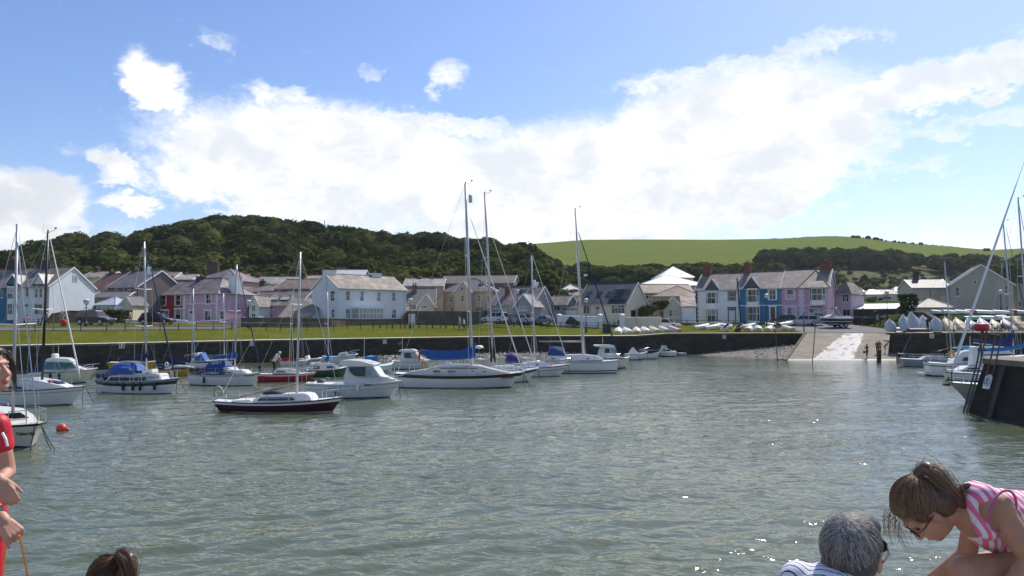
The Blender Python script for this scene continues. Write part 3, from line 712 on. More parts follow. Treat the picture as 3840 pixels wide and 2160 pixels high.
    def door(s, r, face='front', mt=None, sur=None, light=True):
        u0, u1, v0, v1 = s.rect(r, face); v0 = 0.02; v1 = min(v1, s.he-.2); s.open[face].append((u0, u1, v0, v1))
        mb = MB(); s.bx(mb, face, u0+.03, u1-.03, v0, v1-(.4 if light else .03), -.12, -.07)
        for k in (.25, .65):
            s.bx(mb, face, u0+.15, u1-.15, v0+(v1-v0)*k-.25, v0+(v1-v0)*k+.25, -.07, -.055)
        o = mb.build('door', mt or BLACK, s.root)
        h = MB(); s.bx(h, face, u0+.1, u0+.16, v0+.95, v0+1.1, -.07, -.02); h.build('handle', STEEL, o)
        if light:
            h = MB(); s.bx(h, face, u0+.05, u1-.05, v1-.37, v1-.03, -.11, -.09); h.build('pane', GLASS, o)
        f = MB(); s.bx(f, face, u0, u0+.05, v0, v1, -.13, -.04); s.bx(f, face, u1-.05, u1, v0, v1, -.13, -.04); s.bx(f, face, u0+.05, u1-.05, v1-.05, v1, -.13, -.04); f.build('door_frame', s.trim, o)
        if sur:
            q = MB(); s.bx(q, face, u0-.14, u0-.002, v0, v1, .001, .06); s.bx(q, face, u1+.002, u1+.14, v0, v1, .001, .06); s.bx(q, face, u0-.22, u1+.22, v1+.002, v1+.2, .001, .12); q.build('surround', sur, o)
        return o
    def face_mesh(s, mb, face, W):
        ops = s.open[face]; he = s.he
        us = sorted(set([0, W] + [round(v, 4) for o in ops for v in o[:2]])); vs = sorted(set([0, he] + [round(v, 4) for o in ops for v in o[2:]]))
        for i in range(len(us)-1):
            for j in range(len(vs)-1):
                um, vm = (us[i]+us[i+1])/2, (vs[j]+vs[j+1])/2
                if any(o[0] < um < o[1] and o[2] < vm < o[3] for o in ops): continue
                mb.add([s.P(face,us[i],vs[j]), s.P(face,us[i+1],vs[j]), s.P(face,us[i+1],vs[j+1]), s.P(face,us[i],vs[j+1])], [(0,1,2,3)])
        for (a, b, c, d) in ops:
            for (p, q) in (((a,c),(b,c)), ((b,c),(b,d)), ((b,d),(a,d)), ((a,d),(a,c))):
                mb.add([s.P(face,*p), s.P(face,*q), s.P(face,*q,-.14), s.P(face,*p,-.14)], [(0,1,2,3)])
            mb.add([s.P(face,a,c,-.14), s.P(face,b,c,-.14), s.P(face,b,d,-.14), s.P(face,a,d,-.14)], [(0,1,2,3)])
    def finish(s, side_wall=None, barge=True, gutter=True, ridge_m=None):
        L, D, he, hr = s.L, s.D, s.he, s.hr; mb = MB()
        s.face_mesh(mb, 'front', L)
        mb.add([(L,D,0),(0,D,0),(0,D,he),(L,D,he)], [(0,1,2,3)])
        sm = mb if side_wall is None else MB()
        s.face_mesh(sm, 'left', D); s.face_mesh(sm, 'right', D)
        o, t = s.over, .10
        if s.roof == 'gx':
            for x in (0, L): sm.add([(x,0,he),(x,D,he),(x,D/2,hr)], [(0,1,2)])
            rb = MB(); k = (hr-he)/(D/2); zo = he-k*o; eo = .12
            rb.loft([[(x,-o,zo),(x,D/2,hr),(x,D+o,zo),(x,D+o,zo+t),(x,D/2,hr+t),(x,-o,zo+t)] for x in (-eo, L+eo)], True, True)
            rd = MB(); rd.tube([(-eo, D/2, hr+t+.01), (L+eo, D/2, hr+t+.01)], .09, 6)
            if gutter:
                gt = MB(); gt.tube([(-eo, -o-.05, zo+.02), (L+eo, -o-.05, zo+.02)], .055, 6); gt.build('gutter', GUT, s.root)
                dp = MB(); dp.tube([(L-.25, -o-.04, zo), (L-.25, -.07, zo-.35), (L-.25, -.07, .1)], .04, 6); dp.build('downpipe', GUT, s.root)
            if barge:
                for x in (-eo-.03, L+eo+.03):
                    bb = MB(); bb.bar((x,-o,zo+.02), (x,D/2,hr+.02), .05, .2); bb.bar((x,D+o,zo+.02), (x,D/2,hr+.02), .05, .2); bb.build('bargeboard', s.trim, s.root)
        elif s.roof == 'gy':
            for y in (0, D): mb.add([(0,y,he),(L,y,he),(L/2,y,hr)], [(0,1,2)])
            rb = MB(); k = (hr-he)/(L/2); zo = he-k*o; eo = .15
            rb.loft([[(-o,y,zo),(L/2,y,hr),(L+o,y,zo),(L+o,y,zo+t),(L/2,y,hr+t),(-o,y,zo+t)] for y in (-eo, D+.05)], True, True)
            rd = MB(); rd.tube([(L/2, -eo, hr+t+.01), (L/2, D, hr+t+.01)], .09, 6)
            if barge: 
                bb = MB(); y = -eo-.03; bb.bar((-o,y,zo+.02), (L/2,y,hr+.02), .05, .2); bb.bar((L+o,y,zo+.02), (L/2,y,hr+.02), .05, .2); bb.build('bargeboard', s.trim, s.root)
        elif s.roof == 'hipr':     # ridge along x, gabled into the neighbour, hipped at the free end
            for x in (0,): sm.add([(x,0,he),(x,D,he),(x,D/2,hr)], [(0,1,2)])
            k = (hr-he)/(D/2); zo = he-k*o; hx_ = L-D*.42; rb = MB()
            v = [(-.05,-o,zo),(L+o,-o,zo),(L+o,D+o,zo),(-.05,D+o,zo),(-.05,D/2,hr),(hx_,D/2,hr)]; rb.add(v, [(0,1,5,4),(1,2,5),(2,3,4,5)]); rb.add([(a,b,c-.1) for a,b,c in v[:4]], [(3,2,1,0)]); rb.add(v[:3]+[(a,b,c-.1) for a,b,c in v[:3]], [(0,1,4,3),(1,2,5,4)])
            rd = MB(); rd.tube([(-.05,D/2,hr+.03),(hx_,D/2,hr+.03)], .08, 6); rd.tube([(L+o,-o,zo+.03),(hx_,D/2,hr+.03),(L+o,D+o,zo+.03)], .07, 5)
            gt = MB(); gt.tube([(0, -o-.05, zo-.03), (L+o+.05, -o-.05, zo-.03), (L+o+.05, D+o, zo-.03)], .06, 6); gt.build('gutter', GUT, s.root)
        elif s.roof == 'hip':
            h = min(D, L)/2; rb = MB(); k = (hr-he)/h; zo = he-k*o
            r0, r1 = ((h, D/2), (L-h, D/2)) if L >= D else ((L/2, h), (L/2, D-h))
            v = [(-o,-o,zo),(L+o,-o,zo),(L+o,D+o,zo),(-o,D+o,zo),(*r0,hr),(*r1,hr)]
            fs = [(0,1,5,4),(1,2,5),(2,3,4,5),(3,0,4)] if L >= D else [(0,1,4),(1,2,5,4),(2,3,5),(3,0,4,5)]
            rb.add(v, fs); rb.add([(a,b,c-.1) for a,b,c in v[:4]], [(3,2,1,0)]); rb.add(v[:4]+[(a,b,c-.1) for a,b,c in v[:4]], [(0,1,5,4),(1,2,6,5),(2,3,7,6),(3,0,4,7)])
            rd = MB(); 
            if (Vector(r1)-Vector(r0)).length > .2: rd.tube([(*r0,hr+.02),(*r1,hr+.02)], .08, 6)
            for c, r_ in ((v[0], v[4]), (v[1], v[5] if L >= D else v[4]), (v[2], v[5]), (v[3], v[4] if L >= D else v[5])): rd.tube([Vector(c)+Vector((0,0,.02)), Vector(r_)+Vector((0,0,.02))], .06, 5)
            if gutter: gt = MB(); gt.tube([(-o, -o-.05, zo-.05), (L+o, -o-.05, zo-.05)], .06, 6); gt.build('gutter', GUT, s.root)
        elif s.roof == 'lean':     # rises towards the back
            rb = MB(); rb.loft([[(x,-o,he-.1),(x,D,hr),(x,D,hr+t),(x,-o,he-.1+t)] for x in (-.12, L+.12)], True, True); rd = None
            for x in (0, L): sm.add([(x,0,he-.02),(x,D,he-.02),(x,D,hr)], [(0,1,2)])
        elif s.roof == 'right':    # catslide falling to local +x or -x
            rb = MB(); rd = None; rb.loft([[(-.1,y,he-.05),(L,y,hr),(L,y,hr+t),(-.1,y,he-.05+t)] for y in (-.15, D+.1)], True, True)
            for y in (0, D): mb.add([(0,y,he-.02),(L,y,he-.02),(L,y,hr)], [(0,1,2)])
        else:
            rb = MB(); rb.box(-.15, L+.15, -.15, D+.15, he, he+.15); rd = None
        mb.build('wall', s.wall, s.root)
        if side_wall is not None: sm.build('wall', side_wall, s.root)
        s.roof_o = rb.build('roof', s.rm, s.root)
        if rd and rd.v: rd.build('ridge_tiles', ridge_m or s.rm, s.roof_o)
        return s
    def chimney(s, px, py_top, w=1.0, d=.6, y=None, mt=None, pots=2, zlow=None, x=None):
        y = s.D/2 if y is None else y
        o, dd = s.lray(px, py_top); k = (y-o.y)/dd.y; p = o+dd*k; x = p.x if x is None else x; z = p.z
        mb = MB(); zl = zlow if zlow is not None else s.he-.2
        mb.box(x-w/2, x+w/2, y-d/2, y+d/2, zl, z-.18); mb.box(x-w/2-.06, x+w/2+.06, y-d/2-.06, y+d/2+.06, z-.178, z)
        c = mb.build('chimney', mt or BRICK, s.root)
        for i in range(pots):
            q = MB(); xx = x + (i-(pots-1)/2)*min(.36, (w-.3)/max(pots-1, 1)); q.lathe([(.11, z-.02), (.12, z+.28), (.14, z+.30), (.10, z+.42)], (xx, y, 0), 8); q.build('pot', mat('terracotta', (.35, .14, .08), .8), c)
        return c
    def gablet(s, px0, px1, py_base, py_top, mt=None, rm=None, proj=.25, tri=None, ymid=None):
        """little gable over the eaves, its roof running back into the main slope"""
        u0, vb = s.uv(px0, py_base); u1, _ = s.uv(px1, py_base); vt = s.uv((px0+px1)/2, py_top, 'front', .0)[1]; um = (u0+u1)/2
        k = (s.hr-s.he)/(s.D/2); yb = (vt-s.he)/k
        mb = MB(); mb.add([(u0, -proj, vb), (u1, -proj, vb), (um, -proj, vt-.12)], [(0, 1, 2)])
        if tri: pass
        g_ = mb.build('gablet', mt or s.wall, s.root)
        rb = MB(); w = .12
        for sgn, ue in ((-1, u0), (1, u1)):
            a = Vector((ue+sgn*w, -proj-w, vb-.05)); b = Vector((um, -proj-w, vt)); c = Vector((um, max(yb, .3), vt)); d = Vector((ue+sgn*w, .05, vb-.05))
            rb.add([a, b, c, d], [(0,1,2,3)]); rb.add([a-Vector((0,0,.08)), b-Vector((0,0,.08)), c-Vector((0,0,.08)), d-Vector((0,0,.08))], [(3,2,1,0)]); rb.add([a, b, b-Vector((0,0,.08)), a-Vector((0,0,.08))], [(0,1,2,3)])
        rb.build('gablet_roof', rm or s.rm, g_)
        bb = MB(); bb.bar((u0-w, -proj-w-.02, vb-.05), (um, -proj-w-.02, vt+.02), .04, .16); bb.bar((u1+w, -proj-w-.02, vb-.05), (um, -proj-w-.02, vt+.02), .04, .16); bb.build('bargeboard', s.trim, g_)
        return g_
    def quoins(s, u, mt, side=1, face='front', wide=.42, narrow=.26, h=.32, top=None):
        n = int((top or s.he)/h)
        for i in range(n):
            w = wide if i % 2 else narrow; q = MB(); a, b = (u, u+w) if side > 0 else (u-w, u)
            if side == 0: a, b = u-w*.8, u+w*.8
            s.bx(q, face, a, b, i*h+.012, (i+1)*h-.012, .001, .04); q.build('quoin', mt, s.root)
    def band(s, v, mt, face='front', h=.14, w=.05):
        q = MB(); s.bx(q, face, 0, s.L if face == 'front' else s.D, v, v+h, .001, w); q.build('string_course', mt, s.root)
    def skylight(s, r, mt=None, name='skylight', h=.12):
        """roof light lying in the front slope"""
        k = (s.hr-s.he)/(s.D/2)
        def hit(px, py):
            o, d = s.lray(px, py); t = (s.he+.1+k*(-o.y)*-1 - o.z)
            # plane z = he + .1 + k*y
            tt = (s.he+.1 + k*o.y - o.z)/(d.z - k*d.y); return o+d*tt
        x0, y0, x1, y1 = r; c = [hit(x0, y1), hit(x1, y1), hit(x1, y0), hit(x0, y0)]
        xm0, xm1 = min(c[0].x, c[3].x), max(c[1].x, c[2].x); za, zb_ = (c[0].y+c[1].y)/2, (c[2].y+c[3].y)/2
        n = Vector((0, -k, 1)).normalized(); q = MB()
        pts = [Vector((x, y, s.he+.1+k*y)) for x, y in ((xm0, za), (xm1, za), (xm1, zb_), (xm0, zb_))]
        q.prism([p-n*.05 for p in pts], n*(h+.05)); o_ = q.build(name, LEAD, s.root)
        ins = .07; pts = [Vector((x, y, s.he+.1+k*y)) + n*(h+.004) for x, y in ((xm0+ins, za+ins), (xm1-ins, za+ins), (xm1-ins, zb_-ins), (xm0+ins, zb_-ins))]
        q = MB(); q.prism(pts, n*.012); q.build('pane', mt or GLASS, o_)
TERR = 'terraced houses along the harbour road'
# --- white and blue bay-fronted terrace with the big blank gable
C0 = PT(182, 104.0); C1 = Vector((C0.x-5.4, C0.y+1.35)); C2 = C1*2-C0; C3 = C1*3-C0*2
h = House('terraced_house', 'white end terrace with big blank gable wall and small attic window', C1, C0, 8.0, 9.54, 12.25, wall=W_SKY, rm=SLATE, over=.3)
for r in ((95, 1078, 107, 1114), (128, 1081, 141, 1117), (146, 1081, 158, 1117), (128, 1140, 158, 1181)): h.win(r, nx=1 if r[2]-r[0] < 20 else 2)
h.door((91, 1140, 106, 1200), mt=W_SKY); h.win((274, 1033, 290, 1053), 'right', 1, 1, px=True) if False else None
a, b = h.uv(282, 1043, 'right'); h.gablet(129, 172, 1066, 1026, rm=SLATE_PALE)
h.finish(); h.chimney(172, 976, 2.2, .7, mt=STONE_CH, pots=4)
q = MB(); h.bx(q, 'right', a-.45, a+.45, b-.5, b+.5, .002, .05); w_ = q.build('attic_window', TRIM, h.root); q = MB(); h.bx(q, 'right', a-.36, a+.36, b-.4, b+.4, .05, .06); q.build('pane', NET, w_)
h = House('terraced_house', 'bright blue terraced house adjoining the white end terrace', C2, C1, 8.0, 9.5, 12.2, wall=W_BLUE, rm=SLATE)
h.bay((26, 1078, 62, 1122)); h.bay((26, 1138, 60, 1180)); h.win((3, 1080, 12, 1116)); h.gablet(30, 78, 1066, 1030, rm=SLATE_PALE, mt=W_BLUE)
h.finish(); h.chimney(62, 973, 2.6, .7, mt=STONE_CH, pots=4)
h = House('terraced_house', 'white terraced house before the blue one, mostly hidden', C3, C2, 8.0, 9.45, 12.15, wall=W_WHITE, rm=TILE_RED); h.win((-60, 1080, -40, 1116)); h.finish()
# --- cream, crimson and lilac terrace
TL, TR = PT(488, 126.5), PT(815, 117.0); d1, d2 = line_pt(TL, TR, 590), line_pt(TL, TR, 690)
h = House('terraced_house', 'tan terraced house with white bay beside the crimson house', TL, d1, 7.0, 8.85, 11.0, wall=W_TAN, rm=SLATE, group=TERR)
h.win((505, 1119, 518, 1149), sur=TRIM); h.win((552, 1117, 566, 1147), sur=TRIM); h.bay((470, 1166, 524, 1197), 5); h.finish(); h.chimney(500, 1035, .9, .6, mt=STONE_CH)
h = House('terraced_house', 'crimson terraced house with white window surrounds', d1, d2, 7.0, 9.0, 11.15, wall=W_RED, rm=SLATE, group=TERR)
h.win((606, 1108, 621, 1145), sur=TRIM, sw=.2); h.win((658, 1106, 677, 1145), sur=TRIM, sw=.2); h.win((657, 1160, 677, 1197), sur=TRIM, sw=.2); h.bay((590, 1164, 626, 1197)); h.quoins(h.L, TRIM, -1); h.finish(); h.chimney(646, 1043, 1.0, .6, mt=paint('pink_chimney', (.5, .33, .3)))
h = House('terraced_house', 'lilac pink end house with white chimney block and hipped roof', d2, TR, 7.2, 9.15, 11.6, 'hipr', wall=W_PINK, rm=SLATE, group=TERR)
for r in ((717, 1106, 730, 1141), (772, 1103, 791, 1141), (767, 1166, 790, 1203)): h.win(r, nx=2, sur=TRIM, sw=.16)
h.door((711, 1166, 728, 1214), mt=W_SKY, sur=TRIM); h.band(3.05, W_WHITE); h.quoins(0, TRIM, 1); h.quoins(h.L, TRIM, -1); h.win((824, 1166, 843, 1199), 'right', 2, 2, sur=TRIM)
h.finish(); h.chimney(754, 1036, 1.5, .7, mt=STONE_CH, pots=2); h.chimney(884, 1035, 1.7, 1.3, y=3.3, mt=W_WHITE, pots=0)
# annexe
A, B = PT(925, 123), PT(1122, 119.5)
h = House('cottage', 'long pink annexe with skylights in its slate roof', A, B, 6.5, 7.25, 9.5, wall=W_PINK2, rm=SLATE_LICHEN, cat='house')
h.win((1003, 1148, 1024, 1160), nx=3, ny=1, sur=TRIM); h.win((1006, 1174, 1021, 1192)); h.win((1075, 1152, 1090, 1180)); h.finish()
for r in ((984, 1115, 1001, 1127), (1015, 1115, 1040, 1127), (1059, 1115, 1081, 1127)): h.skylight(r, METAL_ROOF)
A, B = PT(934, 119.5), PT(971, 118.8)
h = House('gabled_porch', 'narrow white gabled porch against the pink annexe', A, B, 3.2, 7.2, 8.6, 'gy', W_WHITE, SLATE, cat='porch'); h.win((943, 1134, 957, 1167), nx=2, ny=3); h.win((943, 1176, 957, 1196), nx=2); h.finish()
# --- big white house
A, B = PT(1268, 111), PT(1522, 119.5)
h = House('detached_house', 'large white house with two white chimneys and glazed porch', A, B, 7.5, 9.58, 11.7, wall=W_SKY, rm=SLATE_LICHEN)
for r in ((1298, 1091, 1312, 1127), (1351, 1092, 1364, 1129), (1414, 1095, 1427, 1130), (1471, 1096, 1483, 1130)): h.win(r, nx=2, sur=W_SKY, sw=.1)
h.win((1297, 1159, 1316, 1195), nx=2); h.win((1469, 1160, 1486, 1194), nx=2); h.win((1239, 1091, 1254, 1129), 'left', 2, 3); h.win((1242, 1160, 1254, 1192), 'left', 2, 3)
h.finish(); h.chimney(1226, 1013, 1.8, .9, mt=W_SKY, pots=0, x=.7); h.chimney(1408, 1025, 1.7, .9, mt=W_SKY, pots=1)
pb = h.bay((1331, 1156, 1437, 1195), 9, proj=1.4, glass=NET)
# its lean-to and outbuilding with the sweeping slate roof
A, B = PT(1046, 112.5), PT(1168, 112)
h = House('outbuilding', 'low outbuilding with sweeping slate roof beside the white house', A, B, 6, gz(1189, 112), gz(1122, 117), 'lean', W_SKY, SLATE_LICHEN, cat='outbuilding'); h.win((1082, 1181, 1093, 1194), ny=1); h.win((1108, 1181, 1119, 1194), ny=1); h.win((1148, 1180, 1162, 1196), ny=1); h.finish()
# --- cottage with gabled porch, peach house
A, B = PT(1514, 123.5), PT(1632, 124)
h = House('cottage', 'grey roofed cottage with brick chimney and small gabled front', A, B, 7, 7.5, 10.1, wall=W_CREAM, rm=SLATE_GREY); h.win((1540, 1138, 1560, 1161), nx=3); h.finish(); h.chimney(1555, 1070, .7, .7, y=2.6)
A, B = PT(1566, 121.5), PT(1628, 121.6)
h = House('gabled_porch', 'cream gabled front room of the grey roofed cottage', A, B, 4.0, 7.2, 8.95, 'gy', W_CREAM, SLATE_LICHEN, cat='porch'); h.win((1580, 1138, 1602, 1156), nx=3, ny=1); h.finish()
A, B = PT(1660, 128.5), PT(1852, 127)
h = House('detached_house', 'peach rendered house with grey hipped roof and skylight', A, B, 7.5, 9.85, 12.0, 'hip', W_PEACH, SLATE_GREY)
for r in ((1685, 1112, 1698, 1133), (1789, 1107, 1802, 1130)): h.win(r, nx=2, sur=None)
h.win((1783, 1152, 1811, 1170), nx=2, ny=1); h.win((1688, 1153, 1700, 1168), nx=2); h.win((1824, 1108, 1836, 1130), nx=2); h.finish(); h.skylight((1800, 1060, 1812, 1068))
A, B = PT(1704, 126.6), PT(1766, 126.2)
h = House('gabled_bay', 'peach gabled front bay with small attic window', A, B, 2.6, 9.6, 11.35, 'gy', W_PEACH, SLATE_GREY, cat='house'); h.win((1728, 1108, 1740, 1132), nx=1); h.win((1729, 1089, 1739, 1099), ny=1, sill=False) if False else None
h.finish()
u, v = h.uv(1733, 1083); q = MB(); h.bx(q, 'front', u-.22, u+.22, v-.35, v+.35, .002, .05); w_ = q.build('attic_window', TRIM, h.root); q = MB(); h.bx(q, 'front', u-.16, u+.16, v-.28, v+.28, .05, .06); q.build('pane', GLASS, w_)
A, B = PT(1627, 127), PT(1662, 127.2)
h = House('side_wing', 'peach side wing with a falling roof beside the peach house', A, B, 5.5, 7.6, 9.3, 'right', W_PEACH, SLATE_GREY, cat='house'); h.win((1656, 1140, 1665, 1153)); h.finish()
# --- grey bungalow
A, B = PT(1838, 124.4), PT(2000, 120.5)
h = House('bungalow', 'grey bungalow with white windows and brown streaked roof', A, B, 7.6, 7.35, 10.3, wall=W_GREY, rm=SLATE)
h.win((1849, 1146, 1876, 1168), nx=3, glass=NET); h.win((1886, 1146, 1921, 1175), nx=4, ny=1, glass=NET); h.win((2032, 1143, 1041+1000, 1160), 'right', 1, 1)
h.finish(); h.chimney(1905, 1077, .8, .8, y=2.4); h.chimney(2007, 1058, .8, .7, mt=W_WHITE, pots=0); h.skylight((1952, 1087, 1966, 1101))
a, b = h.uv(2044, 1109, 'right'); q = MB(); h.bx(q, 'right', a-.5, a+.5, b-.35, b+.35, .002, .05); w_ = q.build('attic_window', TRIM, h.root); q = MB(); h.bx(q, 'right', a-.4, a+.4, b-.27, b+.27, .05, .06); q.build('pane', GLASS, w_)
A, B = PT(1930, 119.6), PT(1996, 118.3)
h = House('gabled_front_room', 'grey gabled front room of the grey bungalow', A, B, 4.2, 7.1, 8.85, 'gy', W_GREY, SLATE_PALE, cat='house'); h.win((1946, 1143, 1975, 1165), nx=2, ny=1, glass=NET); h.finish()
A, B = PT(2060, 127), PT(2126, 125.4)
h = House('garage', 'small grey garage with brown roof beside the grey bungalow', A, B, 4.2, 7.5, 8.95, wall=W_GREY, rm=SLATE_LICHEN, cat='garage'); h.win((2077, 1146, 2100, 1165), nx=1, ny=1, sill=False); h.finish()
# --- cream bungalow with blue slates
A, B = PT(2165, 123.4), PT(2352, 118.5)
h = House('bungalow', 'cream bungalow with steep blue slate roof and dormer lights', A, B, 7.9, 7.5, 10.85, wall=W_CREAM, rm=SLATE_NAVY)
h.win((2292, 1144, 2342, 1176), nx=4, ny=2, split=.7); h.win((2187, 1146, 2211, 1177), nx=2, ny=1); h.door((2232, 1150, 2248, 1192), mt=NET); h.door((2366, 1162, 2386, 1196), 'right', mt=BLACK, light=False); h.finish()
for x0 in (2304, 2319, 2335): h.skylight((x0, 1090, x0+13, 1128), name='dormer_light', h=.35)
for x0 in (2208, 2247, 2283): h.skylight((x0-4, 1093, x0+6, 1114), name='roof_light', h=.05)
A, B = PT(2117, 125.6), PT(2168, 123.6)
h = House('garage', 'flat cream garage with white door joined to the cream bungalow', A, B, 5, 6.7, 7.6, 'lean', W_CREAM, SLATE_NAVY, cat='garage')
u0, u1, v0, v1 = h.rect((2126, 1159, 2163, 1196)); q = MB()
for k in range(5): h.bx(q, 'front', u0, u1, v0+(v1-v0)*k/5+.01, v0+(v1-v0)*(k+1)/5-.01, .002, .05)
q.build('garage_door', TRIM, h.root); h.finish()
# --- cream garage with striped tiles and white garage
STRIPE_TILE = roofmat('striped_concrete_tiles', (.07, .045, .04), (.33, .25, .19), .1, row=.75)
A, B = PT(2490, 124.4), PT(2557, 123.7)
h = House('garage', 'cream gabled garage with striped tiled roof', A, B, 6, 7.05, 8.65, 'gy', W_CREAM, STRIPE_TILE, cat='garage', trim=None); h.win((2508, 1162, 2542, 1188), nx=3, ny=1); h.finish()
A, B = PT(2557, 123.0), PT(2610, 122.6)
h = House('garage', 'white flat fronted garage against the black and white house', A, B, 6, 7.05, 9.2, 'lean', W_WHITE, STRIPE_TILE, cat='garage')
u0, u1, v0, v1 = h.rect((2560, 1170, 2606, 1214)); q = MB()
for k in range(4): h.bx(q, 'front', u0, u1, v0+(v1-v0)*k/4+.012, v0+(v1-v0)*(k+1)/4-.012, .002, .05)
q.build('garage_door', W_SKY, h.root); h.finish()
# --- white, blue and pink terrace by the slipway
TL, TR = PT(2610, 132.3), PT(3110, 121.5); d1, d2 = line_pt(TL, TR, 2774), line_pt(TL, TR, 2931)
BLK = mat('black_quoin', (.015, .018, .028), .5)
h = House('terraced_house', 'white house with black quoins and black window surround', TL, d1, 8.6, 10.12, 13.0, wall=W_WHITE, rm=SLATE, group=TERR)
h.bay((2646, 1096, 2692, 1139), 3, proj=.4); h.bay((2646, 1158, 2692, 1207), 3, proj=.4); h.win((2732, 1097, 2757, 1129), sur=BLK, frame=None); h.door((2733, 1156, 2757, 1212), mt=W_SKY, sur=BLK)
h.quoins(0, BLK, 1); h.band(3.0, TRIM); h.gablet(2644, 2699, 1087, 1045, mt=LEAD); h.finish(); h.chimney(2652, 994, 1.25, .8, pots=2)
h = House('terraced_house', 'bright blue house with white surrounds between white and pink houses', d1, d2, 8.6, 10.17, 13.1, wall=W_BLUE, rm=SLATE, group=TERR)
h.bay((2797, 1085, 2845, 1133), 3, proj=.4); h.bay((2797, 1150, 2847, 1204), 3, proj=.4); h.win((2884, 1087, 2909, 1124), nx=2, sur=TRIM, sw=.22); h.door((2888, 1150, 2908, 1212), mt=mat('maroon_door', (.09, .02, .03), .4), sur=TRIM)
h.band(3.1, TRIM); h.gablet(2789, 2849, 1079, 1037, mt=LEAD); h.finish(); h.chimney(2800, 986, 1.1, .8, pots=2, x=.35)
h = House('terraced_house', 'dusty pink end house with quoins, bay and arched window', d2, TR, 8.6, 10.22, 13.25, wall=W_PINK2, rm=SLATE, group=TERR)
h.win((2950, 1086, 2975, 1122), nx=1, sur=W_QUOIN, sw=.3); h.win((2949, 1155, 2982, 1193), nx=1, ny=1, sur=W_QUOIN, sw=.25, glass=NET); h.band(3.05, W_QUOIN)
h.quoins(h.uv(3006, 1120)[0], W_QUOIN, 0, wide=.6, narrow=.4, h=.42); h.quoins(h.L, W_QUOIN, -1, wide=.6, narrow=.4, h=.42); h.bay((3036, 1080, 3093, 1127), 3, proj=.5)
h.win((3034, 1158, 3088, 1196), nx=3, ny=2, split=.6, sur=W_PINK); h.finish(); h.chimney(3108, 980, 1.7, .8, pots=2, x=h.L-.9)
u0, u1, v0, v1 = h.rect((3028, 1146, 3094, 1160)); q = MB(); n = 12; uc, hw = (u0+u1)/2, (u1-u0)/2
for i in range(n):
    t0, t1 = math.pi*i/n, math.pi*(i+1)/n; q.prism([h.P('front', uc+hw*math.cos(t)*k, v0+.85*math.sin(t)*k, .003) for t, k in ((t0, 1), (t1, 1), (t1, .86), (t0, .86))], (0, -.06, 0))
q.build('arch_surround', W_PINK, h.root)
q = MB(); q.prism([h.P('front', uc+hw*.85*math.cos(math.pi*i/n), v0+.85*.85*math.sin(math.pi*i/n), .004) for i in range(n+1)], (0, -.02, 0)); q.build('fanlight', GLASS, h.root)
A = line_pt(TL, TR, 3001); dv = (TR-TL).normalized(); nv = Vector((dv.y, -dv.x)); uA = (A-h.A).length; uB = h.L+.1
rb = MB(); zz = h.he-.16; yk = 3.8; za = h.hr-.12; um = (uA+uB)/2
rb.add([(uA-.25, -.62, zz), (uB+.2, -.62, zz), (um-.3, yk, za), (uA-.25, 1.3, zz+.75), (uB+.2, .8, zz+.4)], [(0, 1, 2), (0, 2, 3), (1, 4, 2)]); br_ = rb.build('bay_roof', SLATE_LICHEN, h.root); hr_ = MB(); hr_.tube([(uA-.25, -.6, zz+.04), (um-.3, yk, za+.04), (uB+.2, -.6, zz+.04)], .09, 6); hr_.build('hip_tiles', SLATE_PALE, br_)
A, B = PT(3137, 128.7), PT(3192, 127)
h = House('rear_wing', 'pale pink rear wing behind the pink end house', A, B, 6, 9.6, 11.4, 'hip', paint('pale_pink_render', (.6, .5, .56)), SLATE_LICHEN, cat='house'); h.win((3158, 1082, 3182, 1132), nx=3, ny=2); h.win((3160, 1160, 3190, 1190), nx=2, ny=1); h.finish()
# --- houses behind, seen over the front rows
def back(label, p0, y0, p1, y1, depth, ye, yr, roof, w, rmm, chim=(), wins=(), cat='house', nm='house'):
    """ye / yr: rows of the photograph for the eaves and the ridge"""
    A, B = PT(p0, y0), PT(p1, y1); ze = gz(ye, y0); zr = gz(yr, y0+depth/2)
    h = House(nm, label, A, B, depth, ze, zr, roof, w, rmm, cat=cat, zb=ground_z(A.x, A.y)-.1)
    for q in wins: h.win(q[:4], *(q[4:] or ()), nx=2, ny=1)
    h.finish()
    for c in chim: h.chimney(c[0], c[1], c[2] if len(c) > 2 else .8, .6, mt=c[3] if len(c) > 3 else STONE_CH, pots=2)
    return h
back('white gabled house with red roof behind the stone boundary wall', 318, 128, 405, 126, 8, 1085, 1030, 'gx', W_WHITE, TILE_RED, ((420, 1018, .7),), ((348, 1075, 356, 1090),))
back('brown roughcast house with dark tiled roof and white windows', 400, 121, 515, 118.5, 9, 1076, 1020, 'gx', W_DARK, SLATE_GREY, ((510, 1010, .9),), ((426, 1078, 440, 1092), (460, 1076, 470, 1092), (480, 1073, 498, 1086)))
back('slate roofed house far behind the boundary wall', 300, 150, 400, 150, 8, 1040, 1020, 'gx', W_CREAM, SLATE_LICHEN, ((365, 1005),))
back('pale roofed house below the wood behind the terraces', 470, 150, 640, 150, 8, 1050, 1022, 'gx', W_CREAM, SLATE_LICHEN, ((480, 1012), (560, 1010)))
back('low grey roofed outhouse behind the boundary wall', 350, 116, 475, 116, 4, 1112, 1095, 'gx', W_DARK, SLATE_GREY)
back('cream gabled outhouse at the end of the hedge', 452, 112, 492, 112, 5, 1138, 1114, 'gy', W_CREAM, SLATE_GREY, (), ((478, 1142, 484, 1158),))
back('large hipped roof house with tall chimney behind the lilac house', 715, 136, 890, 134, 10, 1052, 1011, 'hip', W_OLDPINK, SLATE, ((800, 983, 2.2),))
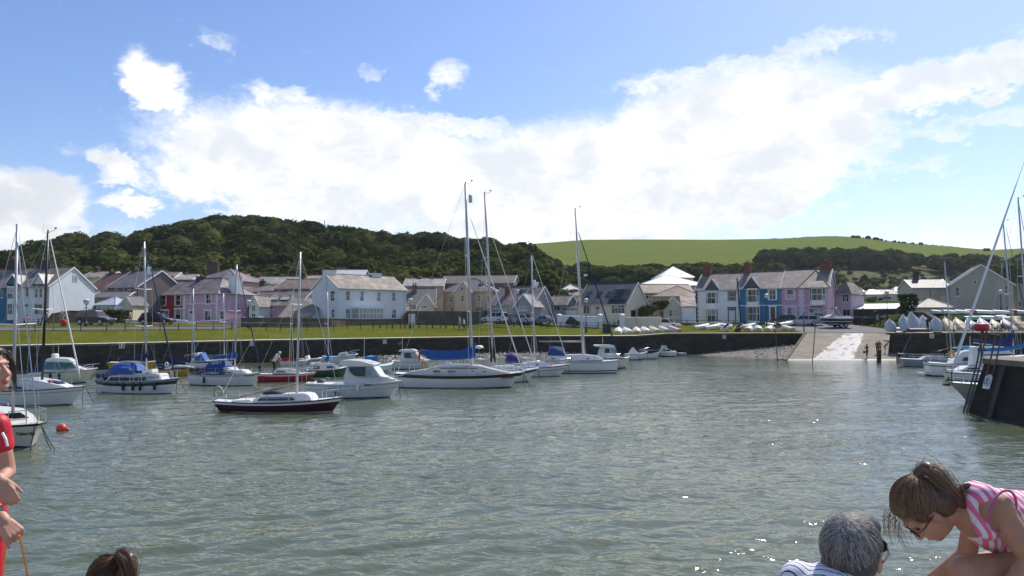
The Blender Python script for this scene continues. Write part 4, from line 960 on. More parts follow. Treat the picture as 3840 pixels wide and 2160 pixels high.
back('house with glossy slates and chimney behind the crimson house', 650, 150, 720, 150, 7, 1048, 1030, 'gx', W_DARK, SLATE_PALE, ((652, 1030), (700, 1028)))
back('hip roofed brown house behind the pink annexe', 890, 132, 1045, 130, 8, 1092, 1070, 'hip', W_DARK, SLATE, ((985, 1053, .9),))
back('dark gabled house with tiled roof beside the white house', 1026, 127, 1190, 125, 8, 1082, 1050, 'gx', W_DARK, TILE_BROWN, ((1066, 1065, .6, BRICK),), ((1145, 1088, 1163, 1107),))
for i, (a, b, e, t, yy_, c) in enumerate(((905, 1095, 1064, 1040, 150, ((918, 1023), (970, 1030))), (890, 1005, 1046, 1030, 165, ((860, 1022), (912, 1022), (975, 1028))), (1000, 1070, 1048, 1023, 170, ((1020, 1027), (1045, 1028))), (1105, 1190, 1050, 1035, 165, ((1085, 1030), (1165, 1033), (1190, 1035))))):
    back(('pale slate roof of a terrace above the annexe', 'long pale roof below the wood with many chimneys', 'pyramid topped roof among the far terrace roofs', 'short pale roof behind the dark gabled house')[i], a, yy_, b, yy_, 8, e, t, 'hip' if i == 2 else 'gx', W_CREAM, SLATE_PALE, c)
back('flat topped modern house above the white house roof', 1245, 150, 1358, 150, 8, 1036, 1014, 'gx', W_GREY, METAL_ROOF, (), ((1268, 1026, 1290, 1040), (1300, 1026, 1320, 1040)))
back('peach terrace with pale slate roof behind the white house', 1512, 146, 1662, 146, 9, 1072, 1046, 'gx', W_OLDPINK, SLATE_PALE, ((1573, 1042), (1618, 1045)))
back('long brown roofed building below the wood', 1652, 150, 1925, 148, 9, 1062, 1036, 'gx', W_DARK, roofmat('umber_tiles', (.12, .10, .085), (.16, .135, .11), .3), (), ((1890, 1064, 1910, 1074),))
back('beige cottage with pale pyramid roof behind the garage', 2105, 146, 2178, 146, 6.5, 1086, 1068, 'hip', W_OLDPINK, METAL_ROOF)
back('cream cottage between the garage and the blue slated bungalow', 2140, 133, 2172, 133, 5, 1108, 1096, 'gx', W_CREAM, TILE_BROWN)
back('hall with broad pale hipped roof behind the bungalows', 2400, 158, 2655, 158, 16, 1068, 1031, 'hip', W_OLDPINK, METAL_ROOF, cat='hall')
back('upper hall block with white pyramid roof', 2473, 168, 2602, 168, 8, 1037, 1000, 'hip', W_OLDPINK, METAL_ROOF, cat='hall')
back('brown roofed bungalow behind the garden shrubs', 2395, 146, 2600, 146, 8, 1098, 1068, 'gx', W_TAN, TILE_BROWN, (), ((2420, 1108, 2445, 1122),))
back('tan hip roofed bungalow behind the striped garage', 2450, 136, 2628, 134, 8, 1108, 1074, 'hip', W_TAN, TILE_BROWN, (), ((2476, 1114, 2489, 1128),))
# --- right hand side beyond the slipway
back('cream cottage wing with slate roof beside the tall cream gable', 3425, 129, 3566, 128, 7.5, 1079, 1050, 'gx', W_STONE, SLATE_GREY, ((3434, 1018, .8, STONE_CH),), ((3476, 1085, 3494, 1120),))
A, B = PT(3566, 126), PT(3806, 122.5)
h = House('detached_house', 'tall cream gable ended house above the stored dinghies', A, B, 10, gz(1070, 126), gz(993, 124), 'gy', W_STONE, SLATE_GREY)
for r in ((3582, 1077, 3599, 1110), (3769, 1068, 3779, 1104)): h.win(r, nx=1)
h.win((3770, 1148, 3782, 1170)); h.finish(); h.chimney(3708, 985, .5, .5, y=4, mt=STONE_CH, zlow=h.he)
u, v = h.uv(3656, 1057); q = MB(); h.bx(q, 'front', u-.25, u+.25, v-.3, v+.3, .002, .05); w_ = q.build('attic_window', TRIM, h.root); q = MB(); h.bx(q, 'front', u-.18, u+.18, v-.23, v+.23, .05, .06); q.build('pane', GLASS, w_)
A, B = PT(3808, 124), PT(3900, 121); h = House('house', 'cream flat fronted annexe beyond the tall gable', A, B, 8, gz(1064, 124), gz(1064, 124)+.2, 'flat', W_STONE, SLATE_GREY); h.win((3815, 1132, 3830, 1150)); h.finish()
A, B = PT(3438, 116), PT(3566, 115)
h = House('hut', 'small slate hip roofed hut behind the stored dinghies', A, B, 4.5, gz(1146, 116), gz(1118, 118), 'hip', W_CREAM, SLATE, cat='hut', over=.5); h.finish(); h.chimney(3538, 1112, .5, .5, y=2.2, mt=W_OLDPINK, pots=1)
A, B = PT(3195, 128), PT(3360, 124)
h = House('shelter', 'long low open fronted shelter with pale sheet roof', A, B, 6, gz(1158, 127), gz(1141, 131), 'lean', mat('dark_timber', (.05, .035, .028), .8), METAL_ROOF, cat='shelter')
for k in range(5): h.win((h.L*(k+.1)/5, h.L*(k+.9)/5, .5, 1.35), px=False, nx=2, ny=1, sill=False, frame=mat('dark_timber', (.05, .035, .028)))
h.finish()
for i, (px, py, w_, d_) in enumerate(((3235, 1082, 3.2, 215), (3280, 1084, 4.6, 210), (3330, 1086, 5.5, 212), (3385, 1068, 4.2, 240), (3372, 1078, 3.5, 238))):
    x = gx(px, d_); z = ground_z(x, d_); A = Vector((x-w_/2, d_)); B = Vector((x+w_/2, d_))
    hh = House('chalet', ('tiny white roofed chalet on the slope', 'chalet with glaring white pyramid roof', 'long grey roofed chalet with twin gables', 'upper chalet with glaring pale roof among gorse', 'low dark chalet beside the upper pale roofed one')[i], A, B, 3.5, z+2.2, z+3.4, 'hip' if i != 2 else 'gx', W_CREAM if i != 4 else W_DARK, METAL_ROOF if i != 2 else SLATE_PALE, zb=z-.4, cat='chalet')
    hh.win((hh.L*.3, hh.L*.7, .9, 1.8), px=False, nx=2, ny=1); hh.finish()
# conservatory
A, B = PT(346, 112), PT(430, 110.5); zb = ground_z(A.x, A.y)-.05
h = House('conservatory', 'white glazed conservatory with peaked glass roof beside the gable', A, B, 4, gz(1142, 112), gz(1114, 114), 'hip', W_WHITE, mat('conservatory_glazing', (.45, .5, .5), .2, var=.2), zb=zb, cat='conservatory', over=.1)
n = 5
for k in range(n): h.win((h.L*(k+.06)/n, h.L*(k+.94)/n, .8, h.he-.15), px=False, nx=1, ny=1, sill=False, glass=NET)
h.finish()
# boundary walls
def garden_wall(label, pts, ztops, mt=None, th=.4, cop=True, nm='boundary_wall'):
    """free-standing wall along plan points"""
    P = [Vector(p) for p in pts]; rt = empty(nm, (P[0].x, P[0].y, 0), 0, label, 'wall'); o = P[0]; rg = []; cg = []
    for i, p in enumerate(P):
        d = (P[min(i+1, len(P)-1)] - P[max(i-1, 0)]).normalized(); nn = Vector((-d.y, d.x))*th/2; z0 = ground_z(p.x, p.y)-.4; a, b = p-o-nn, p-o+nn; z = ztops[i]
        rg.append([(a.x, a.y, z0), (a.x, a.y, z-.1), (b.x, b.y, z-.1), (b.x, b.y, z0)]); e = nn.normalized()*.05; a, b = a-e, b+e
        cg.append([(a.x, a.y, z-.098), (a.x, a.y, z-.03), ((a.x+b.x)/2, (a.y+b.y)/2, z), (b.x, b.y, z-.03), (b.x, b.y, z-.098)])
    q = MB(); q.loft(rg); q.build('face', mt or M_WALL, rt)
    if cop: q = MB(); q.loft(cg); q.build('coping', M_COP if mt is None else mt, rt)
    return rt
M_WALLD = stonemat('mossy_wall', (.05, .046, .036), (.08, .07, .055), (.04, .036, .03))
garden_wall('dark curved stone wall between the blank gable and the hedge', [PT(176, 100), PT(200, 101), PT(260, 104), PT(330, 107), PT(495, 111)], [4.6, 5.7, 6.1, 6.1, 6.3], M_WALLD)
garden_wall('low lilac pink garden wall in front of the lilac house', [PT(700, 104), PT(830, 103), PT(915, 102)], [4.6, 4.75, 5.25], W_PINK)
garden_wall('low white railed garden wall before the crimson house', [PT(475, 108), PT(590, 107), PT(700, 104.2)], [4.9, 4.85, 4.8], W_SKY)
garden_wall('long grey stone wall in front of the white house', [PT(905, 96), PT(1110, 100), PT(1240, 104), PT(1290, 107.5)], [gz(1190, 96), gz(1192, 100), gz(1193, 104), gz(1195, 107.5)])
garden_wall('stone wall stretch behind the lawn below the glazed porch', [PT(1290, 107.7), PT(1400, 113), PT(1510, 118)], [gz(1195, 107.7), gz(1196, 113), gz(1194, 118)])
garden_wall('tall stone wall behind the lawn benches with narrow gate', [PT(1513, 118.2), PT(1525, 119), PT(1660, 119.5), PT(1812, 119.5)], [gz(1192, 118), gz(1166, 119), gz(1166, 119.5), gz(1168, 119.5)])
q = MB(); gp = PT(1545, 118.7); q.box(gp.x-.5, gp.x+.5, gp.y-.3, gp.y-.06, ground_z(gp.x, gp.y)-.1, gz(1177, 118.7)); o = q.build('garden_gate', W_WHITE); tag(o, 'narrow white garden gate set in the tall stone wall', 'gate')
garden_wall('low white wall with pillars before the cream bungalow door', [PT(2092, 116.5), PT(2255, 115.5)], [gz(1183, 116.5), gz(1187, 115.5)], W_WHITE)
garden_wall('low cream wall before the cream bungalow gable', [PT(2330, 114.2), PT(2480, 112.8)], [gz(1189, 114), gz(1189, 112.8)], W_CREAM)
for px, d, i in ((2097, 116.4, 0), (2250, 115.4, 1), (2333, 114, 2)):
    p = PT(px, d); z = ground_z(p.x, p.y); q = MB(); q.box(-.32, .32, -.32, .32, -.2, gz(1183, d)-z); q.lathe([(.5, gz(1183, d)-z+.01), (.46, gz(1183, d)-z+.1), (.05, gz(1176, d)-z)], (0, 0, 0), 4)
    o = q.build('gate_pillar', W_WHITE, None, loc=(p.x, p.y, z)); tag(o, ('white gate pillar with pyramid cap beside the bungalow garage', 'white gate pillar with pyramid cap by the bungalow door', 'white gate pillar with pyramid cap at the cream wall')[i], 'pillar')
hedge_row('clipped leafy hedge on the roadside by the stone wall', PT(330, 101), PT(466, 104), 1.9, 1.0, .55)
hedge_row('dark hedge beside the low shelter', PT(3375, 118), PT(3440, 117), 3.0, 1.2, .3)
# ------------------------------------------------------------------ boats
CLEAR = mat('vinyl_window', (.30, .34, .38), .12, var=.4, scale=3)
TINT = mat('tinted_acrylic', (.015, .018, .024), .08, var=.3)
TEALG = mat('teal_glass', (.05, .16, .17), .06, var=.3)
ANTI = mat('antifouling', (.012, .016, .022), .6, var=.3)
SPAR = mat('varnished_spar', (.28, .20, .12), .5, var=.2)
DSPAR = mat('black_spar', (.012, .012, .014), .4)
def col(n, c, r=.3, **k): return mat(n, c, r, var=.06, coat=.2, **k)
def lettering(txt, parent, loc, size, mt, rot=(math.pi/2, 0, 0), bold=0.0, align='LEFT', name='lettering'):
    cu = bpy.data.curves.new(name, 'FONT'); cu.body = txt; cu.size = size; cu.align_x = align; cu.extrude = .004; cu.offset = bold; cu.resolution_u = 2
    t = bpy.data.objects.new('txt', cu); COL.objects.link(t); bpy.context.view_layer.update()
    me = bpy.data.meshes.new_from_object(t.evaluated_get(bpy.context.evaluated_depsgraph_get())); bpy.data.objects.remove(t); me.materials.clear(); me.materials.append(mt); me.name = name
    o = bpy.data.objects.new(name, me); COL.objects.link(o); o.parent = parent; o.location = loc; o.rotation_euler = rot
    return o
class Boat:
    """stern/bow: waterline pixels of the photograph; everything else is traced onto the boat's own centre plane"""
    def __init__(s, name, label, stern, bow, B, fb, hull, rb=.6, rs=.2, tr=.7, bands=(), boot=None, deck=None, cat='yacht', group=None, roll=0, rub=None, flare=.25, smooth=True):
        a, b = (atz(*stern), atz(*bow)) if not isinstance(stern, Vector) else (stern, bow)
        c = (a+b)/2; d = b-a; s.L = d.length; s.rz = math.atan2(d.y, d.x); s.c = c; s.B = B; s.fb = fb; s.rb, s.rs, s.tr, s.fl = rb, rs, tr, flare
        s.root = empty(name, (c.x, c.y, 0), s.rz, label, cat, group)
        if roll: s.root.rotation_euler[0] = roll
        s.ca, s.sa = math.cos(s.rz), math.sin(s.rz); s.near = -1 if s.ca > 0 else 1
        lv = sorted(set([1, .93, .75, .5, .25, .1, 0, -.4, -1] + [v for q in bands for v in q[:2]] + ([boot[0]] if boot else [])), reverse=True)
        mats = [hull]; mb = MB(); N = 17
        def mi(f):
            if boot and f < boot[0]: m = boot[1]
            elif f < 0: m = ANTI
            else:
                m = hull
                for (f1, f0, bm) in bands:
                    if f0 < f < f1: m = bm
            if m not in mats: mats.append(m)
            return mats.index(m)
        ts = [1-(1-i/(N-1))**1.25 for i in range(N)]
        for sg in (1, -1):
            for j in range(len(lv)-1):
                k = mi((lv[j]+lv[j+1])/2)
                for i in range(N-1):
                    q = [s.side(ts[i], lv[j], sg), s.side(ts[i+1], lv[j], sg), s.side(ts[i+1], lv[j+1], sg), s.side(ts[i], lv[j+1], sg)]
                    mb.add(q, [(0, 1, 2, 3)], k)
        tp = [s.side(0, f, 1) for f in lv] + [s.side(0, f, -1) for f in reversed(lv)]
        for j in range(len(lv)-1):
            mb.add([s.side(0, lv[j], 1), s.side(0, lv[j], -1), s.side(0, lv[j+1], -1), s.side(0, lv[j+1], 1)], [(0, 1, 2, 3)], mi((lv[j]+lv[j+1])/2))
        o = mb.build('hull', mats, s.root)
        bm = bmesh.new(); bm.from_mesh(o.data); bmesh.ops.remove_doubles(bm, verts=bm.verts, dist=.0005); bmesh.ops.recalc_face_normals(bm, faces=bm.faces); bm.to_mesh(o.data); bm.free()
        smooth_by_angle(o, 38); s.hull = o
        dk = MB()
        for i in range(N-1):
            for sg in (1, -1):
                p, q = Vector(s.side(ts[i], 1, sg)), Vector(s.side(ts[i+1], 1, sg)); pm, qm = Vector((p.x, 0, p.z+.03*s.B)), Vector((q.x, 0, q.z+.03*s.B))
                dz = Vector((0, 0, -.015)); dk.add([p+dz, q+dz, qm, pm], [(0, 1, 2, 3)])
        dk.build('deck', deck or GEL, s.root, smooth=True)
        rl = MB()
        for sg in (1, -1): rl.tube([Vector(s.side(t, 1, sg))+Vector((0, 0, .0)) for t in ts], .028, 5)
        rl.build('rubbing_strake', rub or ALU, s.root)
    def side(s, t, f, sg=1):
        fb = s.fb; zs = fb[0]*(1-t)*(1-2*t) + fb[1]*4*t*(1-t) + fb[2]*t*(2*t-1)
        h = s.tr + (1-s.tr)*math.sin(math.pi/2*min(1, t/.45)) if t < .45 else max(0, math.cos(math.pi/2*((t-.45)/.55)**1.5))
        if f >= 0: w = (.84+.16*f**.7) * (1 - s.fl*(1-f)*t**3); xb = s.L/2 + s.rb*f**1.2; xs = -s.L/2 - s.rs*f; z = zs*f
        else: w = (.84 - .7*(-f)**1.5)*(1-s.fl*t**3); xb = s.L/2 + f*.25*s.L; xs = -s.L/2 - f*.08*s.L; z = f*.5
        return (xs+(xb-xs)*t, sg*s.B/2*h*w, z)
    def hb(s, x):
        """half beam at the sheer"""
        t = min(1, max(0, (x+s.L/2+s.rs)/(s.L+s.rs+s.rb))); return s.side(t, 1)[1], s.side(t, 1)[2]
    def pl(s, px, py, off=0.0):
        """(x, z) where the pixel meets the plane y = off of the boat"""
        d = ray(px, py); o = (-s.c.x, -s.c.y, EYE)
        ox, oy = o[0]*s.ca+o[1]*s.sa, -o[0]*s.sa+o[1]*s.ca; dx_, dy_ = d[0]*s.ca+d[1]*s.sa, -d[0]*s.sa+d[1]*s.ca
        k = (off-oy)/dy_; return ox+dx_*k, EYE+d[2]*k
    def yside(s, x, z, w, z0, tp, inset=.18):
        return max(.04, min(w, s.hb(x)[0]-inset) - tp*max(0, z-z0))
    def trunk(s, name, prof, w, tp=.22, mt=None, px=True, parent=None, inset=.18, smooth=True):
        """closed body from a traced side outline, tapering inwards with height"""
        P = [s.pl(*p) if px else p for p in prof]; z0 = min(p[1] for p in P); mb = MB()
        rg = [[(x, sg*s.yside(x, z, w, z0, tp, inset), z) for x, z in P] for sg in (1, -1)]
        mb.loft(rg, True, True); o = mb.build(name, mt or GEL, parent or s.root)
        bm = bmesh.new(); bm.from_mesh(o.data)
        es = [e for e in bm.edges if len(e.link_faces) == 2 and e.calc_face_angle(0) > .5]
        bmesh.ops.bevel(bm, geom=es, offset=.035, segments=2, affect='EDGES'); bm.to_mesh(o.data); bm.free(); smooth_by_angle(o, 45)
        s.last = (w, z0, tp, inset); return o
    def panel(s, poly, mt=None, name='window', parent=None, px=True, out=.012, th=.01, both=True):
        P = [s.pl(*p) if px else p for p in poly]; w, z0, tp, inset = s.last; r = None
        for sg in ((-1, 1) if both else (s.near,)):
            mb = MB(); v = [(x, sg*(s.yside(x, z, w, z0, tp, inset)+out), z) for x, z in P]; mb.prism(v, (0, sg*th, 0)); r = mb.build(name, mt or TINT, parent or s.root)
        return r
    def cross(s, a, b, mt=None, name='windscreen', parent=None, k=.9, px=True, th=.02):
        """pane across the boat between two traced points"""
        a, b = (s.pl(*a), s.pl(*b)) if px else (a, b); w, z0, tp, inset = s.last
        ya, yb = s.yside(*a, w, z0, tp, inset)*k, s.yside(*b, w, z0, tp, inset)*k
        n = Vector((b[1]-a[1], 0, -(b[0]-a[0]))).normalized()*th
        if n.x < 0: n = -n
        mb = MB(); mb.prism([(a[0], -ya, a[1]), (a[0], ya, a[1]), (b[0], yb, b[1]), (b[0], -yb, b[1])], n); return mb.build(name, mt or TINT, parent or s.root)
    def mast(s, base, top, r=.06, mt=None, spread=(.55,), fore=None, fore_to=None, back=True, ftop=None, head=True, fr=None, shrouds=True):
        x0, z0 = s.pl(*base); x1, z1 = s.pl(*top); zd = s.hb(x0)[1]; s.mx, s.mz0, s.mx1, s.mz1 = x0, z0, x1, z1
        mb = MB(); xb_ = x0 - (x1-x0)/(z1-z0)*(z0-zd); mb.tube([(xb_, 0, min(zd, z0)-.05), ((x0+x1)/2, 0, (z0+z1)/2), (x1, 0, z1)], [r, r, r*.8], 8); m = mb.build('mast', mt or ALU, s.root, smooth=True)
        at_z = lambda z: x0 + (x1-x0)*(z-z0)/(z1-z0)
        tips = []
        for f in spread:
            z = z0+(z1-z0)*f; w = s.B*.36
            for sg in (1, -1):
                q = MB(); q.tube([(at_z(z), 0, z), (at_z(z)-.12, sg*w, z+.05)], [.03, .018], 5); q.build('spreader', WHITE, m)
            tips.append((at_z(z)-.12, w, z+.05))
        if shrouds:
            for sg in (1, -1):
                b_, zb = s.hb(x0-.1); path = [(x0-.1, sg*(b_-.05), zb)] + [(t[0], sg*t[1], t[2]) for t in tips] + [(x1, 0, z1-.05)]
                q = MB(); q.tube(path, .009, 4); q.build('shroud', STEEL, s.root)
                q = MB(); q.tube([(x0+.25, sg*(b_-.06), zb), (at_z(z0+(z1-z0)*(spread[0] if spread else .6)), 0, z0+(z1-z0)*(spread[0] if spread else .6))], .008, 4); q.build('shroud', STEEL, s.root)
        if fore is not None:
            xf, zf = s.pl(*fore_to) if fore_to else (s.L/2+s.rb-.1, s.fb[2])
            ft = s.pl(*ftop) if ftop else (x1, z1-.1)
            q = MB(); rr = fr or (.05 if fore != 'wire' else .009); P0, P1 = Vector((xf, 0, zf)), Vector((ft[0], 0, ft[1]))
            q.tube([P0, P0.lerp(P1, .06), P0.lerp(P1, .5), P0.lerp(P1, .96), P1], [rr*.4, rr, rr*.9, rr*.55, rr*.3], 6); q.build('furled_sail' if fore != 'wire' else 'forestay', STEEL if fore == 'wire' else fore, s.root, smooth=True)
        if back: q = MB(); q.tube([(-s.L/2-s.rs+.05, 0, s.fb[0]), (x1, 0, z1)], .008, 4); q.build('backstay', STEEL, s.root)
        if head:
            q = MB(); q.tube([(x1-.02, 0, z1-.03), (x1+.42, 0, z1+.14), (x1+.45, 0, z1+.25)], .012, 4); q.box(x1+.38, x1+.52, -.006, .006, z1+.2, z1+.28); q.build('wind_vane', IRON, m)
            q = MB(); q.lathe([(.04, z1), (.045, z1+.12), (.02, z1+.16)], (x1, 0, 0), 6); q.build('masthead_light', IRON, m); q = MB(); q.tube([(x1-.05, 0, z1), (x1-.3, 0, z1+.02), (x1-.3, 0, z1+.5)], .006, 4); q.build('aerial', IRON, m)
        return m
    def boom(s, a, b, r=.045, mt=None):
        x0, z0 = s.pl(*a); x1, z1 = s.pl(*b); q = MB(); q.tube([(x0, 0, z0), (x1, 0, z1)], r, 7); return q.build('boom', mt or ALU, s.root, smooth=True)
    def cover(s, outline, mt, w=.16, name='sail_cover'):
        """sail bag traced from its side outline, rounded across"""
        P = [s.pl(*p) for p in outline]; n = 14; xs_ = [p[0] for p in P]; xa, xb = min(xs_), max(xs_); rg = []
        def span(x):
            zs = []
            for (x0, z0), (x1, z1) in zip(P, P[1:]+P[:1]):
                if (x0-x)*(x1-x) <= 0 and abs(x1-x0) > 1e-6: zs.append(z0+(z1-z0)*(x-x0)/(x1-x0))
            return (min(zs), max(zs)) if zs else (0, 0)
        for i in range(n+1):
            x = xa + (xb-xa)*(.004+.992*i/n); lo, hi = span(x); c, hh = (lo+hi)/2, max(.03, (hi-lo)/2); ww = w*min(1, .5+hh) * (.75+.12*math.sin(i*2.1))
            rg.append([(x, ww*math.cos(t)*(.6 if math.sin(t) > .3 else 1), c+hh*math.sin(t)) for t in [2*math.pi*k/12 for k in range(12)]])
        mb = MB(); mb.loft(rg, True, True); return smooth_by_angle(mb.build(name, mt, s.root), 60)
    def dodger(s, outline, w, mt, glass=None):
        """spray hood: traced outline swept over arched hoops; outline runs aft-bottom, aft-top, ..., front-bottom"""
        P = [s.pl(*p) for p in outline]; zb = min(p[1] for p in P); mb = MB(); rg = []
        for x, z in P:
            h = max(.05, z-zb); rg.append([(x, w*math.copysign(abs(math.cos(t))**.6, math.cos(t)), zb+h*math.sin(t)**.7) for t in [math.pi*k/10 for k in range(11)]])
        mb.loft(rg, False, False); o = mb.build('spray_hood', mt, s.root, smooth=True)
        if glass:
            Q = [s.pl(*p) for p in glass]
            for sg in (1, -1):
                q = MB(); q.prism([(x, sg*(w+.015)*(1-.25*max(0, (z-zb))), z) for x, z in Q], (0, sg*.006, 0)); q.build('window', CLEAR, o)
        return o
    def rails(s, h=.55, n=5, pulpit=True, pushpit=True, ts=(.12, .8)):
        for sg in (1, -1):
            pts = []
            for i in range(n):
                t = ts[0]+(ts[1]-ts[0])*i/(n-1); p = Vector(s.side(t, 1, sg)); p.y *= .96; q = MB(); q.tube([p, p+Vector((0, 0, h))], .013, 5); q.build('stanchion', STEEL, s.root); pts.append(p+Vector((0, 0, h)))
            q = MB(); q.tube(pts, .007, 4); q.tube([p-Vector((0, 0, h*.45)) for p in pts], .006, 4); q.build('lifeline', STEEL, s.root)
        if pulpit:
            q = MB(); a, b = Vector(s.side(.84, 1, 1)), Vector(s.side(.84, 1, -1)); f = Vector((s.L/2+s.rb+.12, 0, s.fb[2]+h)); up = Vector((0, 0, h)); m1, m2 = Vector(s.side(.94, 1, 1)), Vector(s.side(.94, 1, -1))
            q.tube([a+up, m1+up*1.03, f, m2+up*1.03, b+up], .017, 5); 
            for p in (a, b, m1, m2): q.tube([p, p+up*1.0], .015, 5)
            q.tube([a+up*.5, m1+up*.5], .012, 4); q.tube([b+up*.5, m2+up*.5], .012, 4); q.build('pulpit', STEEL, s.root)
        if pushpit:
            q = MB(); a, b = Vector(s.side(.0, 1, 1)), Vector(s.side(.0, 1, -1)); a2, b2 = Vector(s.side(.12, 1, 1)), Vector(s.side(.12, 1, -1)); up = Vector((0, 0, h))
            q.tube([a2+up, a+up, b+up, b2+up], .016, 5)
            for p in (a, b, a2, b2): q.tube([p, p+up], .014, 5)
            q.build('pushpit', STEEL, s.root)
    def lines(s, n=2, stern=False, mt=None):
        for i in range(n):
            q = MB(); a = Vector((s.L/2+s.rb*.9, (.1 if i else -.1), s.fb[2]-.03)); e = Vector((s.L/2+s.rb+.1+.5*i, (.35 if i else -.3), -.3)); m = a.lerp(e, .5)+Vector((-.06, 0, -.05)); q.tube([a, m, e], .016, 5); q.build('mooring_line', mt or DARKROPE, s.root)
        if stern: q = MB(); a = Vector((-s.L/2-s.rs, 0, s.fb[0]-.05)); q.tube([a, a+Vector((-.25, s.near*.2, -s.fb[0]-.2))], .016, 5); q.build('mooring_line', mt or DARKROPE, s.root)
    def fender(s, px, py, h=.5, r=.085, mt=None):
        x, z = s.pl(px, py, s.near*s.B*.45); y = s.near*(s.hb(x)[0]*.95+r); q = MB(); q.lathe([(.02, z-h/2), (r, z-h*.38), (r, z+h*.3), (.03, z+h/2)], (x, y, 0), 8); o = q.build('fender', mt or RUBBER, s.root, smooth=True)
        q = MB(); q.tube([(x, y, z+h/2), (x, y*.97, s.hb(x)[1]+.1)], .009, 4); q.build('fender_rope', ROPE, o); return o
    def proj(s, p):
        X, Y, Z = s.c.x + p[0]*s.ca - p[1]*s.sa, s.c.y + p[0]*s.sa + p[1]*s.ca, p[2]-EYE
        fw = Y*CT + Z*ST; return CX + F*X/fw, CY - F*(Z*CT - Y*ST)/fw
    def text(s, txt, px, py, size, mt=BLACK, f=None):
        """name painted on the topsides: the traced pixel is found on the hull surface itself"""
        best = None
        for i in range(121):
            for j in range(31):
                t, f_ = i/120, j/30; q = s.proj(s.side(t, f_, s.near)); e = (q[0]-px)**2 + (q[1]-py)**2
                if best is None or e < best[0]: best = (e, t, f_)
        _, t, f_ = best; t2 = min(.985, t+size*len(txt)*.5/s.L) if s.near < 0 else max(.01, t-size*len(txt)*.5/s.L)
        o, e, w = Vector(s.side(t, f_, s.near)), Vector(s.side(t2, f_, s.near)), Vector(s.side((t+t2)/2, min(1, f_+.2), s.near))-Vector(s.side((t+t2)/2, f_, s.near))
        X = (e-o).normalized(); Y = (w-X*w.dot(X)).normalized(); Z = X.cross(Y); m_ = Vector(s.side((t+t2)/2, f_, s.near)); bulge = max(0, (m_-o).dot(Z))
        R = Matrix((X, Y, Z)).transposed().to_4x4(); return lettering(txt, s.root, o+Z*(bulge+.018), size, mt, rot=R.to_euler(), bold=.003)
    def outboard(s, px, py, sc=1.0, mt=None):
        x, z = s.pl(px, py); q = MB(); q.loft([[(x+a*sc, b*sc, z+c*sc) for a, b in ((-.2, -.13), (.16, -.13), (.16, .13), (-.2, .13))] for c in (0, .12, .32)] + [[(x+a*sc*.7, b*sc*.7, z+.42*sc) for a, b in ((-.2, -.13), (.16, -.13), (.16, .13), (-.2, .13))]]); o = smooth_by_angle(q.build('outboard_engine', mt or RUBBER, s.root), 50)
        q = MB(); q.box(x-.07*sc, x+.07*sc, -.06, .06, z-.75*sc, z); q.build('engine_leg', mt or RUBBER, o); return o
    def lifebuoy(s, px, py, R, r, mt, horseshoe=True):
        x, z = s.pl(px, py); q = MB(); a0, a1 = (-.25*math.pi, 1.25*math.pi) if horseshoe else (0, 2*math.pi)
        q.tube([(x+R*.72*math.cos(a0+(a1-a0)*i/14), s.near*.55*s.B*.5, z+R*math.sin(a0+(a1-a0)*i/14)) for i in range(15)], r, 7); return q.build('lifebuoy', mt, s.root, smooth=True)
BURG = col('burgundy_hull', (.055, .012, .018)); RED = col('red_hull', (.33, .018, .03)); GREEN = col('green_hull', (.012, .07, .035)); YEL = col('yellow_hull', (.50, .30, .025)); NAVYH = col('navy_hull', (.012, .02, .05)); GREYH = col('grey_hull', (.25, .28, .32)); TEALH = col('teal_hull', (.08, .28, .25)); BROWN = col('brown_stripe', (.035, .026, .026)); OFFW = mat('off_white', (.6, .57, .5), .4)
MOOR = 'boats moored in the harbour'
# burgundy yacht
b = Boat('sailing_yacht', 'burgundy yacht with white cabin and bare lowered boom', (842, 1539), (1249, 1544), 2.0, (.52, .50, .72), BURG, rb=.5, rs=.35, tr=.6, bands=((.92, .74, WHITE),), boot=(.05, OFFW), group=MOOR, rub=BURG)
b.trunk('cabin', [(958, 1504), (982, 1483), (991, 1478.5), (1118, 1473.5), (1150, 1472), (1168, 1475), (1180, 1490), (1182, 1500)], .62, .3, WHITE); b.panel([(983, 1499), (995, 1486.5), (1112, 1485), (1125, 1496.5)], TINT)
b.trunk('hatch_hood', [(994, 1478), (999, 1467), (1041, 1464.5), (1064, 1472), (1064, 1477)], .42, .2, mat('grey_canvas', (.05, .055, .065), .8)); b.trunk('coaming', [(885, 1504), (888, 1497), (960, 1495), (960, 1504)], .6, .1, WHITE)
b.mast((1114, 1471), (1126, 945), .062, fore='wire', spread=(.62,), head=False, back=True); b.boom((886, 1494), (1109, 1440), .045, SPAR); b.rails(.42, 5); b.lines(2, True, ROPE)
b.lifebuoy(838, 1468, .27, .065, mat('weathered_foam', (.42, .38, .28), .8))
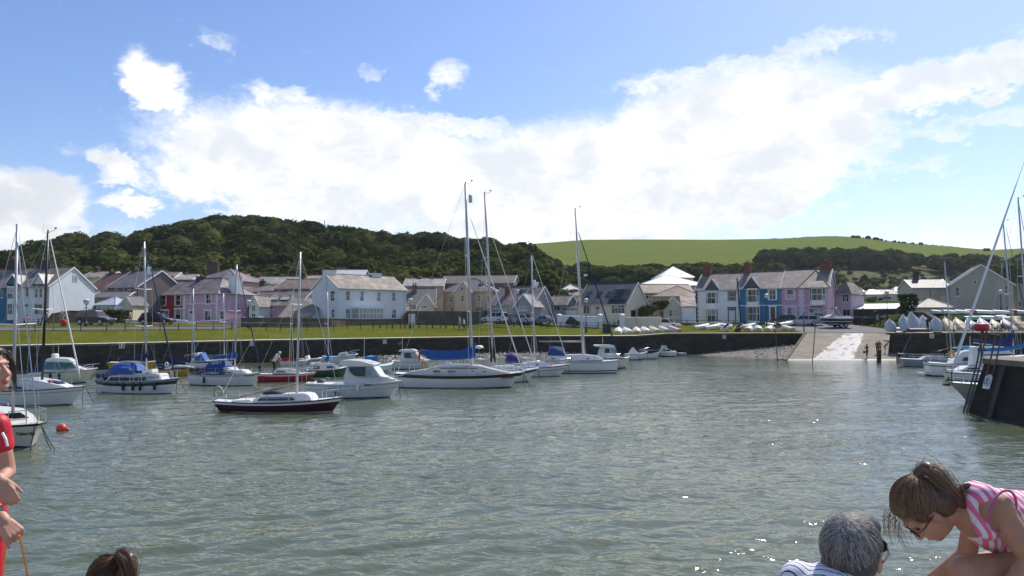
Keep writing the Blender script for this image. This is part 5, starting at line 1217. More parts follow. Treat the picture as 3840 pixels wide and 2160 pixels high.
# motor cruiser with wheelhouse, names on its side
b = Boat('motor_cruiser', 'white wheelhouse fishing cruiser with tinted windows, moored before the blue covered yacht', (1168, 1487), (1462, 1490), 2.1, (.86, .82, 1.0), GEL, rb=.7, rs=.1, tr=.92, bands=((.90, .87, BLACK), (.62, .60, BLACK)), boot=(.06, NAVYH), cat='motor boat', group=MOOR, rub=GEL, flare=.5)
b.trunk('wheelhouse', [(1304, 1436), (1306, 1428), (1315, 1371), (1408, 1367), (1436, 1407), (1480, 1421), (1500, 1430), (1500, 1438)], .92, .12, GEL, inset=.1)
b.panel([(1324, 1374), (1328, 1391), (1348, 1406), (1384, 1408.5), (1384, 1373)], TINT); b.panel([(1388, 1373), (1388, 1408.5), (1426, 1406), (1404, 1372)], CLEAR); b.cross((1410, 1373), (1433, 1405), CLEAR)
b.trunk('roof', [(1289, 1360), (1296, 1349), (1330, 1348), (1370, 1352), (1417, 1364), (1413, 1371), (1308, 1371)], 1.0, .1, GEL, inset=0)
b.text('Rybak', 1367, 1447, .17); b.text('QUICKSILVER', 1226, 1461, .14); b.outboard(1172, 1440, .8); b.fender(1342, 1458, .5, .075, WHITE); b.fender(1263, 1474, .2, .16, RUBBER); b.trunk('engine_cover', [(1192, 1436), (1196, 1426), (1206, 1421), (1218, 1427), (1220, 1436)], .35, .2, mat('grey_canvas', (.05, .055, .065)))
q = MB(); x, z = b.pl(1400, 1352); q.tube([(x, .5, z), (x+.0, .5, z+.35)], .01, 4); q.lathe([(.1, z), (.1, z+.06), (.03, z+.09)], (x, 0, 0), 8); q.build('roof_aerial', IRON, b.root)
q = MB(); x0, z0 = b.pl(1232, 1433); x1, z1 = b.pl(1243, 1411); q.tube([(x0, -.8, z0), (x1, -.8, z1), (x1+.15, -.8, z1), (x1+.15, -.8, z0)], .018, 5); q.build('grab_rail', STEEL, b.root); b.lines(2); b.rails(.3, 3, True, False, (.7, .82))
# big ketch-like yacht with the blue cover
b = Boat('sailing_yacht', 'large white yacht with dark sheer stripe and big blue sail cover', (1503, 1450), (1916, 1451), 2.8, (.95, .84, 1.02), GEL, rb=.95, rs=.3, tr=.6, bands=((.98, .76, BROWN),), boot=(.04, ANTI), group=MOOR, rub=mat('teak', (.22, .15, .1), .7))
b.trunk('cabin', [(1506, 1404), (1540, 1392), (1605, 1383), (1624, 1376), (1656, 1371), (1796, 1369), (1836, 1380), (1880, 1391), (1915, 1396), (1915, 1402)], .95, .2, GEL)
for x0, x1 in ((1630, 1657), (1684, 1712)): b.panel([(x0, 1393), (x0, 1387), (x1, 1387), (x1, 1393)], TINT)
for x0, x1 in ((1773, 1784), (1813, 1825)): b.panel([(x0, 1391.5), (x0, 1388), (x1, 1388), (x1, 1391.5)], TINT)
b.panel([(1656, 1379.5), (1656, 1377), (1792, 1377), (1792, 1379.5)], BLACK)
b.trunk('coach_roof', [(1640, 1373), (1672, 1364), (1760, 1366), (1790, 1370)], .5, .2, GEL); b.trunk('winch_deck', [(1665, 1368), (1672, 1358), (1690, 1357), (1692, 1368)], .3, .1, GEL)
b.mast((1771, 1378), (1745, 690), .10, spread=(.30, .60), fore=WHITE, ftop=(1762, 810), fore_to=(1961, 1394), fr=.045)
b.boom((1574, 1316), (1775, 1349), .06); b.cover([(1574, 1311), (1578, 1322), (1593, 1338), (1610, 1351), (1700, 1350), (1783, 1346), (1784, 1284), (1771, 1284), (1764, 1295), (1749, 1308), (1725, 1314), (1680, 1316)], BLUE, .22)
q = MB(); x, z = b.pl(1786, 1303); q.lathe([(.05, z-.08), (.30, z-.05), (.32, z+.02), (.22, z+.12), (.05, z+.15)], (x+.2, 0, 0), 12); q.build('radar_dome', WHITE, b.root, smooth=True)
q = MB(); x, z = b.pl(1764, 745); q.lathe([(.1, z-.28), (.13, z-.2), (.13, z+.2), (.1, z+.28)], (x, 0, 0), 8); q.build('radar_reflector', ALU, b.root, smooth=True)
b.rails(.6, 7); b.lines(2); b.text('хорошо', 1878, 1421, .27); b.lifebuoy(1598, 1366, .22, .06, mat('orange_foam', (.55, .28, .05), .7))
q = MB(); x, z = b.pl(1594, 1380); q.tube([(x, 0, z), (x-.25, 0, z+1.5)], .014, 5); q.build('flagstaff', mat('red_paint', (.4, .02, .03)), b.root); q = MB(); x, z = b.pl(1573, 1338); q.loft([[(x-.05, 0, z+.45), (x+.05, .05, z+.45), (x+.04, -.05, z+.45)], [(x-.09, 0, z), (x+.07, .07, z), (x+.05, -.07, z)], [(x-.08, 0, z-.3), (x+.02, .04, z-.3), (x, -.04, z-.3)]]); q.build('furled_ensign', mat('red_bunting', (.45, .015, .03), .8), b.root)
# white yacht beside it with blue spray hood
b = Boat('sailing_yacht', 'small white yacht with blue spray hood and blue sail cover, name near its bow', (733, 1440), (951, 1446), 1.9, (.78, .72, .92), GEL, rb=.5, rs=.15, tr=.75, bands=((.91, .86, mat('grey_stripe', (.1, .11, .12))),), boot=(.04, ANTI), group=MOOR)
b.trunk('cabin', [(775, 1402), (786, 1388), (824, 1374), (871, 1377), (876, 1386), (919, 1386), (936, 1397), (936, 1402)], .7, .25, GEL); b.panel([(783, 1401), (802, 1391), (843, 1393), (844, 1401)], CLEAR); b.panel([(847, 1398), (852, 1393), (890, 1394), (892, 1397)], TINT)
b.dodger([(774, 1398), (786, 1372), (799, 1354), (822, 1350), (846, 1352), (858, 1373)], .68, mat('blue_hood', (.012, .05, .20), .75), [(810, 1366), (818, 1357), (836, 1356), (838, 1368)])
b.trunk('cockpit_dodger', [(734, 1402), (735, 1380), (773, 1378), (773, 1402)], .8, .02, mat('brown_canvas', (.04, .028, .026), .8), inset=.02); b.last = (.8, 0, .02, .02); b.mast((881, 1382), (888, 992), .055, fore=NAVY, ftop=(893, 1005), fore_to=(972, 1368), fr=.04); b.boom((792, 1341), (880, 1345)); b.cover([(790, 1339), (800, 1342), (862, 1347), (887, 1346), (887, 1305), (881, 1306), (876, 1318), (859, 1328), (820, 1334)], BLUE, .15)
x, z = b.pl(737, 1392); lettering('LEON HOOTS', b.root, (x, -.80, z-.08), .13, WHITE); b.rails(.5, 5, False); b.lines(2, True); b.text('Aurora Breeze', 919, 1412, .105); b.fender(767, 1425, .45, .075, mat('blue_fender', (.02, .05, .14)))
# yacht with royal blue hood and fenders
b = Boat('sailing_yacht', 'white yacht with black rubbing band, royal blue canopy and row of fenders', (402, 1468), (645, 1475), 2.1, (.82, .74, .98), GEL, rb=.5, rs=.5, tr=.55, bands=((.86, .62, NAVYH), (1.0, .88, mat('grey_stripe', (.1, .11, .12)))), boot=(.03, ANTI), group=MOOR)
b.trunk('cabin', [(420, 1430), (432, 1411), (446, 1406), (560, 1400), (604, 1400), (614, 1402), (622, 1422), (622, 1428)], .75, .2, GEL); b.panel([(434, 1425), (445, 1412), (575, 1411), (577, 1424)], TINT); b.panel([(583, 1418), (583, 1408), (608, 1407), (614, 1416)], CLEAR)
b.dodger([(428, 1400), (438, 1378), (450, 1362), (472, 1357), (508, 1360), (522, 1372), (533, 1389)], .72, mat('royal_canvas', (.012, .075, .33), .7), [(447, 1391), (462, 1377), (490, 1372), (520, 1374), (528, 1387)])
b.trunk('cockpit_dodger', [(386, 1428), (386, 1402), (424, 1399), (424, 1428)], .85, .02, mat('dark_blue_canvas', (.012, .03, .10), .8), inset=.02); x, z = b.pl(388, 1415); lettering('LADY ROSE', b.root, (x, -.82, z-.08), .15, WHITE)
b.trunk('liferaft', [(543, 1399), (543, 1386), (582, 1383), (582, 1397)], .3, .0, WHITE); b.mast((549, 1383), (541, 905), .06, spread=(.33, .62), fore=NAVY, ftop=(548, 925), fore_to=(657, 1415), fr=.05); b.boom((443, 1345), (548, 1352)); b.cover([(443, 1339), (447, 1349), (500, 1352), (553, 1359), (555, 1316), (549, 1317), (535, 1328), (500, 1336)], NAVY, .15); b.rails(.5, 6); b.lines(2, True)
for px in (467, 503, 528, 572): b.fender(px, 1450, .5, .085)
for px in (395, 412, 445): b.fender(px, 1441, .16, .12)
q = MB(); x, z = b.pl(549, 1015); q.lathe([(.09, z-.28), (.13, z-.2), (.13, z+.2), (.09, z+.28)], (x+.22, 0, 0), 8); q.build('radar_reflector', WHITE, b.root, smooth=True)
# white yacht with black mast, stern hidden behind the girl in red
b = Boat('sailing_yacht', 'white yacht with black mast and navy sail cover, dolphin mark on its bow', (-110, 1512), (272, 1517), 2.3, (.82, .80, 1.0), GEL, rb=.75, rs=.1, tr=.75, bands=((.80, .77, BLACK),), boot=(.05, ANTI), group=MOOR, rub=BLACK)
b.trunk('cabin', [(-60, 1458), (-20, 1440), (30, 1432), (60, 1424), (120, 1416), (186, 1427), (255, 1446), (270, 1454), (270, 1460)], .8, .25, GEL); b.panel([(52, 1453), (62, 1444), (116, 1446), (126, 1454)], TINT); b.trunk('hatch', [(180, 1430), (186, 1425), (225, 1432), (235, 1440)], .3, .1, TINT)
b.mast((158, 1430), (180, 872), .07, DSPAR, spread=(.48,), fore=WHITE, ftop=(188, 895), fore_to=(301, 1420), fr=.045); b.boom((55, 1400), (158, 1398), .05); b.cover([(45, 1398), (60, 1404), (110, 1402), (163, 1392), (164, 1340), (157, 1342), (146, 1366), (128, 1382), (90, 1392)], NAVY, .16); b.rails(.55, 5, False); b.lines(2)
q = MB(); x, z = b.pl(212, 1427); q.ball((x, -.5, z), .09, 8, 6); q.build('mooring_pickup', mat('red_float', (.5, .04, .05), .5), b.root)
x, z = b.pl(262, 1488, -.7); 
# cream-decked yacht bow at the edge
a0 = atz(117, 1679); hd = Vector((.80, -.60, 0)); b = Boat('sailing_yacht', 'cream decked yacht bow with name lettering beside the red buoy', a0-hd*5.2, a0, 2.1, (.76, .72, .88), CREAM_GEL, rb=.55, rs=.1, tr=.75, bands=((.98, .93, BLACK),), boot=(.06, ANTI), group=MOOR, rub=BLACK, deck=CREAM_GEL)
b.trunk('cabin', [(-2.2, .7), (-2.0, 1.15), (.2, 1.2), (1.0, 1.0), (2.0, .82), (2.0, .7)], .75, .25, CREAM_GEL, px=False); b.panel([(-1.6, .85), (-1.5, 1.05), (.0, 1.08), (.4, .9)], TINT, px=False)
for k in range(6): q = MB(); q.box(.75+.14*k, .82+.14*k, -.3, .3, 1.06-.022*k, 1.11-.025*k); q.build('hatch_slat', TINT, b.root)
b.rails(.5, 4); b.lines(3); mx_ = 0.75
mb = MB(); xm = .9; mb.tube([(xm, 0, .7), (xm-.1, 0, 8.2)], [.06, .05], 8); m_ = mb.build('mast', ALU, b.root, smooth=True)
for sg in (1, -1):
    q = MB(); q.tube([(xm-.05, 0, 4.4), (xm-.15, sg*.75, 4.45)], [.03, .02], 5); q.build('spreader', WHITE, m_); q = MB(); q.tube([(xm-.1, sg*.95, .75), (xm-.15, sg*.75, 4.45), (xm-.1, 0, 8.1)], .009, 4); q.build('shroud', STEEL, b.root)
q = MB(); q.tube([(b.L/2+b.rb-.08, 0, .9), (xm-.08, 0, 7.6)], .022, 5); q.build('forestay', STEEL, b.root); q = MB(); q.tube([(b.L/2-.5, 0, .9), (xm-.06, 0, 5.5)], .014, 5); q.build('inner_stay', STEEL, b.root)
b.text('Calon Lân', 63, 1632, .17)
# white cruiser with teal glass
b = Boat('motor_cruiser', 'cream motor cruiser with teal windows and radome behind black masted yacht', (60, 1443), (322, 1436), 2.3, (.85, .85, 1.05), CREAM_GEL, rb=.75, rs=.1, tr=.9, cat='motor boat', group=MOOR, rub=ROPE, flare=.5, boot=(.08, ANTI))
b.trunk('wheelhouse', [(160, 1392), (170, 1378), (180, 1350), (194, 1341), (268, 1345), (294, 1374), (344, 1389), (344, 1396)], .95, .15, GEL, inset=.1); b.panel([(171, 1382), (180, 1357), (222, 1357), (234, 1382)], TEALG); b.panel([(230, 1360), (238, 1382), (294, 1378), (272, 1353), (232, 1354)], TEALG); b.cross((272, 1352), (293, 1374), TEALG)
b.trunk('roof', [(176, 1353), (184, 1343), (200, 1340), (262, 1343), (284, 1356), (276, 1358)], 1.0, .1, GEL, inset=0); q = MB(); x, z = b.pl(207, 1333); q.lathe([(.2, z-.15), (.24, z-.1), (.24, z+.08), (.15, z+.14)], (x, 0, 0), 10); q.tube([(x+.2, 0, z), (x+.2, 0, z+.7)], .01, 4); q.build('radome', WHITE, b.root)
b.fender(190, 1412, .45, .1); b.fender(222, 1412, .45, .1); b.rails(.35, 4, True, False, (.6, .82)); b.lines(2)
# yellow yacht and neighbours
b = Boat('sailing_yacht', 'yellow hulled yacht with white cabin and navy sail cover', (612, 1408), (718, 1409), 1.9, (.62, .56, .70), YEL, rb=.35, rs=.4, tr=.6, group=MOOR, rub=BLACK)
b.trunk('cabin', [(640, 1384), (648, 1373), (660, 1369), (710, 1373), (735, 1379), (735, 1386)], .65, .2, GEL); b.panel([(657, 1382), (660, 1376), (717, 1378), (715, 1383)], TINT); b.trunk('cockpit_dodger', [(600, 1384), (600, 1366), (630, 1365), (630, 1384)], .75, 0, NAVY, inset=0); x, z = b.pl(606, 1377); lettering('BOOTER', b.root, (x, -.78, z), .14, WHITE)
b.mast((719, 1372), (725, 1082), .05, fore='wire'); b.cover([(629, 1332), (640, 1345), (662, 1357), (700, 1360), (718, 1361), (721, 1328), (717, 1330), (703, 1345), (668, 1339)], NAVY, .15); b.lifebuoy(638, 1366, .18, .05, WHITE, False); b.lines(1)
b = Boat('catamaran', 'yellow topped boat moored behind the royal blue canopy', (430, 1388), (572, 1388), 2.0, (.75, .72, .82), YEL, rb=.3, rs=.3, tr=.9, cat='boat', group=MOOR); b.trunk('cabin', [(452, 1366), (460, 1354), (545, 1356), (566, 1368)], .7, .2, YEL); b.panel([(470, 1364), (474, 1358), (535, 1359), (540, 1365)], TINT); b.lines(1)
b = Boat('work_boat', 'teal work boat with small grey wheelhouse against the harbour wall', (425, 1366), (515, 1366), 1.9, (.62, .58, .8), TEALH, rb=.4, rs=.2, tr=.7, cat='boat', group=MOOR); b.trunk('wheelhouse', [(453, 1352), (453, 1309), (503, 1306), (507, 1352)], .7, .05, mat('grey_green_paint', (.3, .36, .36))); b.panel([(458, 1327), (458, 1314), (474, 1313), (474, 1327)], CLEAR); b.panel([(480, 1327), (480, 1313), (500, 1312), (500, 1327)], CLEAR); b.trunk('roof', [(449, 1310), (450, 1305), (507, 1302), (508, 1306)], .8, 0, WHITE, inset=0); b.lines(1)
b = Boat('motor_boat', 'small white motor boat with red trim behind the yellow yacht', (598, 1364), (672, 1364), 1.7, (.6, .58, .75), GEL, rb=.4, rs=.1, tr=.9, cat='motor boat', group=MOOR, bands=((.6, .4, NAVYH),)); b.trunk('cabin', [(614, 1352), (620, 1330), (632, 1320), (646, 1324), (660, 1349)], .6, .25, GEL); b.panel([(622, 1340), (628, 1328), (642, 1329), (648, 1341)], TINT); b.outboard(598, 1345, .7); b.lines(1)
b = Boat('motor_boat', 'blue tarpaulined cabin boat against the harbour wall', (712, 1378), (860, 1378), 2.1, (.75, .7, .9), GEL, rb=.6, rs=.1, tr=.9, cat='motor boat', group=MOOR, bands=((.9, .72, NAVYH),)); b.trunk('cabin', [(722, 1354), (726, 1324), (752, 1322), (765, 1352)], .7, .1, GEL); b.panel([(727, 1342), (729, 1329), (740, 1328), (742, 1342)], TINT); b.dodger([(738, 1352), (744, 1324), (765, 1322), (778, 1352)], .72, BLUE); b.mast((842, 1340), (838, 1100), .05, fore=None, head=False); b.rails(.5, 4); b.lines(1)
b = Boat('sailing_yacht', 'red yacht with red sail cover and tan wooden mast', (970, 1431), (1166, 1427), 1.7, (.6, .54, .62), RED, rb=.35, rs=.1, tr=.8, bands=((.92, .78, WHITE),), group=MOOR, rub=RED)
b.trunk('cabin', [(1022, 1399), (1033, 1386), (1044, 1382), (1078, 1381), (1112, 1386), (1124, 1395), (1124, 1400)], .55, .25, GEL); b.panel([(1033, 1395.5), (1040, 1388.5), (1069, 1389.5), (1074, 1395)], TINT); b.mast((1091, 1383), (1098, 1104), .05, SPAR, spread=(.6,), fore='wire', head=False); b.boom((1012, 1353), (1092, 1350), .035, SPAR); b.cover([(1013, 1349), (1016, 1355), (1060, 1356), (1096, 1353), (1097, 1334), (1092, 1337), (1070, 1343), (1040, 1347)], mat('red_canvas', (.33, .015, .04), .8), .13); b.rails(.4, 4); b.outboard(974, 1386, .7); b.lines(1)
b = Boat('cabin_boat', 'green hulled boat with white cabin and brown windows', (1160, 1414), (1289, 1410), 1.8, (.6, .58, .8), GREEN, rb=.4, rs=.3, tr=.8, cat='boat', group=MOOR, rub=mat('teak', (.22, .15, .1)))
b.trunk('cabin', [(1160, 1388), (1166, 1365), (1176, 1360), (1249, 1362), (1270, 1376), (1270, 1388)], .65, .12, GEL); b.panel([(1169, 1382), (1169, 1371), (1193, 1371), (1192, 1382)], mat('brown_curtain', (.14, .10, .07))); b.panel([(1219, 1379), (1220, 1372), (1243, 1371), (1250, 1379)], TINT); b.mast((1232, 1362), (1228, 1096), .045, fore=None, head=False, back=False); b.cover([(1215, 1350), (1222, 1356), (1237, 1356), (1237, 1320), (1231, 1319), (1226, 1335)], BLUE, .12); b.lines(1)
b = Boat('motor_boat', 'white cuddy boat with cream seat and pale blue cockpit by the wall', (1212, 1359), (1318, 1358), 2.0, (.7, .66, .92), GEL, rb=.7, rs=.1, tr=.9, cat='motor boat', group=MOOR, bands=((.85, .8, BLACK),), deck=mat('pale_blue_deck', (.16, .36, .6))); b.trunk('wheelhouse', [(1262, 1343), (1272, 1324), (1300, 1319), (1312, 1338)], .7, .15, GEL); b.panel([(1275, 1334), (1278, 1326), (1296, 1325), (1297, 1334)], mat('cream_curtain', (.5, .42, .28))); b.rails(.45, 3, True, False, (.75, .84)); b.lines(1)
b = Boat('motor_boat', 'low white speedboat with wrap windscreen behind the red yacht', (1060, 1371), (1140, 1371), 1.8, (.5, .48, .6), GEL, rb=.5, rs=.1, tr=.9, cat='motor boat', group=MOOR); b.trunk('windscreen', [(1092, 1352), (1098, 1344), (1124, 1350)], .6, .2, TINT); b.lines(1)
b = Boat('motor_boat', 'white inflatable sided launch beside the low speedboat', (1128, 1362), (1192, 1362), 1.8, (.5, .46, .6), GEL, rb=.4, rs=.1, tr=.9, cat='motor boat', group=MOOR, bands=((.7, .5, BLACK),)); b.trunk('console', [(1146, 1346), (1148, 1334), (1158, 1332), (1162, 1346)], .35, .1, WHITE); b.outboard(1130, 1345, .7); b.lines(1)
b = Boat('motor_boat', 'white wheelhouse boat with small flag behind the big blue cover', (1476, 1383), (1606, 1383), 2.1, (.78, .72, .92), GEL, rb=.6, rs=.1, tr=.9, cat='motor boat', group=MOOR, bands=((.8, .77, BLACK),), boot=(.1, mat('red_boot', (.2, .03, .04))))
b.trunk('wheelhouse', [(1504, 1354), (1510, 1318), (1561, 1317), (1578, 1341), (1604, 1350), (1604, 1356)], .85, .1, GEL, inset=.1); b.panel([(1516, 1322), (1521, 1340), (1545, 1342), (1545, 1321)], TINT); b.panel([(1548, 1321), (1548, 1342), (1572, 1341), (1557, 1320)], CLEAR); b.trunk('roof', [(1498, 1317), (1502, 1311), (1550, 1309), (1566, 1316), (1560, 1320)], .9, 0, GEL, inset=0)
q = MB(); x, z = b.pl(1509, 1262); q.tube([(x, 0, z), (x, 0, z-2.2)], .014, 5); q.build('aerial_mast', WHITE, b.root); q = MB(); x, z = b.pl(1507, 1283); q.add([(x, 0, z+.12), (x-.2, .04, z+.02), (x-.42, -.04, z-.1), (x-.44, -.03, z-.22), (x-.2, .05, z-.1), (x, .01, z-.06)], [(0, 1, 4, 5), (1, 2, 3, 4)]); q.add([(x, 0, z-.06), (x-.2, .05, z-.1), (x-.3, 0, z-.36), (x-.1, 0, z-.2)], [(0, 1, 2, 3)], 1); q.build('flag', [mat('red_bunting', (.45, .015, .03)), mat('green_bunting', (.05, .3, .15))], b.root); b.lines(1); b.rails(.4, 3, True, False, (.72, .84))
b = Boat('open_boat', 'white open boat with blue tarpaulin hump and tall pole', (1392, 1396), (1456, 1393), 1.7, (.6, .6, .85), GEL, rb=.55, rs=.1, tr=.85, cat='boat', group=MOOR, boot=(.35, mat('pale_green_boot', (.35, .45, .38)))); b.trunk('tarpaulin', [(1374, 1366), (1382, 1337), (1400, 1333), (1408, 1343), (1410, 1366)], .7, .2, mat('pale_blue_tarp', (.05, .22, .45), .7), inset=-.2); q = MB(); x, z = b.pl(1366, 1262); q.tube([(x, 0, z), (x, 0, .3)], .018, 5); q.build('pole', WHITE, b.root); b.lines(1)
# yachts to the right of the blue cover
b = Boat('sailing_yacht', 'white yacht with dark sheer band whose bow shows past the blue covered yacht', (1800, 1432), (1981, 1430), 2.4, (.85, .8, 1.0), GEL, rb=.8, rs=.2, tr=.6, bands=((.98, .74, BROWN),), boot=(.04, ANTI), group=MOOR); b.trunk('cabin', [(1830, 1394), (1850, 1372), (1930, 1371), (1985, 1388), (1985, 1396)], .8, .25, GEL); b.panel([(1905, 1380), (1905, 1377), (1915, 1377), (1915, 1380)], TINT); b.panel([(1941, 1386), (1941, 1382), (1952, 1383), (1952, 1387)], TINT)
b.mast((1849, 1356), (1818, 726), .085, mat('bronze_spar', (.42, .36, .37), .4, metal=.2), spread=(.32, .62), fore=WHITE, ftop=(1834, 850), fore_to=(2012, 1382), fr=.032); b.cover([(1838, 1358), (1858, 1358), (1856, 1278), (1842, 1278)], BLACK, .14, 'mast_boot'); b.boom((1700, 1346), (1846, 1348)); b.rails(.55, 6); b.lines(2)
b = Boat('sailing_yacht', 'white yacht with purple spray hood and slim dark stripe', (1898, 1411), (2098, 1410), 2.2, (.8, .78, 1.0), GEL, rb=.85, rs=.1, tr=.7, bands=((.98, .90, mat('grey_stripe', (.1, .11, .12))), (.66, .60, mat('grey_stripe', (.1, .11, .12)))), boot=(.04, ANTI), group=MOOR)
b.trunk('cabin', [(1945, 1378), (1955, 1359), (2003, 1354), (2040, 1358), (2070, 1370), (2070, 1380)], .75, .25, GEL); b.panel([(1996, 1368), (1996, 1364), (2016, 1364), (2016, 1368)], TINT); b.dodger([(1894, 1362), (1899, 1334), (1915, 1321), (1935, 1326), (1954, 1352)], .72, mat('purple_canvas', (.05, .035, .17), .75), [(1918, 1350), (1925, 1334), (1936, 1330), (1950, 1350)])
b.mast((2005, 1350), (1993, 958), .065, spread=(.45,), fore=WHITE, ftop=(1998, 962), fore_to=(2132, 1362), fr=.03); b.boom((1905, 1338), (2000, 1345)); b.rails(.5, 6); b.lines(1); b.text('Aurora', 2118, 1368, .12); q = MB(); x, z = b.pl(1990, 1062); q.lathe([(.1, z-.28), (.14, z-.2), (.14, z+.2), (.1, z+.28)], (x+.3, 0, 0), 8); q.build('radar_reflector', WHITE, b.root); q = MB(); x, z = b.pl(2067, 1362); q.ball((x, -.3, z), .11, 8, 6); q.build('pickup_float', mat('pink_float', (.6, .2, .18)), b.root)
b = Boat('sailing_yacht', 'white sloop with bare grey boom and navy furled headsail', (2052, 1396), (2313, 1398), 2.5, (1.0, .98, 1.12), GEL, rb=.2, rs=.1, tr=.85, bands=((.93, .915, NAVYH), (.86, .845, NAVYH), (.24, .15, NAVYH)), boot=(.05, ANTI), group=MOOR, flare=.1)
b.trunk('cabin', [(2040, 1347), (2074, 1333), (2110, 1330), (2196, 1329), (2240, 1335), (2262, 1346), (2262, 1350)], .8, .2, GEL)
for x0, x1 in ((2070, 2082), (2128, 2147), (2199, 2210)): b.panel([(x0, 1345), (x0, 1341), (x1, 1341), (x1, 1345)], TINT)
b.dodger([(2054, 1333), (2058, 1310), (2064, 1299), (2088, 1299), (2107, 1303), (2121, 1329)], .75, mat('slate_blue_hood', (.03, .07, .2), .75), [(2084, 1324), (2092, 1308), (2103, 1306), (2114, 1325)]); b.mast((2189, 1325), (2157, 785), .085, spread=(.36, .66), fore=NAVY, ftop=(2169, 870), fore_to=(2318, 1330), fr=.075); b.boom((2021, 1281), (2182, 1281), .075, mat('grey_spar', (.3, .31, .32), .4)); b.rails(.55, 6); b.lines(1)
q = MB(); x, z = b.pl(2185, 1033); q.loft([[(x+.1, -.12, z-.1), (x+.1, .12, z-.1), (x+.1, .12, z+.1), (x+.1, -.12, z+.1)], [(x+.42, -.2, z-.02), (x+.42, .2, z-.02), (x+.42, .2, z+.12), (x+.42, -.2, z+.12)]]); q.build('radar_dome', WHITE, b.root)
b = Boat('motor_boat', 'cream wheelhouse boat tucked behind the white sloop bow', (2246, 1380), (2347, 1379), 2.2, (.95, .9, 1.05), CREAM_GEL, rb=.45, rs=.1, tr=.9, cat='motor boat', group=MOOR, boot=(.08, ANTI), rub=BLACK); b.trunk('wheelhouse', [(2246, 1342), (2256, 1302), (2300, 1300), (2316, 1336), (2345, 1342)], .85, .1, GEL, inset=.1); b.panel([(2258, 1322), (2260, 1305), (2278, 1305), (2278, 1322)], TINT); b.panel([(2281, 1305), (2281, 1323), (2306, 1324), (2297, 1304)], CLEAR); b.trunk('roof', [(2232, 1297), (2236, 1292), (2290, 1293), (2304, 1300), (2290, 1303), (2244, 1302)], .9, 0, GEL, inset=0); b.trunk('fore_house', [(2247, 1338), (2249, 1313), (2284, 1311), (2290, 1338)], .6, .05, WHITE); b.panel([(2276, 1327), (2276, 1315), (2283, 1315), (2286, 1327)], CLEAR); q = MB(); x, z = b.pl(2260, 1262); q.tube([(x, 0, z), (x, 0, 2.4)], .016, 5); q.build('aerial', WHITE, b.root); b.lines(2)
b = Boat('motor_boat', 'white sports boat with raised bow and silver rail', (2346, 1349), (2404, 1349), 1.9, (.7, .7, .95), GEL, rb=.8, rs=.1, tr=.9, cat='motor boat', group=MOOR, boot=(.12, ANTI)); b.trunk('cabin', [(2356, 1328), (2366, 1312), (2374, 1302), (2386, 1318), (2402, 1325)], .6, .2, GEL); b.rails(.5, 3, True, False, (.7, .84)); b.lines(1)
b = Boat('motor_boat', 'open boat under a navy cover with white nose', (2400, 1345), (2462, 1345), 1.8, (.65, .65, .9), GEL, rb=.5, rs=.1, tr=.9, cat='motor boat', group=MOOR, boot=(.1, ANTI)); b.trunk('cover', [(2390, 1325), (2398, 1310), (2425, 1313), (2470, 1312), (2478, 1321)], .7, .25, NAVY, inset=.02); b.lines(1)
b = Boat('motor_boat', 'small cuddy boat with upright windscreen lying farthest out', (2530, 1337), (2480, 1337), 1.9, (.7, .68, .9), GEL, rb=.3, rs=.1, tr=.9, cat='motor boat', group=MOOR, bands=((.55, .5, NAVYH),), boot=(.2, NAVYH)); b.trunk('cuddy', [(2478, 1320), (2479, 1296), (2496, 1296), (2500, 1308), (2514, 1312), (2524, 1322)], .65, .1, GEL); b.panel([(2482, 1318), (2482, 1309), (2508, 1310), (2511, 1318)], TINT); b.panel([(2488, 1304), (2488, 1298), (2495, 1298), (2498, 1304)], CLEAR); b.cross((2498, 1302), (2513, 1315), CLEAR); q = MB(); x, z = b.pl(2486, 1293); q.box(x-.2, x+.2, -.3, .3, z-.05, z+.1); q.tube([(x, 0, z), (x+.3, 0, z+1.1)], .01, 4); q.build('roof_rack', IRON, b.root); b.lines(1)
b = Boat('tender', 'low grey tender with black outboard engine by the cuddy boat', (2570, 1334), (2540, 1334), 1.3, (.38, .36, .45), GREYH, rb=.3, rs=.05, tr=.9, cat='dinghy', group=MOOR); b.outboard(2568, 1316, .9)
# boats beyond the pier
b = Boat('sailing_yacht', 'grey hulled yacht with low boom and slim mast beyond the pier', (3394, 1374), (3572, 1376), 2.3, (.8, .74, .85), GREYH, rb=.5, rs=.5, tr=.6, group=MOOR, boot=(.06, ANTI)); b.trunk('cabin', [(3450, 1347), (3465, 1336), (3530, 1335), (3550, 1346)], .7, .2, GREYH); b.mast((3568, 1330), (3542, 982), .055, spread=(.55,), fore='wire', head=False); b.boom((3468, 1330), (3562, 1306), .05, BLACK); b.text('wild', 3450, 1352, .2); b.rails(.5, 5)
b = Boat('sailing_yacht', 'white yacht with boxy stern and round brown lifebuoy beyond the pier', (3482, 1408), (3700, 1411), 2.5, (1.1, 1.0, 1.1), GEL, rb=.5, rs=.1, tr=.85, group=MOOR, bands=((.84, .76, NAVYH),), boot=(.08, ANTI)); b.trunk('cabin', [(3560, 1362), (3580, 1336), (3600, 1318), (3650, 1312), (3690, 1340), (3700, 1360)], .8, .2, GEL); b.panel([(3596, 1352), (3606, 1338), (3640, 1337), (3648, 1352)], TINT); b.lifebuoy(3558, 1327, .27, .08, mat('orange_foam', (.55, .28, .05)), False); b.cover([(3568, 1303), (3576, 1308), (3640, 1309), (3645, 1298), (3620, 1297)], mat('sky_canvas', (.02, .25, .45), .75), .3, 'bimini'); b.rails(.6, 5); q = MB(); x, z = b.pl(3468, 1386); q.box(x-.5, x+.1, -.6, .6, .15, .25); q.build('bathing_platform', GEL, b.root)
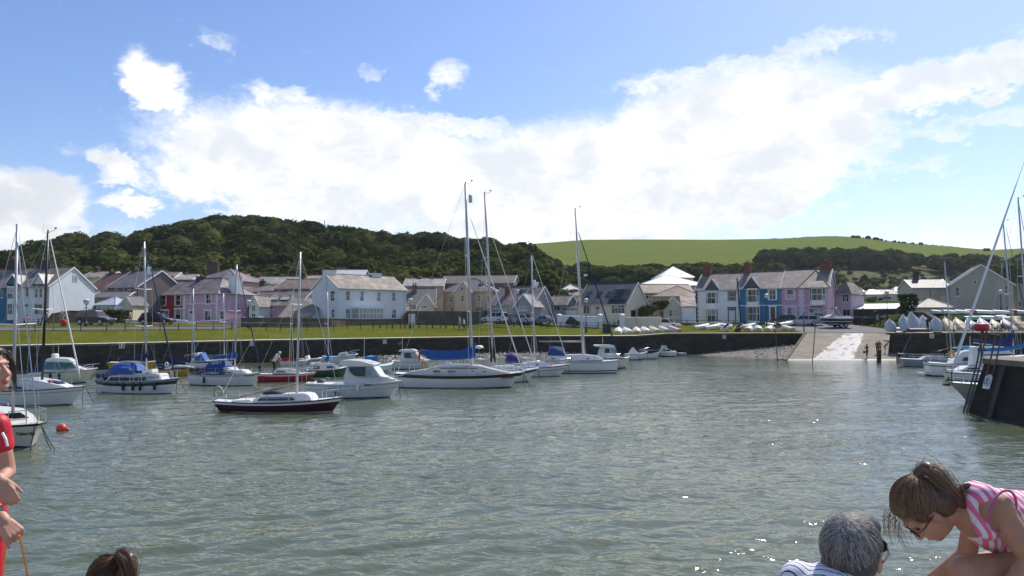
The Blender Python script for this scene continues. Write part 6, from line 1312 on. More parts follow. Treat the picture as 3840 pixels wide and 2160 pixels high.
b = Boat('sailing_yacht', 'white yacht with thin dark stripe lying inside the pier corner', (3562, 1428), (3760, 1430), 2.3, (.85, .8, .95), GEL, rb=.5, rs=.3, tr=.7, group=MOOR, bands=((.8, .74, BLACK),), boot=(.12, ANTI)); b.trunk('cabin', [(3590, 1386), (3610, 1374), (3660, 1370), (3700, 1386)], .7, .2, GEL); b.panel([(3610, 1383), (3620, 1377), (3655, 1376), (3660, 1383)], TINT); b.rails(.5, 5); b.outboard(3558, 1400, .8); b.trunk('deck_house', [(3640, 1370), (3642, 1300), (3655, 1298), (3662, 1370)], .5, .05, WHITE)
a0 = atz(3626, 1508); b = Boat('sailing_yacht', 'grey bowed yacht with bowsprit and thick furled headsail behind the pier', a0+Vector((8.6, 1.2, 0)), a0, 2.6, (.95, .9, 1.12), mat('grey_white_gel', (.5, .5, .48), .35), rb=1.15, rs=.2, tr=.7, group=MOOR, rub=BROWN); b.rails(.6, 6); b.trunk('bowsprit', [(3560, 1440), (3538, 1438), (3536, 1445), (3560, 1448)], .12, 0, BROWN, inset=-1)
q = MB(); p0 = Vector((b.L/2+b.rb-.25, 0, 1.75)); x1, z1 = b.pl(3842, 600); q.tube([p0, p0.lerp(Vector((x1, 0, z1)), .05), p0.lerp(Vector((x1, 0, z1)), .6), Vector((x1, 0, z1))], [.03, .075, .065, .03], 7); q.build('furled_sail', WHITE, b.root, smooth=True)
q = MB(); x1, z1 = b.pl(3860, 430); q.tube([(x1+.15, 0, .9), (x1, 0, z1)], .09, 8); q.build('mast', ALU, b.root, smooth=True); q = MB(); q.tube([(b.L/2+b.rb-.25, 0, 1.1), p0], .03, 5); q.build('furling_drum', BLACK, b.root)
b = Boat('sailing_yacht', 'white yacht with deep blue sail cover and radar post beyond the pier', (3590, 1370), (3850, 1373), 2.8, (1.0, .95, 1.15), GEL, rb=.7, rs=.3, tr=.7, group=MOOR, boot=(.08, ANTI)); b.trunk('cabin', [(3615, 1330), (3625, 1300), (3750, 1298), (3790, 1325)], .9, .15, GEL); b.panel([(3640, 1316), (3645, 1306), (3740, 1305), (3750, 1316)], TINT); b.mast((3800, 1300), (3762, 832), .08, spread=(.42, .7), fore=NAVY, ftop=(3772, 850), fore_to=(3880, 1330), fr=.035); b.cover([(3648, 1272), (3655, 1282), (3700, 1290), (3800, 1306), (3803, 1238), (3794, 1240), (3780, 1262), (3740, 1278), (3690, 1276)], mat('ultramarine_canvas', (.012, .02, .14), .75), .2); b.boom((3648, 1285), (3798, 1300))
q = MB(); x, z = b.pl(3637, 1262); q.tube([(x, 0, z), (x, 0, 1.0)], .04, 6); q.build('radar_post', ALU, b.root); q = MB(); x, z = b.pl(3683, 1292); q.lathe([(.25, z-.12), (.27, z), (.22, z+.14)], (x, 0, 0), 10); q.build('radome', WHITE, b.root)
b = Boat('sailing_yacht', 'yacht with turquoise sail cover mostly hidden by the pier', (3690, 1400), (3930, 1403), 2.5, (.95, .9, 1.05), GEL, rb=.6, rs=.3, tr=.7, group=MOOR); b.cover([(3690, 1306), (3700, 1318), (3760, 1318), (3840, 1306), (3855, 1270), (3830, 1288), (3780, 1302)], mat('turquoise_canvas', (.015, .16, .36), .75), .2); b.mast((3858, 1330), (3818, 745), .075, spread=(.5,), fore=NAVY, fore_to=(3930, 1340), fr=.04); b.trunk('cabin', [(3720, 1356), (3730, 1338), (3830, 1336), (3850, 1356)], .8, .2, GEL); b.rails(.5, 5)
# floats
def buoy(label, px, py, r, mt, tilt=.5):
    p = atz(px, py); q = MB(); q.ball((0, 0, r*.45), (r*1.05, r, r), 14, 9); q.tube([(r*.5, 0, r*.5), (r*1.3, 0, r*.15), (r*1.55, 0, -.05)], [r*.55, r*.22, r*.1], 8); o = empty('mooring_buoy', p, .2, label, 'buoy'); q.build('float', mt, o, smooth=True); q = MB(); q.tube([(-r*.8, 0, r*.9), (-r*1.15, 0, r*1.15), (-r*1.25, 0, r*1.0)], r*.07, 5); q.build('ring', IRON, o)
OR = mat('orange_red_float', (.60, .055, .03), .4, var=.1, dirt=.3)
buoy('orange red mooring buoy floating by the cream bowed yacht', 231, 1615, .2, OR); buoy('pink red mooring buoy against the white sloop hull', 2163, 1398, .22, mat('pink_red_float', (.5, .05, .09), .45))
# ------------------------------------------------------------------ pier head
pier = empty('stone_pier', (22.6, 37.7, 0), 0, 'dark stone pier head with ladders and number plate', 'pier')
bot = [(22.55, 37.8), (22.55, 22), (48, 22), (48, 40.5), (24.2, 39.9)]; top = [(23.3, 37.6), (23.3, 22), (47.5, 22), (47.5, 39.6), (24.6, 39.2)]
rel = lambda p, z: (p[0]-22.6, p[1]-37.7, z)
mb = MB(); mb.loft([[rel((b_[0]+(b_[0]-t_[0])*.5, b_[1]+(b_[1]-t_[1])*.5), -1.3) for b_, t_ in zip(bot, top)], [rel(t_, 2.45) for t_ in top]]); mb.build('face', stonemat('pier_stone', (.038, .032, .025), (.050, .042, .032), (.030, .026, .021), .9, .42, rub=1.6), pier)
mb = MB(); mb.loft([[rel((t_[0]-(.08 if t_[0] < 25 else 0), t_[1]), 2.452) for t_ in top], [rel((t_[0]-(.06 if t_[0] < 25 else 0), t_[1]), 2.72) for t_ in top]]); mb.build('coping', mat('worn_coping', (.17, .14, .105), .9, var=.35, scale=1.5, bump=.6), pier)
TIMB = mat('wet_timber', (.035, .028, .022), .7, var=.3); TIMB2 = mat('grey_timber', (.11, .09, .075), .8, var=.3)
fx = lambda z: 22.55 + .75*(z+.0)/2.45 - 22.6
for k, (ya, yb) in enumerate(((38.0, 37.72), (37.0, 36.55))):
    posts = []
    for y in (ya, yb):
        q = MB(); zl_ = -1 if k == 0 else 1.9; q.tube([(fx(zl_)-.1, y-37.7, zl_), (fx(2.4)-.1, y-37.7, 2.4), (fx(2.4)+.28, y-37.7, 4.1 if k == 0 else 3.95)], .04, 6); posts.append(q.build('ladder_post', TIMB2, pier))
    for z in (np.arange(.1, 2.7, .3) if k == 0 else (2.1, 2.4)):
        q = MB(); q.tube([(fx(z)-.12, ya-37.7, z), (fx(z)-.12, yb-37.7, z)], .018, 5); q.build('rung', IRON, pier)
q = MB(); q.bar((.92, 37.85-37.7, 3.95), (.9, 36.6-37.7, 3.86), .05, .05); q.build('top_bar', TIMB2, pier)
for y, w in ((35.9, .34),):
    q = MB(); q.loft([[(fx(z)-.02, y-37.7+a, z) for a in (-w/2, w/2)] + [(fx(z)-.16, y-37.7+a, z) for a in (w/2, -w/2)] for z in (-1, 2.4)]); q.build('fender_board', TIMB, pier)
# number plate 3
plate = empty('number_plate', (fx(1.6)+22.6-.03, 36.85, 1.62), 0, 'white plate with ringed figure 3 on the pier face', 'sign'); tl = math.atan(.75/2.45)
q = MB(); q.box(-.03, 0, -.27, .27, -.36, .36); o = q.build('panel', mat('sign_white', (.68, .67, .66), .6, dirt=.3), plate); o.rotation_euler = (0, tl, 0)
q = MB(); q.tube([(-.036, .2*math.cos(t), .2*math.sin(t)) for t in [2*math.pi*i/28 for i in range(29)]], .014, 5); q.build('ring', BLACK, plate).rotation_euler = (0, tl, 0)
l3 = lettering('3', plate, (-.045, .085, -.11), .34, BLACK, rot=(math.pi/2, 0, -math.pi/2), bold=.012); l3.matrix_local = Matrix.Rotation(tl, 4, 'Y') @ Matrix.Translation((-.045, .1, -.115)) @ l3.rotation_euler.to_matrix().to_4x4()
# red can top mark
p = at(3680, 1228, 37.8); tm = empty('top_mark', p, 0, 'red can shaped top mark above the pier ladder', 'beacon'); q = MB(); q.lathe([(.1, -.2), (.33, -.13), (.36, .0), (.33, .16), (.2, .2)], (0, 0, 0), 12); q.build('can', mat('signal_red', (.42, .015, .03), .5, dirt=.2), tm, smooth=True); q = MB(); q.tube([(0, 0, -.2), (-.05, 0, -1.5)], .035, 6); q.build('post', TIMB2, tm)
# ------------------------------------------------------------------ letters on the harbour wall
def wall_sign(ch, px, py, label):
    x = gx(px, 100); 
    for _ in range(12): yv = float(np.interp(x, WX, WY)) if px < 3100 else 93.6 - .09*(x-52); x = gx(px, yv, 2)
    z = gz(py, yv); e = .3; y2 = float(np.interp(x+e, WX, WY)) if px < 3100 else yv-.03
    rt = empty('wall_letter', (x, yv-.32, z), math.atan2(y2-yv, e), label, 'sign', 'berth letters on the wall'); q = MB(); q.box(-.25, .25, -.02, .05, -.25, .25); q.build('panel', mat('sign_white', (.68, .67, .66)), rt)
    q = MB(); q.box(-.2, .2, -.026, -.021, -.2, .2); q.build('letter_ground', mat('sign_white', (.68, .67, .66)) if ch == 'A' else mat('sign_grey', (.10, .10, .10)), rt)
    lettering(ch, rt, (0, -.032, -.15), .42, BLACK if ch == 'A' else TRIM, bold=.012, align='CENTER')
for ch, px, py in (('F', 463, 1296), ('E', 948, 1288), ('D', 1445, 1281), ('C', 1848, 1286), ('B', 2714, 1263), ('A', 3490, 1260)): wall_sign(ch, px, py, 'small square plate with letter %s on the harbour wall' % ch)
# ------------------------------------------------------------------ lamps, railings, benches, posts
LAMPG = mat('lamp_globe', (.72, .72, .70), .25, var=.03)
def street_lamp(px, Y, py_top, label):
    x = gx(px, Y); z = ground_z(x, Y); h = gz(py_top, Y)-z; rt = empty('street_lamp', (x, Y, z-.03), 0, label, 'street lamp', 'globe lamps along the promenade')
    q = MB(); q.lathe([(.16, 0), (.16, .5), (.12, .55), (.09, .9), (.055, 1.0), (.045, h-.75), (.07, h-.7), (.04, h-.62)], (0, 0, 0), 8); q.build('post', IRON, rt, smooth=False)
    q = MB(); q.tube([(-.32, 0, h-1.0), (.32, 0, h-1.0)], .022, 5); q.build('ladder_bar', IRON, rt)
    q = MB(); q.lathe([(.1, h-.66), (.26, h-.5), (.31, h-.32), (.31, h-.28)], (0, 0, 0), 12); q.build('lamp_bowl', LAMPG, rt, smooth=True)
    q = MB(); q.lathe([(.33, h-.282), (.33, h-.24)], (0, 0, 0), 12); q.build('lamp_band', IRON, rt); q = MB(); q.lathe([(.31, h-.238), (.27, h-.1), (.16, h-.02), (.03, h)], (0, 0, 0), 12); q.build('lamp_cap', LAMPG, rt, smooth=True)
for px, Y, pt, l in ((322, 84, 1120, 'globe street lamp on the kerb by the dark blue car'), (931, 94, 1124, 'globe street lamp before the white gabled porch'), (1538, 105.5, 1118, 'globe street lamp before the narrow garden gate'), (1940, 117, 1085, 'globe street lamp by the silver saloon car'), (2198, 108.5, 1118, 'globe street lamp before the cream bungalow'), (2875, 116, 1101, 'globe street lamp before the blue slipway house'), (3328, 119, 1090, 'globe street lamp beside the low open shelter'), (3755, 112, 1086, 'globe street lamp before the tall cream gable')): street_lamp(px, Y, pt, l)
def railing(label, pts, h=.85, gap=2.0, rails=(.98, .5), r=.026):
    """posts and rails following the ground along a plan line"""
    P = [Vector(p) for p in pts]; rt = empty('railing', (P[0].x, P[0].y, ground_z(*P[0])), 0, label, 'railing'); o = Vector((P[0].x, P[0].y, ground_z(*P[0]))); pos = []
    for a, b in zip(P, P[1:]):
        n = max(1, round((b-a).length/gap))
        for i in range(n): q = a+(b-a)*(i/n); pos.append(Vector((q.x, q.y, ground_z(q.x, q.y)))-o)
    q = P[-1]; pos.append(Vector((q.x, q.y, ground_z(q.x, q.y)))-o); me = None
    for p in pos:
        if me is None:
            q = MB(); q.lathe([(.05, -.1), (.045, h), (.065, h+.03), (.03, h+.09)], (0, 0, 0), 6); c = q.build('post', IRON, rt); me = c.data
        else: c = bpy.data.objects.new('post', me); COL.objects.link(c); c.parent = rt
        c.location = p
    for k in rails: q = MB(); q.tube([p+Vector((0, 0, h*k)) for p in pos], r, 5); q.build('rail', IRON, rt)
def bank(px, s):
    x = gx(px, 100)
    for _ in range(20): y = float(np.interp(x, WX, WY))+s; x = .5*x+.5*gx(px, y, 3.5)
    return Vector((x, y))
railing('long black iron railing along the top of the grass bank', [bank(px, 9.6) for px in (60, 200, 400, 600, 800, 1000, 1200, 1400, 1600, 1800, 2000, 2200, 2330)])
railing('black railing along the road above the upturned dinghies', [bank(px, 12.5) for px in (2535, 2700, 2850)] + [bank(2965, 11.5)], .9)
railing('black railing on top of the quay wall above letter A', [(55.2, 95.0), (62, 94.4), (75, 93.3), (100, 91.5)], 1.05, 2.6)
WOODB = mat('dark_wood', (.03, .024, .02), .8)
def bollard(px, Y, h, label, grp, r=.09):
    x = gx(px, Y); q = MB(); q.lathe([(r, -.1), (r, h-.06), (r*.8, h), (r*.3, h+.02)], (0, 0, 0), 8); o = q.build('bollard', WOODB, None, loc=(x, Y, ground_z(x, Y))); tag(o, label, 'bollard', grp); return o
for px in (1425, 1471, 1519, 1572, 1622, 1672, 1723): bollard(px, bank(px, 10.8).y, .72, 'short dark wooden bollard on the lawn behind the railing', 'bollards on the lawn')
for px in (1778+151, 1880+150, 2150): bollard(px, bank(px, 11.5).y, .75, 'dark wooden bollard beside the lawn benches', 'bollards by the benches')
ch_ = [(px, bank(px, 13.5 if i % 2 else 10.5).y) for i, px in enumerate((2304, 2318, 2347, 2341, 2391, 2366, 2437, 2416, 2482, 2453))]
for px, Y in ch_: bollard(px, Y, .8, 'dark wooden chain post behind the upturned dinghies', 'chain posts')
for k in (0, 1):
    pp = [Vector((gx(px, Y), Y, ground_z(gx(px, Y), Y)+.7)) for px, Y in ch_[k::2]]; q = MB()
    for a, b_ in zip(pp, pp[1:]): q.tube([a.lerp(b_, t)-Vector((0, 0, .35*4*t*(1-t))) for t in (0, .25, .5, .75, 1)], .02, 4)
    o = q.build('chain', IRON); tag(o, ('drooping chain between the rear posts by the road', 'drooping chain between the front posts by the dinghies')[k], 'chain')
def bench(px, Y, label, rz=0, w=1.7, grp='lawn benches'):
    x = gx(px, Y); rt = empty('bench', (x, Y, ground_z(x, Y)), rz, label, 'bench', grp)
    for k in range(4): q = MB(); q.box(-w/2, w/2, .02+.11*k, .11+.11*k, .43, .46); q.build('seat_slat', WOODB, rt)
    for k in range(3): q = MB(); q.box(-w/2, w/2, -.03-.015*k, .0-.015*k, .55+.12*k, .64+.12*k); q.build('back_slat', WOODB, rt)
    for sx in (-1, 1):
        q = MB(); xx = sx*(w/2-.12); q.bar((xx, .0, .9), (xx, .0, 0), .06); q.bar((xx, .45, .43), (xx, .45, 0), .06); q.bar((xx, -.03, .42), (xx, .48, .42), .05); q.bar((xx, .0, .62), (xx, .48, .62), .045); q.bar((xx, .46, .42), (xx, .46, .62), .045); q.build('end_frame', IRON, rt)
for px, l in ((1774, 'dark slatted bench behind the walking couple'), (1880, 'dark slatted bench on the lawn below the silver car'), (1985, 'dark slatted bench on the lawn below the convertible'), (2141, 'dark slatted bench on the lawn below the black hatchback')): bench(px, bank(px, 10.9).y, l, math.pi if False else 0)
for px, l in ((3765, 'dark bench on the quay where a figure sits'),): bench(px, 95.6, l, 0, 2.0)
p_ = PT(118, 81.5); rt = empty('picnic_table', (p_.x, p_.y, ground_z(p_.x, p_.y)), .5, 'dark wooden picnic table on the bank by the road', 'picnic table')
for k in range(4): q = MB(); q.box(-.9, .9, -.3+.16*k, -.16+.16*k, .7, .74); q.build('top_board', WOODB, rt)
for s_ in (-1, 1): q = MB(); q.box(-.9, .9, s_*.65-.12, s_*.65+.12, .42, .46); q.build('seat_board', WOODB, rt)
for sx in (-.65, .65): q = MB(); q.bar((sx, -.6, 0), (sx, -.15, .7), .07); q.bar((sx, .6, 0), (sx, .15, .7), .07); q.bar((sx, -.7, .4), (sx, .7, .4), .06); q.build('leg', WOODB, rt)
x = gx(2275, 108.6); rt = empty('grit_bin', (x, 108.6, ground_z(x, 108.6)), 0, 'dark grey square cabinet on the lawn by the navy headsail', 'cabinet'); q = MB(); q.box(-.55, .55, -.35, .35, 0, 1.08); q.build('body', mat('dark_grey_plastic', (.03, .032, .036), .6), rt); q = MB(); q.box(-.58, .58, -.38, .38, 1.085, 1.16); q.build('lid', mat('dark_grey_plastic', (.03, .032, .036)), rt)
def pole(name, label, px0, py0, px1, py1, Y, r, mt, cat='post', group=None, stripes=False):
    a, b_ = at(px0, py0, Y), at(px1, py1, Y); q = MB(); n = 9 if stripes else 2; d = b_-a
    q.tube([d*(i/(n-1)) for i in range(n)], r, 7); o = q.build(name, mt, None, loc=a); tag(o, label, cat, group); return o
pole('marker_pole', 'thin leaning marker pole in the water off the beach', 2916, 1361, 2908, 1242, 86.5, .05, TIMB2)
pole('marker_pole', 'thin leaning marker pole at the foot of the slipway', 3046, 1367, 3058, 1211, 85, .05, TIMB2)
pole('utility_pole', 'leaning dark wooden pole before the white and blue houses', 2778, 1214, 2764, 1043, 124, .11, WOODB)
pole('iron_post', 'short grey post at the corner of the slipway', 3015, 1247, 3013, 1174, 108.2, .09, mat('grey_paint', (.12, .13, .14), .6)); pole('timber_pile', 'black timber pile at the foot of the slipway wall', 3296, 1362, 3297, 1312, 84.8, .24, TIMB)
pole('iron_post', 'dark post on the apron beside the shelter', 3237, 1222, 3236, 1155, 118, .1, WOODB)
for px, py, Y, l in ((2214, 1135, 116, 'thin pole on the road side before the bungalow'), (2388, 1170, 113, 'thin pole by the cream garden wall'), (1905, 1140, 117, 'thin pole beside the grey bungalow windows'), (1543-200, 1180, 104, 'thin post before the stone wall')): pole('thin_pole', l, px, 1216, px, py, Y, .035, mat('grey_paint', (.12, .13, .14)))
pole('radio_mast', 'thin aerial mast on the wooded skyline', 1219, 880, 1217, 826, 285, .12, mat('grey_paint', (.12, .13, .14)), 'mast')
sx_ = gx(2961, 117.5); rt = empty('road_sign', (sx_, 117.5, ground_z(sx_, 117.5)), 0, 'back of a grey road sign beside the estate car', 'sign'); q = MB(); q.tube([(0, 0, 0), (0, 0, 2.6)], .04, 6); q.build('post', mat('grey_paint', (.12, .13, .14)), rt); zt_ = gz(1166, 117.5)-ground_z(sx_, 117.5)
for dz_ in (.25, -.3): q = MB(); q.tube([(0, -.03, zt_+dz_), (0, .0, zt_+dz_)], .32, 12); q.build('sign_plate', mat('grey_plate', (.13, .13, .13), .6), rt)
x = gx(3290, 117); rt = empty('notice_board', (x, 117, ground_z(x, 117)), 0, 'dark green notice board on posts beyond the slipway', 'notice board')
for s_ in (-.42, .42): q = MB(); q.bar((s_, 0, 0), (s_, 0, 2.3), .14); q.build('post', WOODB, rt)
q = MB(); q.box(-.36, .36, -.06, .06, .7, 2.0); bd = q.build('board', mat('green_board', (.03, .06, .045), .6), rt); q = MB(); q.box(-.2, .2, -.075, -.062, 1.0, 1.75); q.build('poster', NET, bd); q = MB(); q.prism([(-.6, -.2, 2.2), (.6, -.2, 2.2), (0, -.2, 2.55)], (0, .4, 0)); q.build('roof', WOODB, rt)
garden_wall('low stone wall behind the trailer boat', [PT(3180, 122), PT(3230, 121.5)], [gz(1189, 122), gz(1189, 121.5)], M_WALLD, .5); garden_wall('low stone wall in front of the low shelter', [PT(3240, 121), PT(3330, 120), PT(3370, 118)], [gz(1192, 121), gz(1190, 120), gz(1186, 118)], M_WALLD, .5)
garden_wall('dark retaining wall below the stored dinghies', [Vector((57.2, 101.6)), Vector((57.8, 106)), Vector((58.5, 112))], [4.7, 5.9, 6.1], M_WALLD, .6)
# ------------------------------------------------------------------ cars
def car(label, px, Y, rz, L, paintm, kind='hatch', grp='cars parked along the road', W=1.72):
    x = gx(px, Y); rt = empty('car', (x, Y, ground_z(x, Y)+.05), rz, label, 'car', grp); h = {'hatch': 1.48, 'saloon': 1.43, 'suv': 1.68, 'estate': 1.5, 'coupe': 1.36, 'van': 2.0}[kind]
    X = lambda f: (f-.5)*L          # 0 rear .. 1 front
    bz = .78 if kind in ('suv', 'van') else .70
    body = [(0, .32), (0, bz-.1), (.02, bz+.12), (.24, bz+.16), (.66, bz+.14), (.74, bz+.10), (.95, bz-.02), (1, bz-.2), (1, .34), (.9, .24), (.1, .24)]
    mb = MB(); mb.loft([[(X(f), sg*(W/2-(.0 if .3 < z < bz else .06)-(0.08 if f > .97 or f < .02 else 0)), z) for f, z in body] for sg in (1, -1)]); o = mb.build('body', paintm, rt)
    bm = bmesh.new(); bm.from_mesh(o.data); bmesh.ops.bevel(bm, geom=[e for e in bm.edges if e.calc_face_angle(0) > .35], offset=.06, segments=2, affect='EDGES'); bm.to_mesh(o.data); bm.free(); smooth_by_angle(o, 40)
    gh = {'hatch': [(.03, bz+.08), (.10, h-.06), (.2, h), (.5, h), (.58, h-.06), (.76, bz+.08)], 'saloon': [(.13, bz+.1), (.26, h-.04), (.34, h), (.52, h), (.6, h-.05), (.76, bz+.08)], 'suv': [(.01, bz+.08), (.05, h-.1), (.12, h), (.52, h), (.6, h-.06), (.74, bz+.08)], 'estate': [(.01, bz+.08), (.05, h-.08), (.12, h), (.54, h), (.61, h-.05), (.76, bz+.08)], 'coupe': [(.2, bz+.1), (.32, h-.05), (.4, h), (.54, h), (.6, h-.04), (.74, bz+.08)], 'van': [(0, bz), (.02, h-.1), (.08, h), (.7, h), (.76, h-.1), (.9, bz)]}[kind]
    yy_ = lambda z: W/2-.06-(z-bz)*.32
    mb = MB(); mb.loft([[(X(f), sg*yy_(z), z) for f, z in gh] for sg in (1, -1)]); o = mb.build('cabin', paintm, rt)
    bm = bmesh.new(); bm.from_mesh(o.data); bmesh.ops.bevel(bm, geom=[e for e in bm.edges if e.calc_face_angle(0) > .35], offset=.05, segments=2, affect='EDGES'); bm.to_mesh(o.data); bm.free(); smooth_by_angle(o, 40)
    zt, zb_ = h-.1, bz+.16; fr, ff = gh[1][0]+.02, gh[-2][0]-.0; mid = (fr+ff)/2
    for sg in (1, -1):
        for a, b_, c, d in ((gh[0][0]+.07, fr+.01, mid-.012, mid-.012), (mid+.012, mid+.012, ff-.01, gh[-1][0]-.06)):
            q = MB(); q.prism([(X(f), sg*(yy_(z)+.006), z) for f, z in ((a, zb_), (b_, zt), (c, zt), (d, zb_))], (0, sg*.008, 0)); q.build('side_window', GLASS, rt)
    (f0, z0), (f1, z1) = gh[-1], gh[-2]; nrm = Vector(((z1-z0), 0, -(X(f1)-X(f0)))).normalized()*.02
    for (fa, za), (fb_, zb2), nm, sgn in (((f0, z0), (f1, z1), 'windscreen', 1), (gh[0], gh[1], 'rear_window', -1)):
        a = Vector((X(fa), 0, za)).lerp(Vector((X(fb_), 0, zb2)), .12); b_ = Vector((X(fa), 0, za)).lerp(Vector((X(fb_), 0, zb2)), .92); n_ = Vector((sgn*abs(zb2-za), 0, abs(X(fb_)-X(fa)))).normalized()*.022
        q = MB(); q.prism([a+n_+Vector((0, yy_(a.z)*.9, 0)), a+n_-Vector((0, yy_(a.z)*.9, 0)), b_+n_-Vector((0, yy_(b_.z)*.88, 0)), b_+n_+Vector((0, yy_(b_.z)*.88, 0))], n_*.3); q.build(nm, GLASS, rt)
    for f in (.17, .81):
        for sg in (1, -1):
            q = MB(); q.tube([(X(f), sg*(W/2-.20), .32), (X(f), sg*(W/2+.015), .32)], .32, 14); wh = q.build('wheel', RUBBER, rt); q = MB(); q.tube([(X(f), sg*(W/2+.0), .32), (X(f), sg*(W/2+.025), .32)], .2, 10); q.build('rim', ALU, wh)
    for sg in (1, -1):
        q = MB(); q.box(X(.965), X(1)+.012, sg*(W/2-.3)-.16, sg*(W/2-.3)+.16, bz-.16, bz-.04); q.build('headlight', mat('lamp_glass', (.6, .6, .6), .1), rt); q = MB(); q.box(X(0)-.012, X(.02), sg*(W/2-.22)-.1, sg*(W/2-.22)+.1, bz-.14, bz+.06); q.build('tail_light', mat('red_lens', (.3, .01, .015), .2), rt)
        q = MB(); q.ball((X(gh[-1][0]-.05), sg*(W/2+.08), bz+.2), (.07, .1, .07), 8, 5); q.build('wing_mirror', paintm, rt)
    return rt
def cp(n, c): return mat(n, c, .28, var=.03, coat=.8, metal=.2)
CW, CS, CB, CK, CR, CT_ = cp('car_white', (.7, .7, .7)), cp('car_silver', (.42, .44, .48)), cp('car_navy', (.015, .022, .06)), cp('car_black', (.012, .013, .016)), cp('car_maroon', (.05, .008, .012)), cp('car_teal', (.10, .2, .22))
R_ = math.radians
car('dark blue off roader parked by the street lamp and hedge', 360, 88, R_(-14), 4.4, CB, 'suv', W=1.8)
car('dark maroon car parked before the crimson house railings', 590, 94.5, R_(-4), 4.2, CR, 'hatch')
car('white off roader parked at the end of the tall stone wall', 1856, 118.5, R_(142), 4.4, CW, 'suv', W=1.8)
car('teal van behind the white off roader', 1828, 123, R_(160), 4.4, CT_, 'van')
car('silver saloon parked before the grey bungalow', 1951, 118, R_(150), 4.5, CS, 'saloon')
car('grey blue coupe parked before the small grey garage', 2042, 117.5, R_(140), 4.2, cp('car_grey_blue', (.16, .2, .25)), 'coupe')
car('black rounded hatchback parked before the cream bungalow', 2143, 116.5, R_(-35), 4.0, CK, 'hatch')
car('white hatchback parked by the cream garden wall', 2500, 115, R_(-30), 4.2, CW, 'hatch')
car('silver estate car at the head of the slipway', 3010, 117.5, R_(168), 4.7, CS, 'estate')
car('dark car mostly hidden behind the estate car', 2935, 119.5, R_(170), 4.2, CK, 'hatch')
# ------------------------------------------------------------------ speedboat on its trailer
Pm = PT(3134, 114.5); zt0 = ground_z(Pm.x, Pm.y)
b = Boat('speedboat', 'black and white wakeboard speedboat with tower on a trailer', Vector((Pm.x+2.1, Pm.y, 0)), Vector((Pm.x-2.1, Pm.y-.2, 0)), 2.1, (.75, .72, .82), GEL, rb=.5, rs=.1, tr=.9, bands=((.72, .25, BLACK),), boot=(.1, BLACK), cat='speedboat'); b.root.location.z = zt0+.75
b.trunk('cockpit', [(-1.9, .72), (-1.8, 1.0), (.3, 1.0), (.9, 1.25), (1.3, .95), (1.9, .8)], .8, .1, mat('white_vinyl', (.7, .7, .7), .4), px=False); b.panel([(.35, 1.02), (.85, 1.24), (1.2, 1.0)], CLEAR, px=False)
q = MB(); q.tube([(-.4, .95, .9), (.2, .85, 2.0), (.25, .5, 2.25), (.25, -.5, 2.25), (.2, -.85, 2.0), (-.4, -.95, .9)], .035, 6); q.tube([(1.2, .9, .9), (.5, .8, 2.1)], .03, 6); q.tube([(1.2, -.9, .9), (.5, -.8, 2.1)], .03, 6); tw = q.build('tower', STEEL, b.root)
for yv in (-.6, .6): q = MB(); q.ball((.3, yv, 2.1), (.28, .12, .1), 8, 5); q.build('tower_speaker', BLACK, tw)
tr_ = empty('boat_trailer', (Pm.x, Pm.y, zt0), b.rz, 'twin axle trailer carrying the wakeboard speedboat', 'trailer'); q = MB()
for s_ in (-1, 1): q.bar((-2.3, s_*.75, .5), (2.0, s_*.75, .5), .1); q.bar((2.0, s_*.75, .5), (3.2, 0, .45), .1); q.bar((-1.2, s_*.6, .55), (-1.2, s_*.6, .95), .1)
q.bar((-1.4, -.75, .5), (-1.4, .75, .5), .1); q.bar((.9, -.75, .5), (.9, .75, .5), .1); q.build('frame', STEEL, tr_)
for f in (-1.1, -.35):
    for s_ in (-1, 1): q = MB(); q.tube([(f, s_*.8, .32), (f, s_*1.0, .32)], .32, 12); wh = q.build('wheel', RUBBER, tr_); q = MB(); q.tube([(f, s_*.98, .32), (f, s_*1.015, .32)], .18, 8); q.build('rim', ALU, wh)
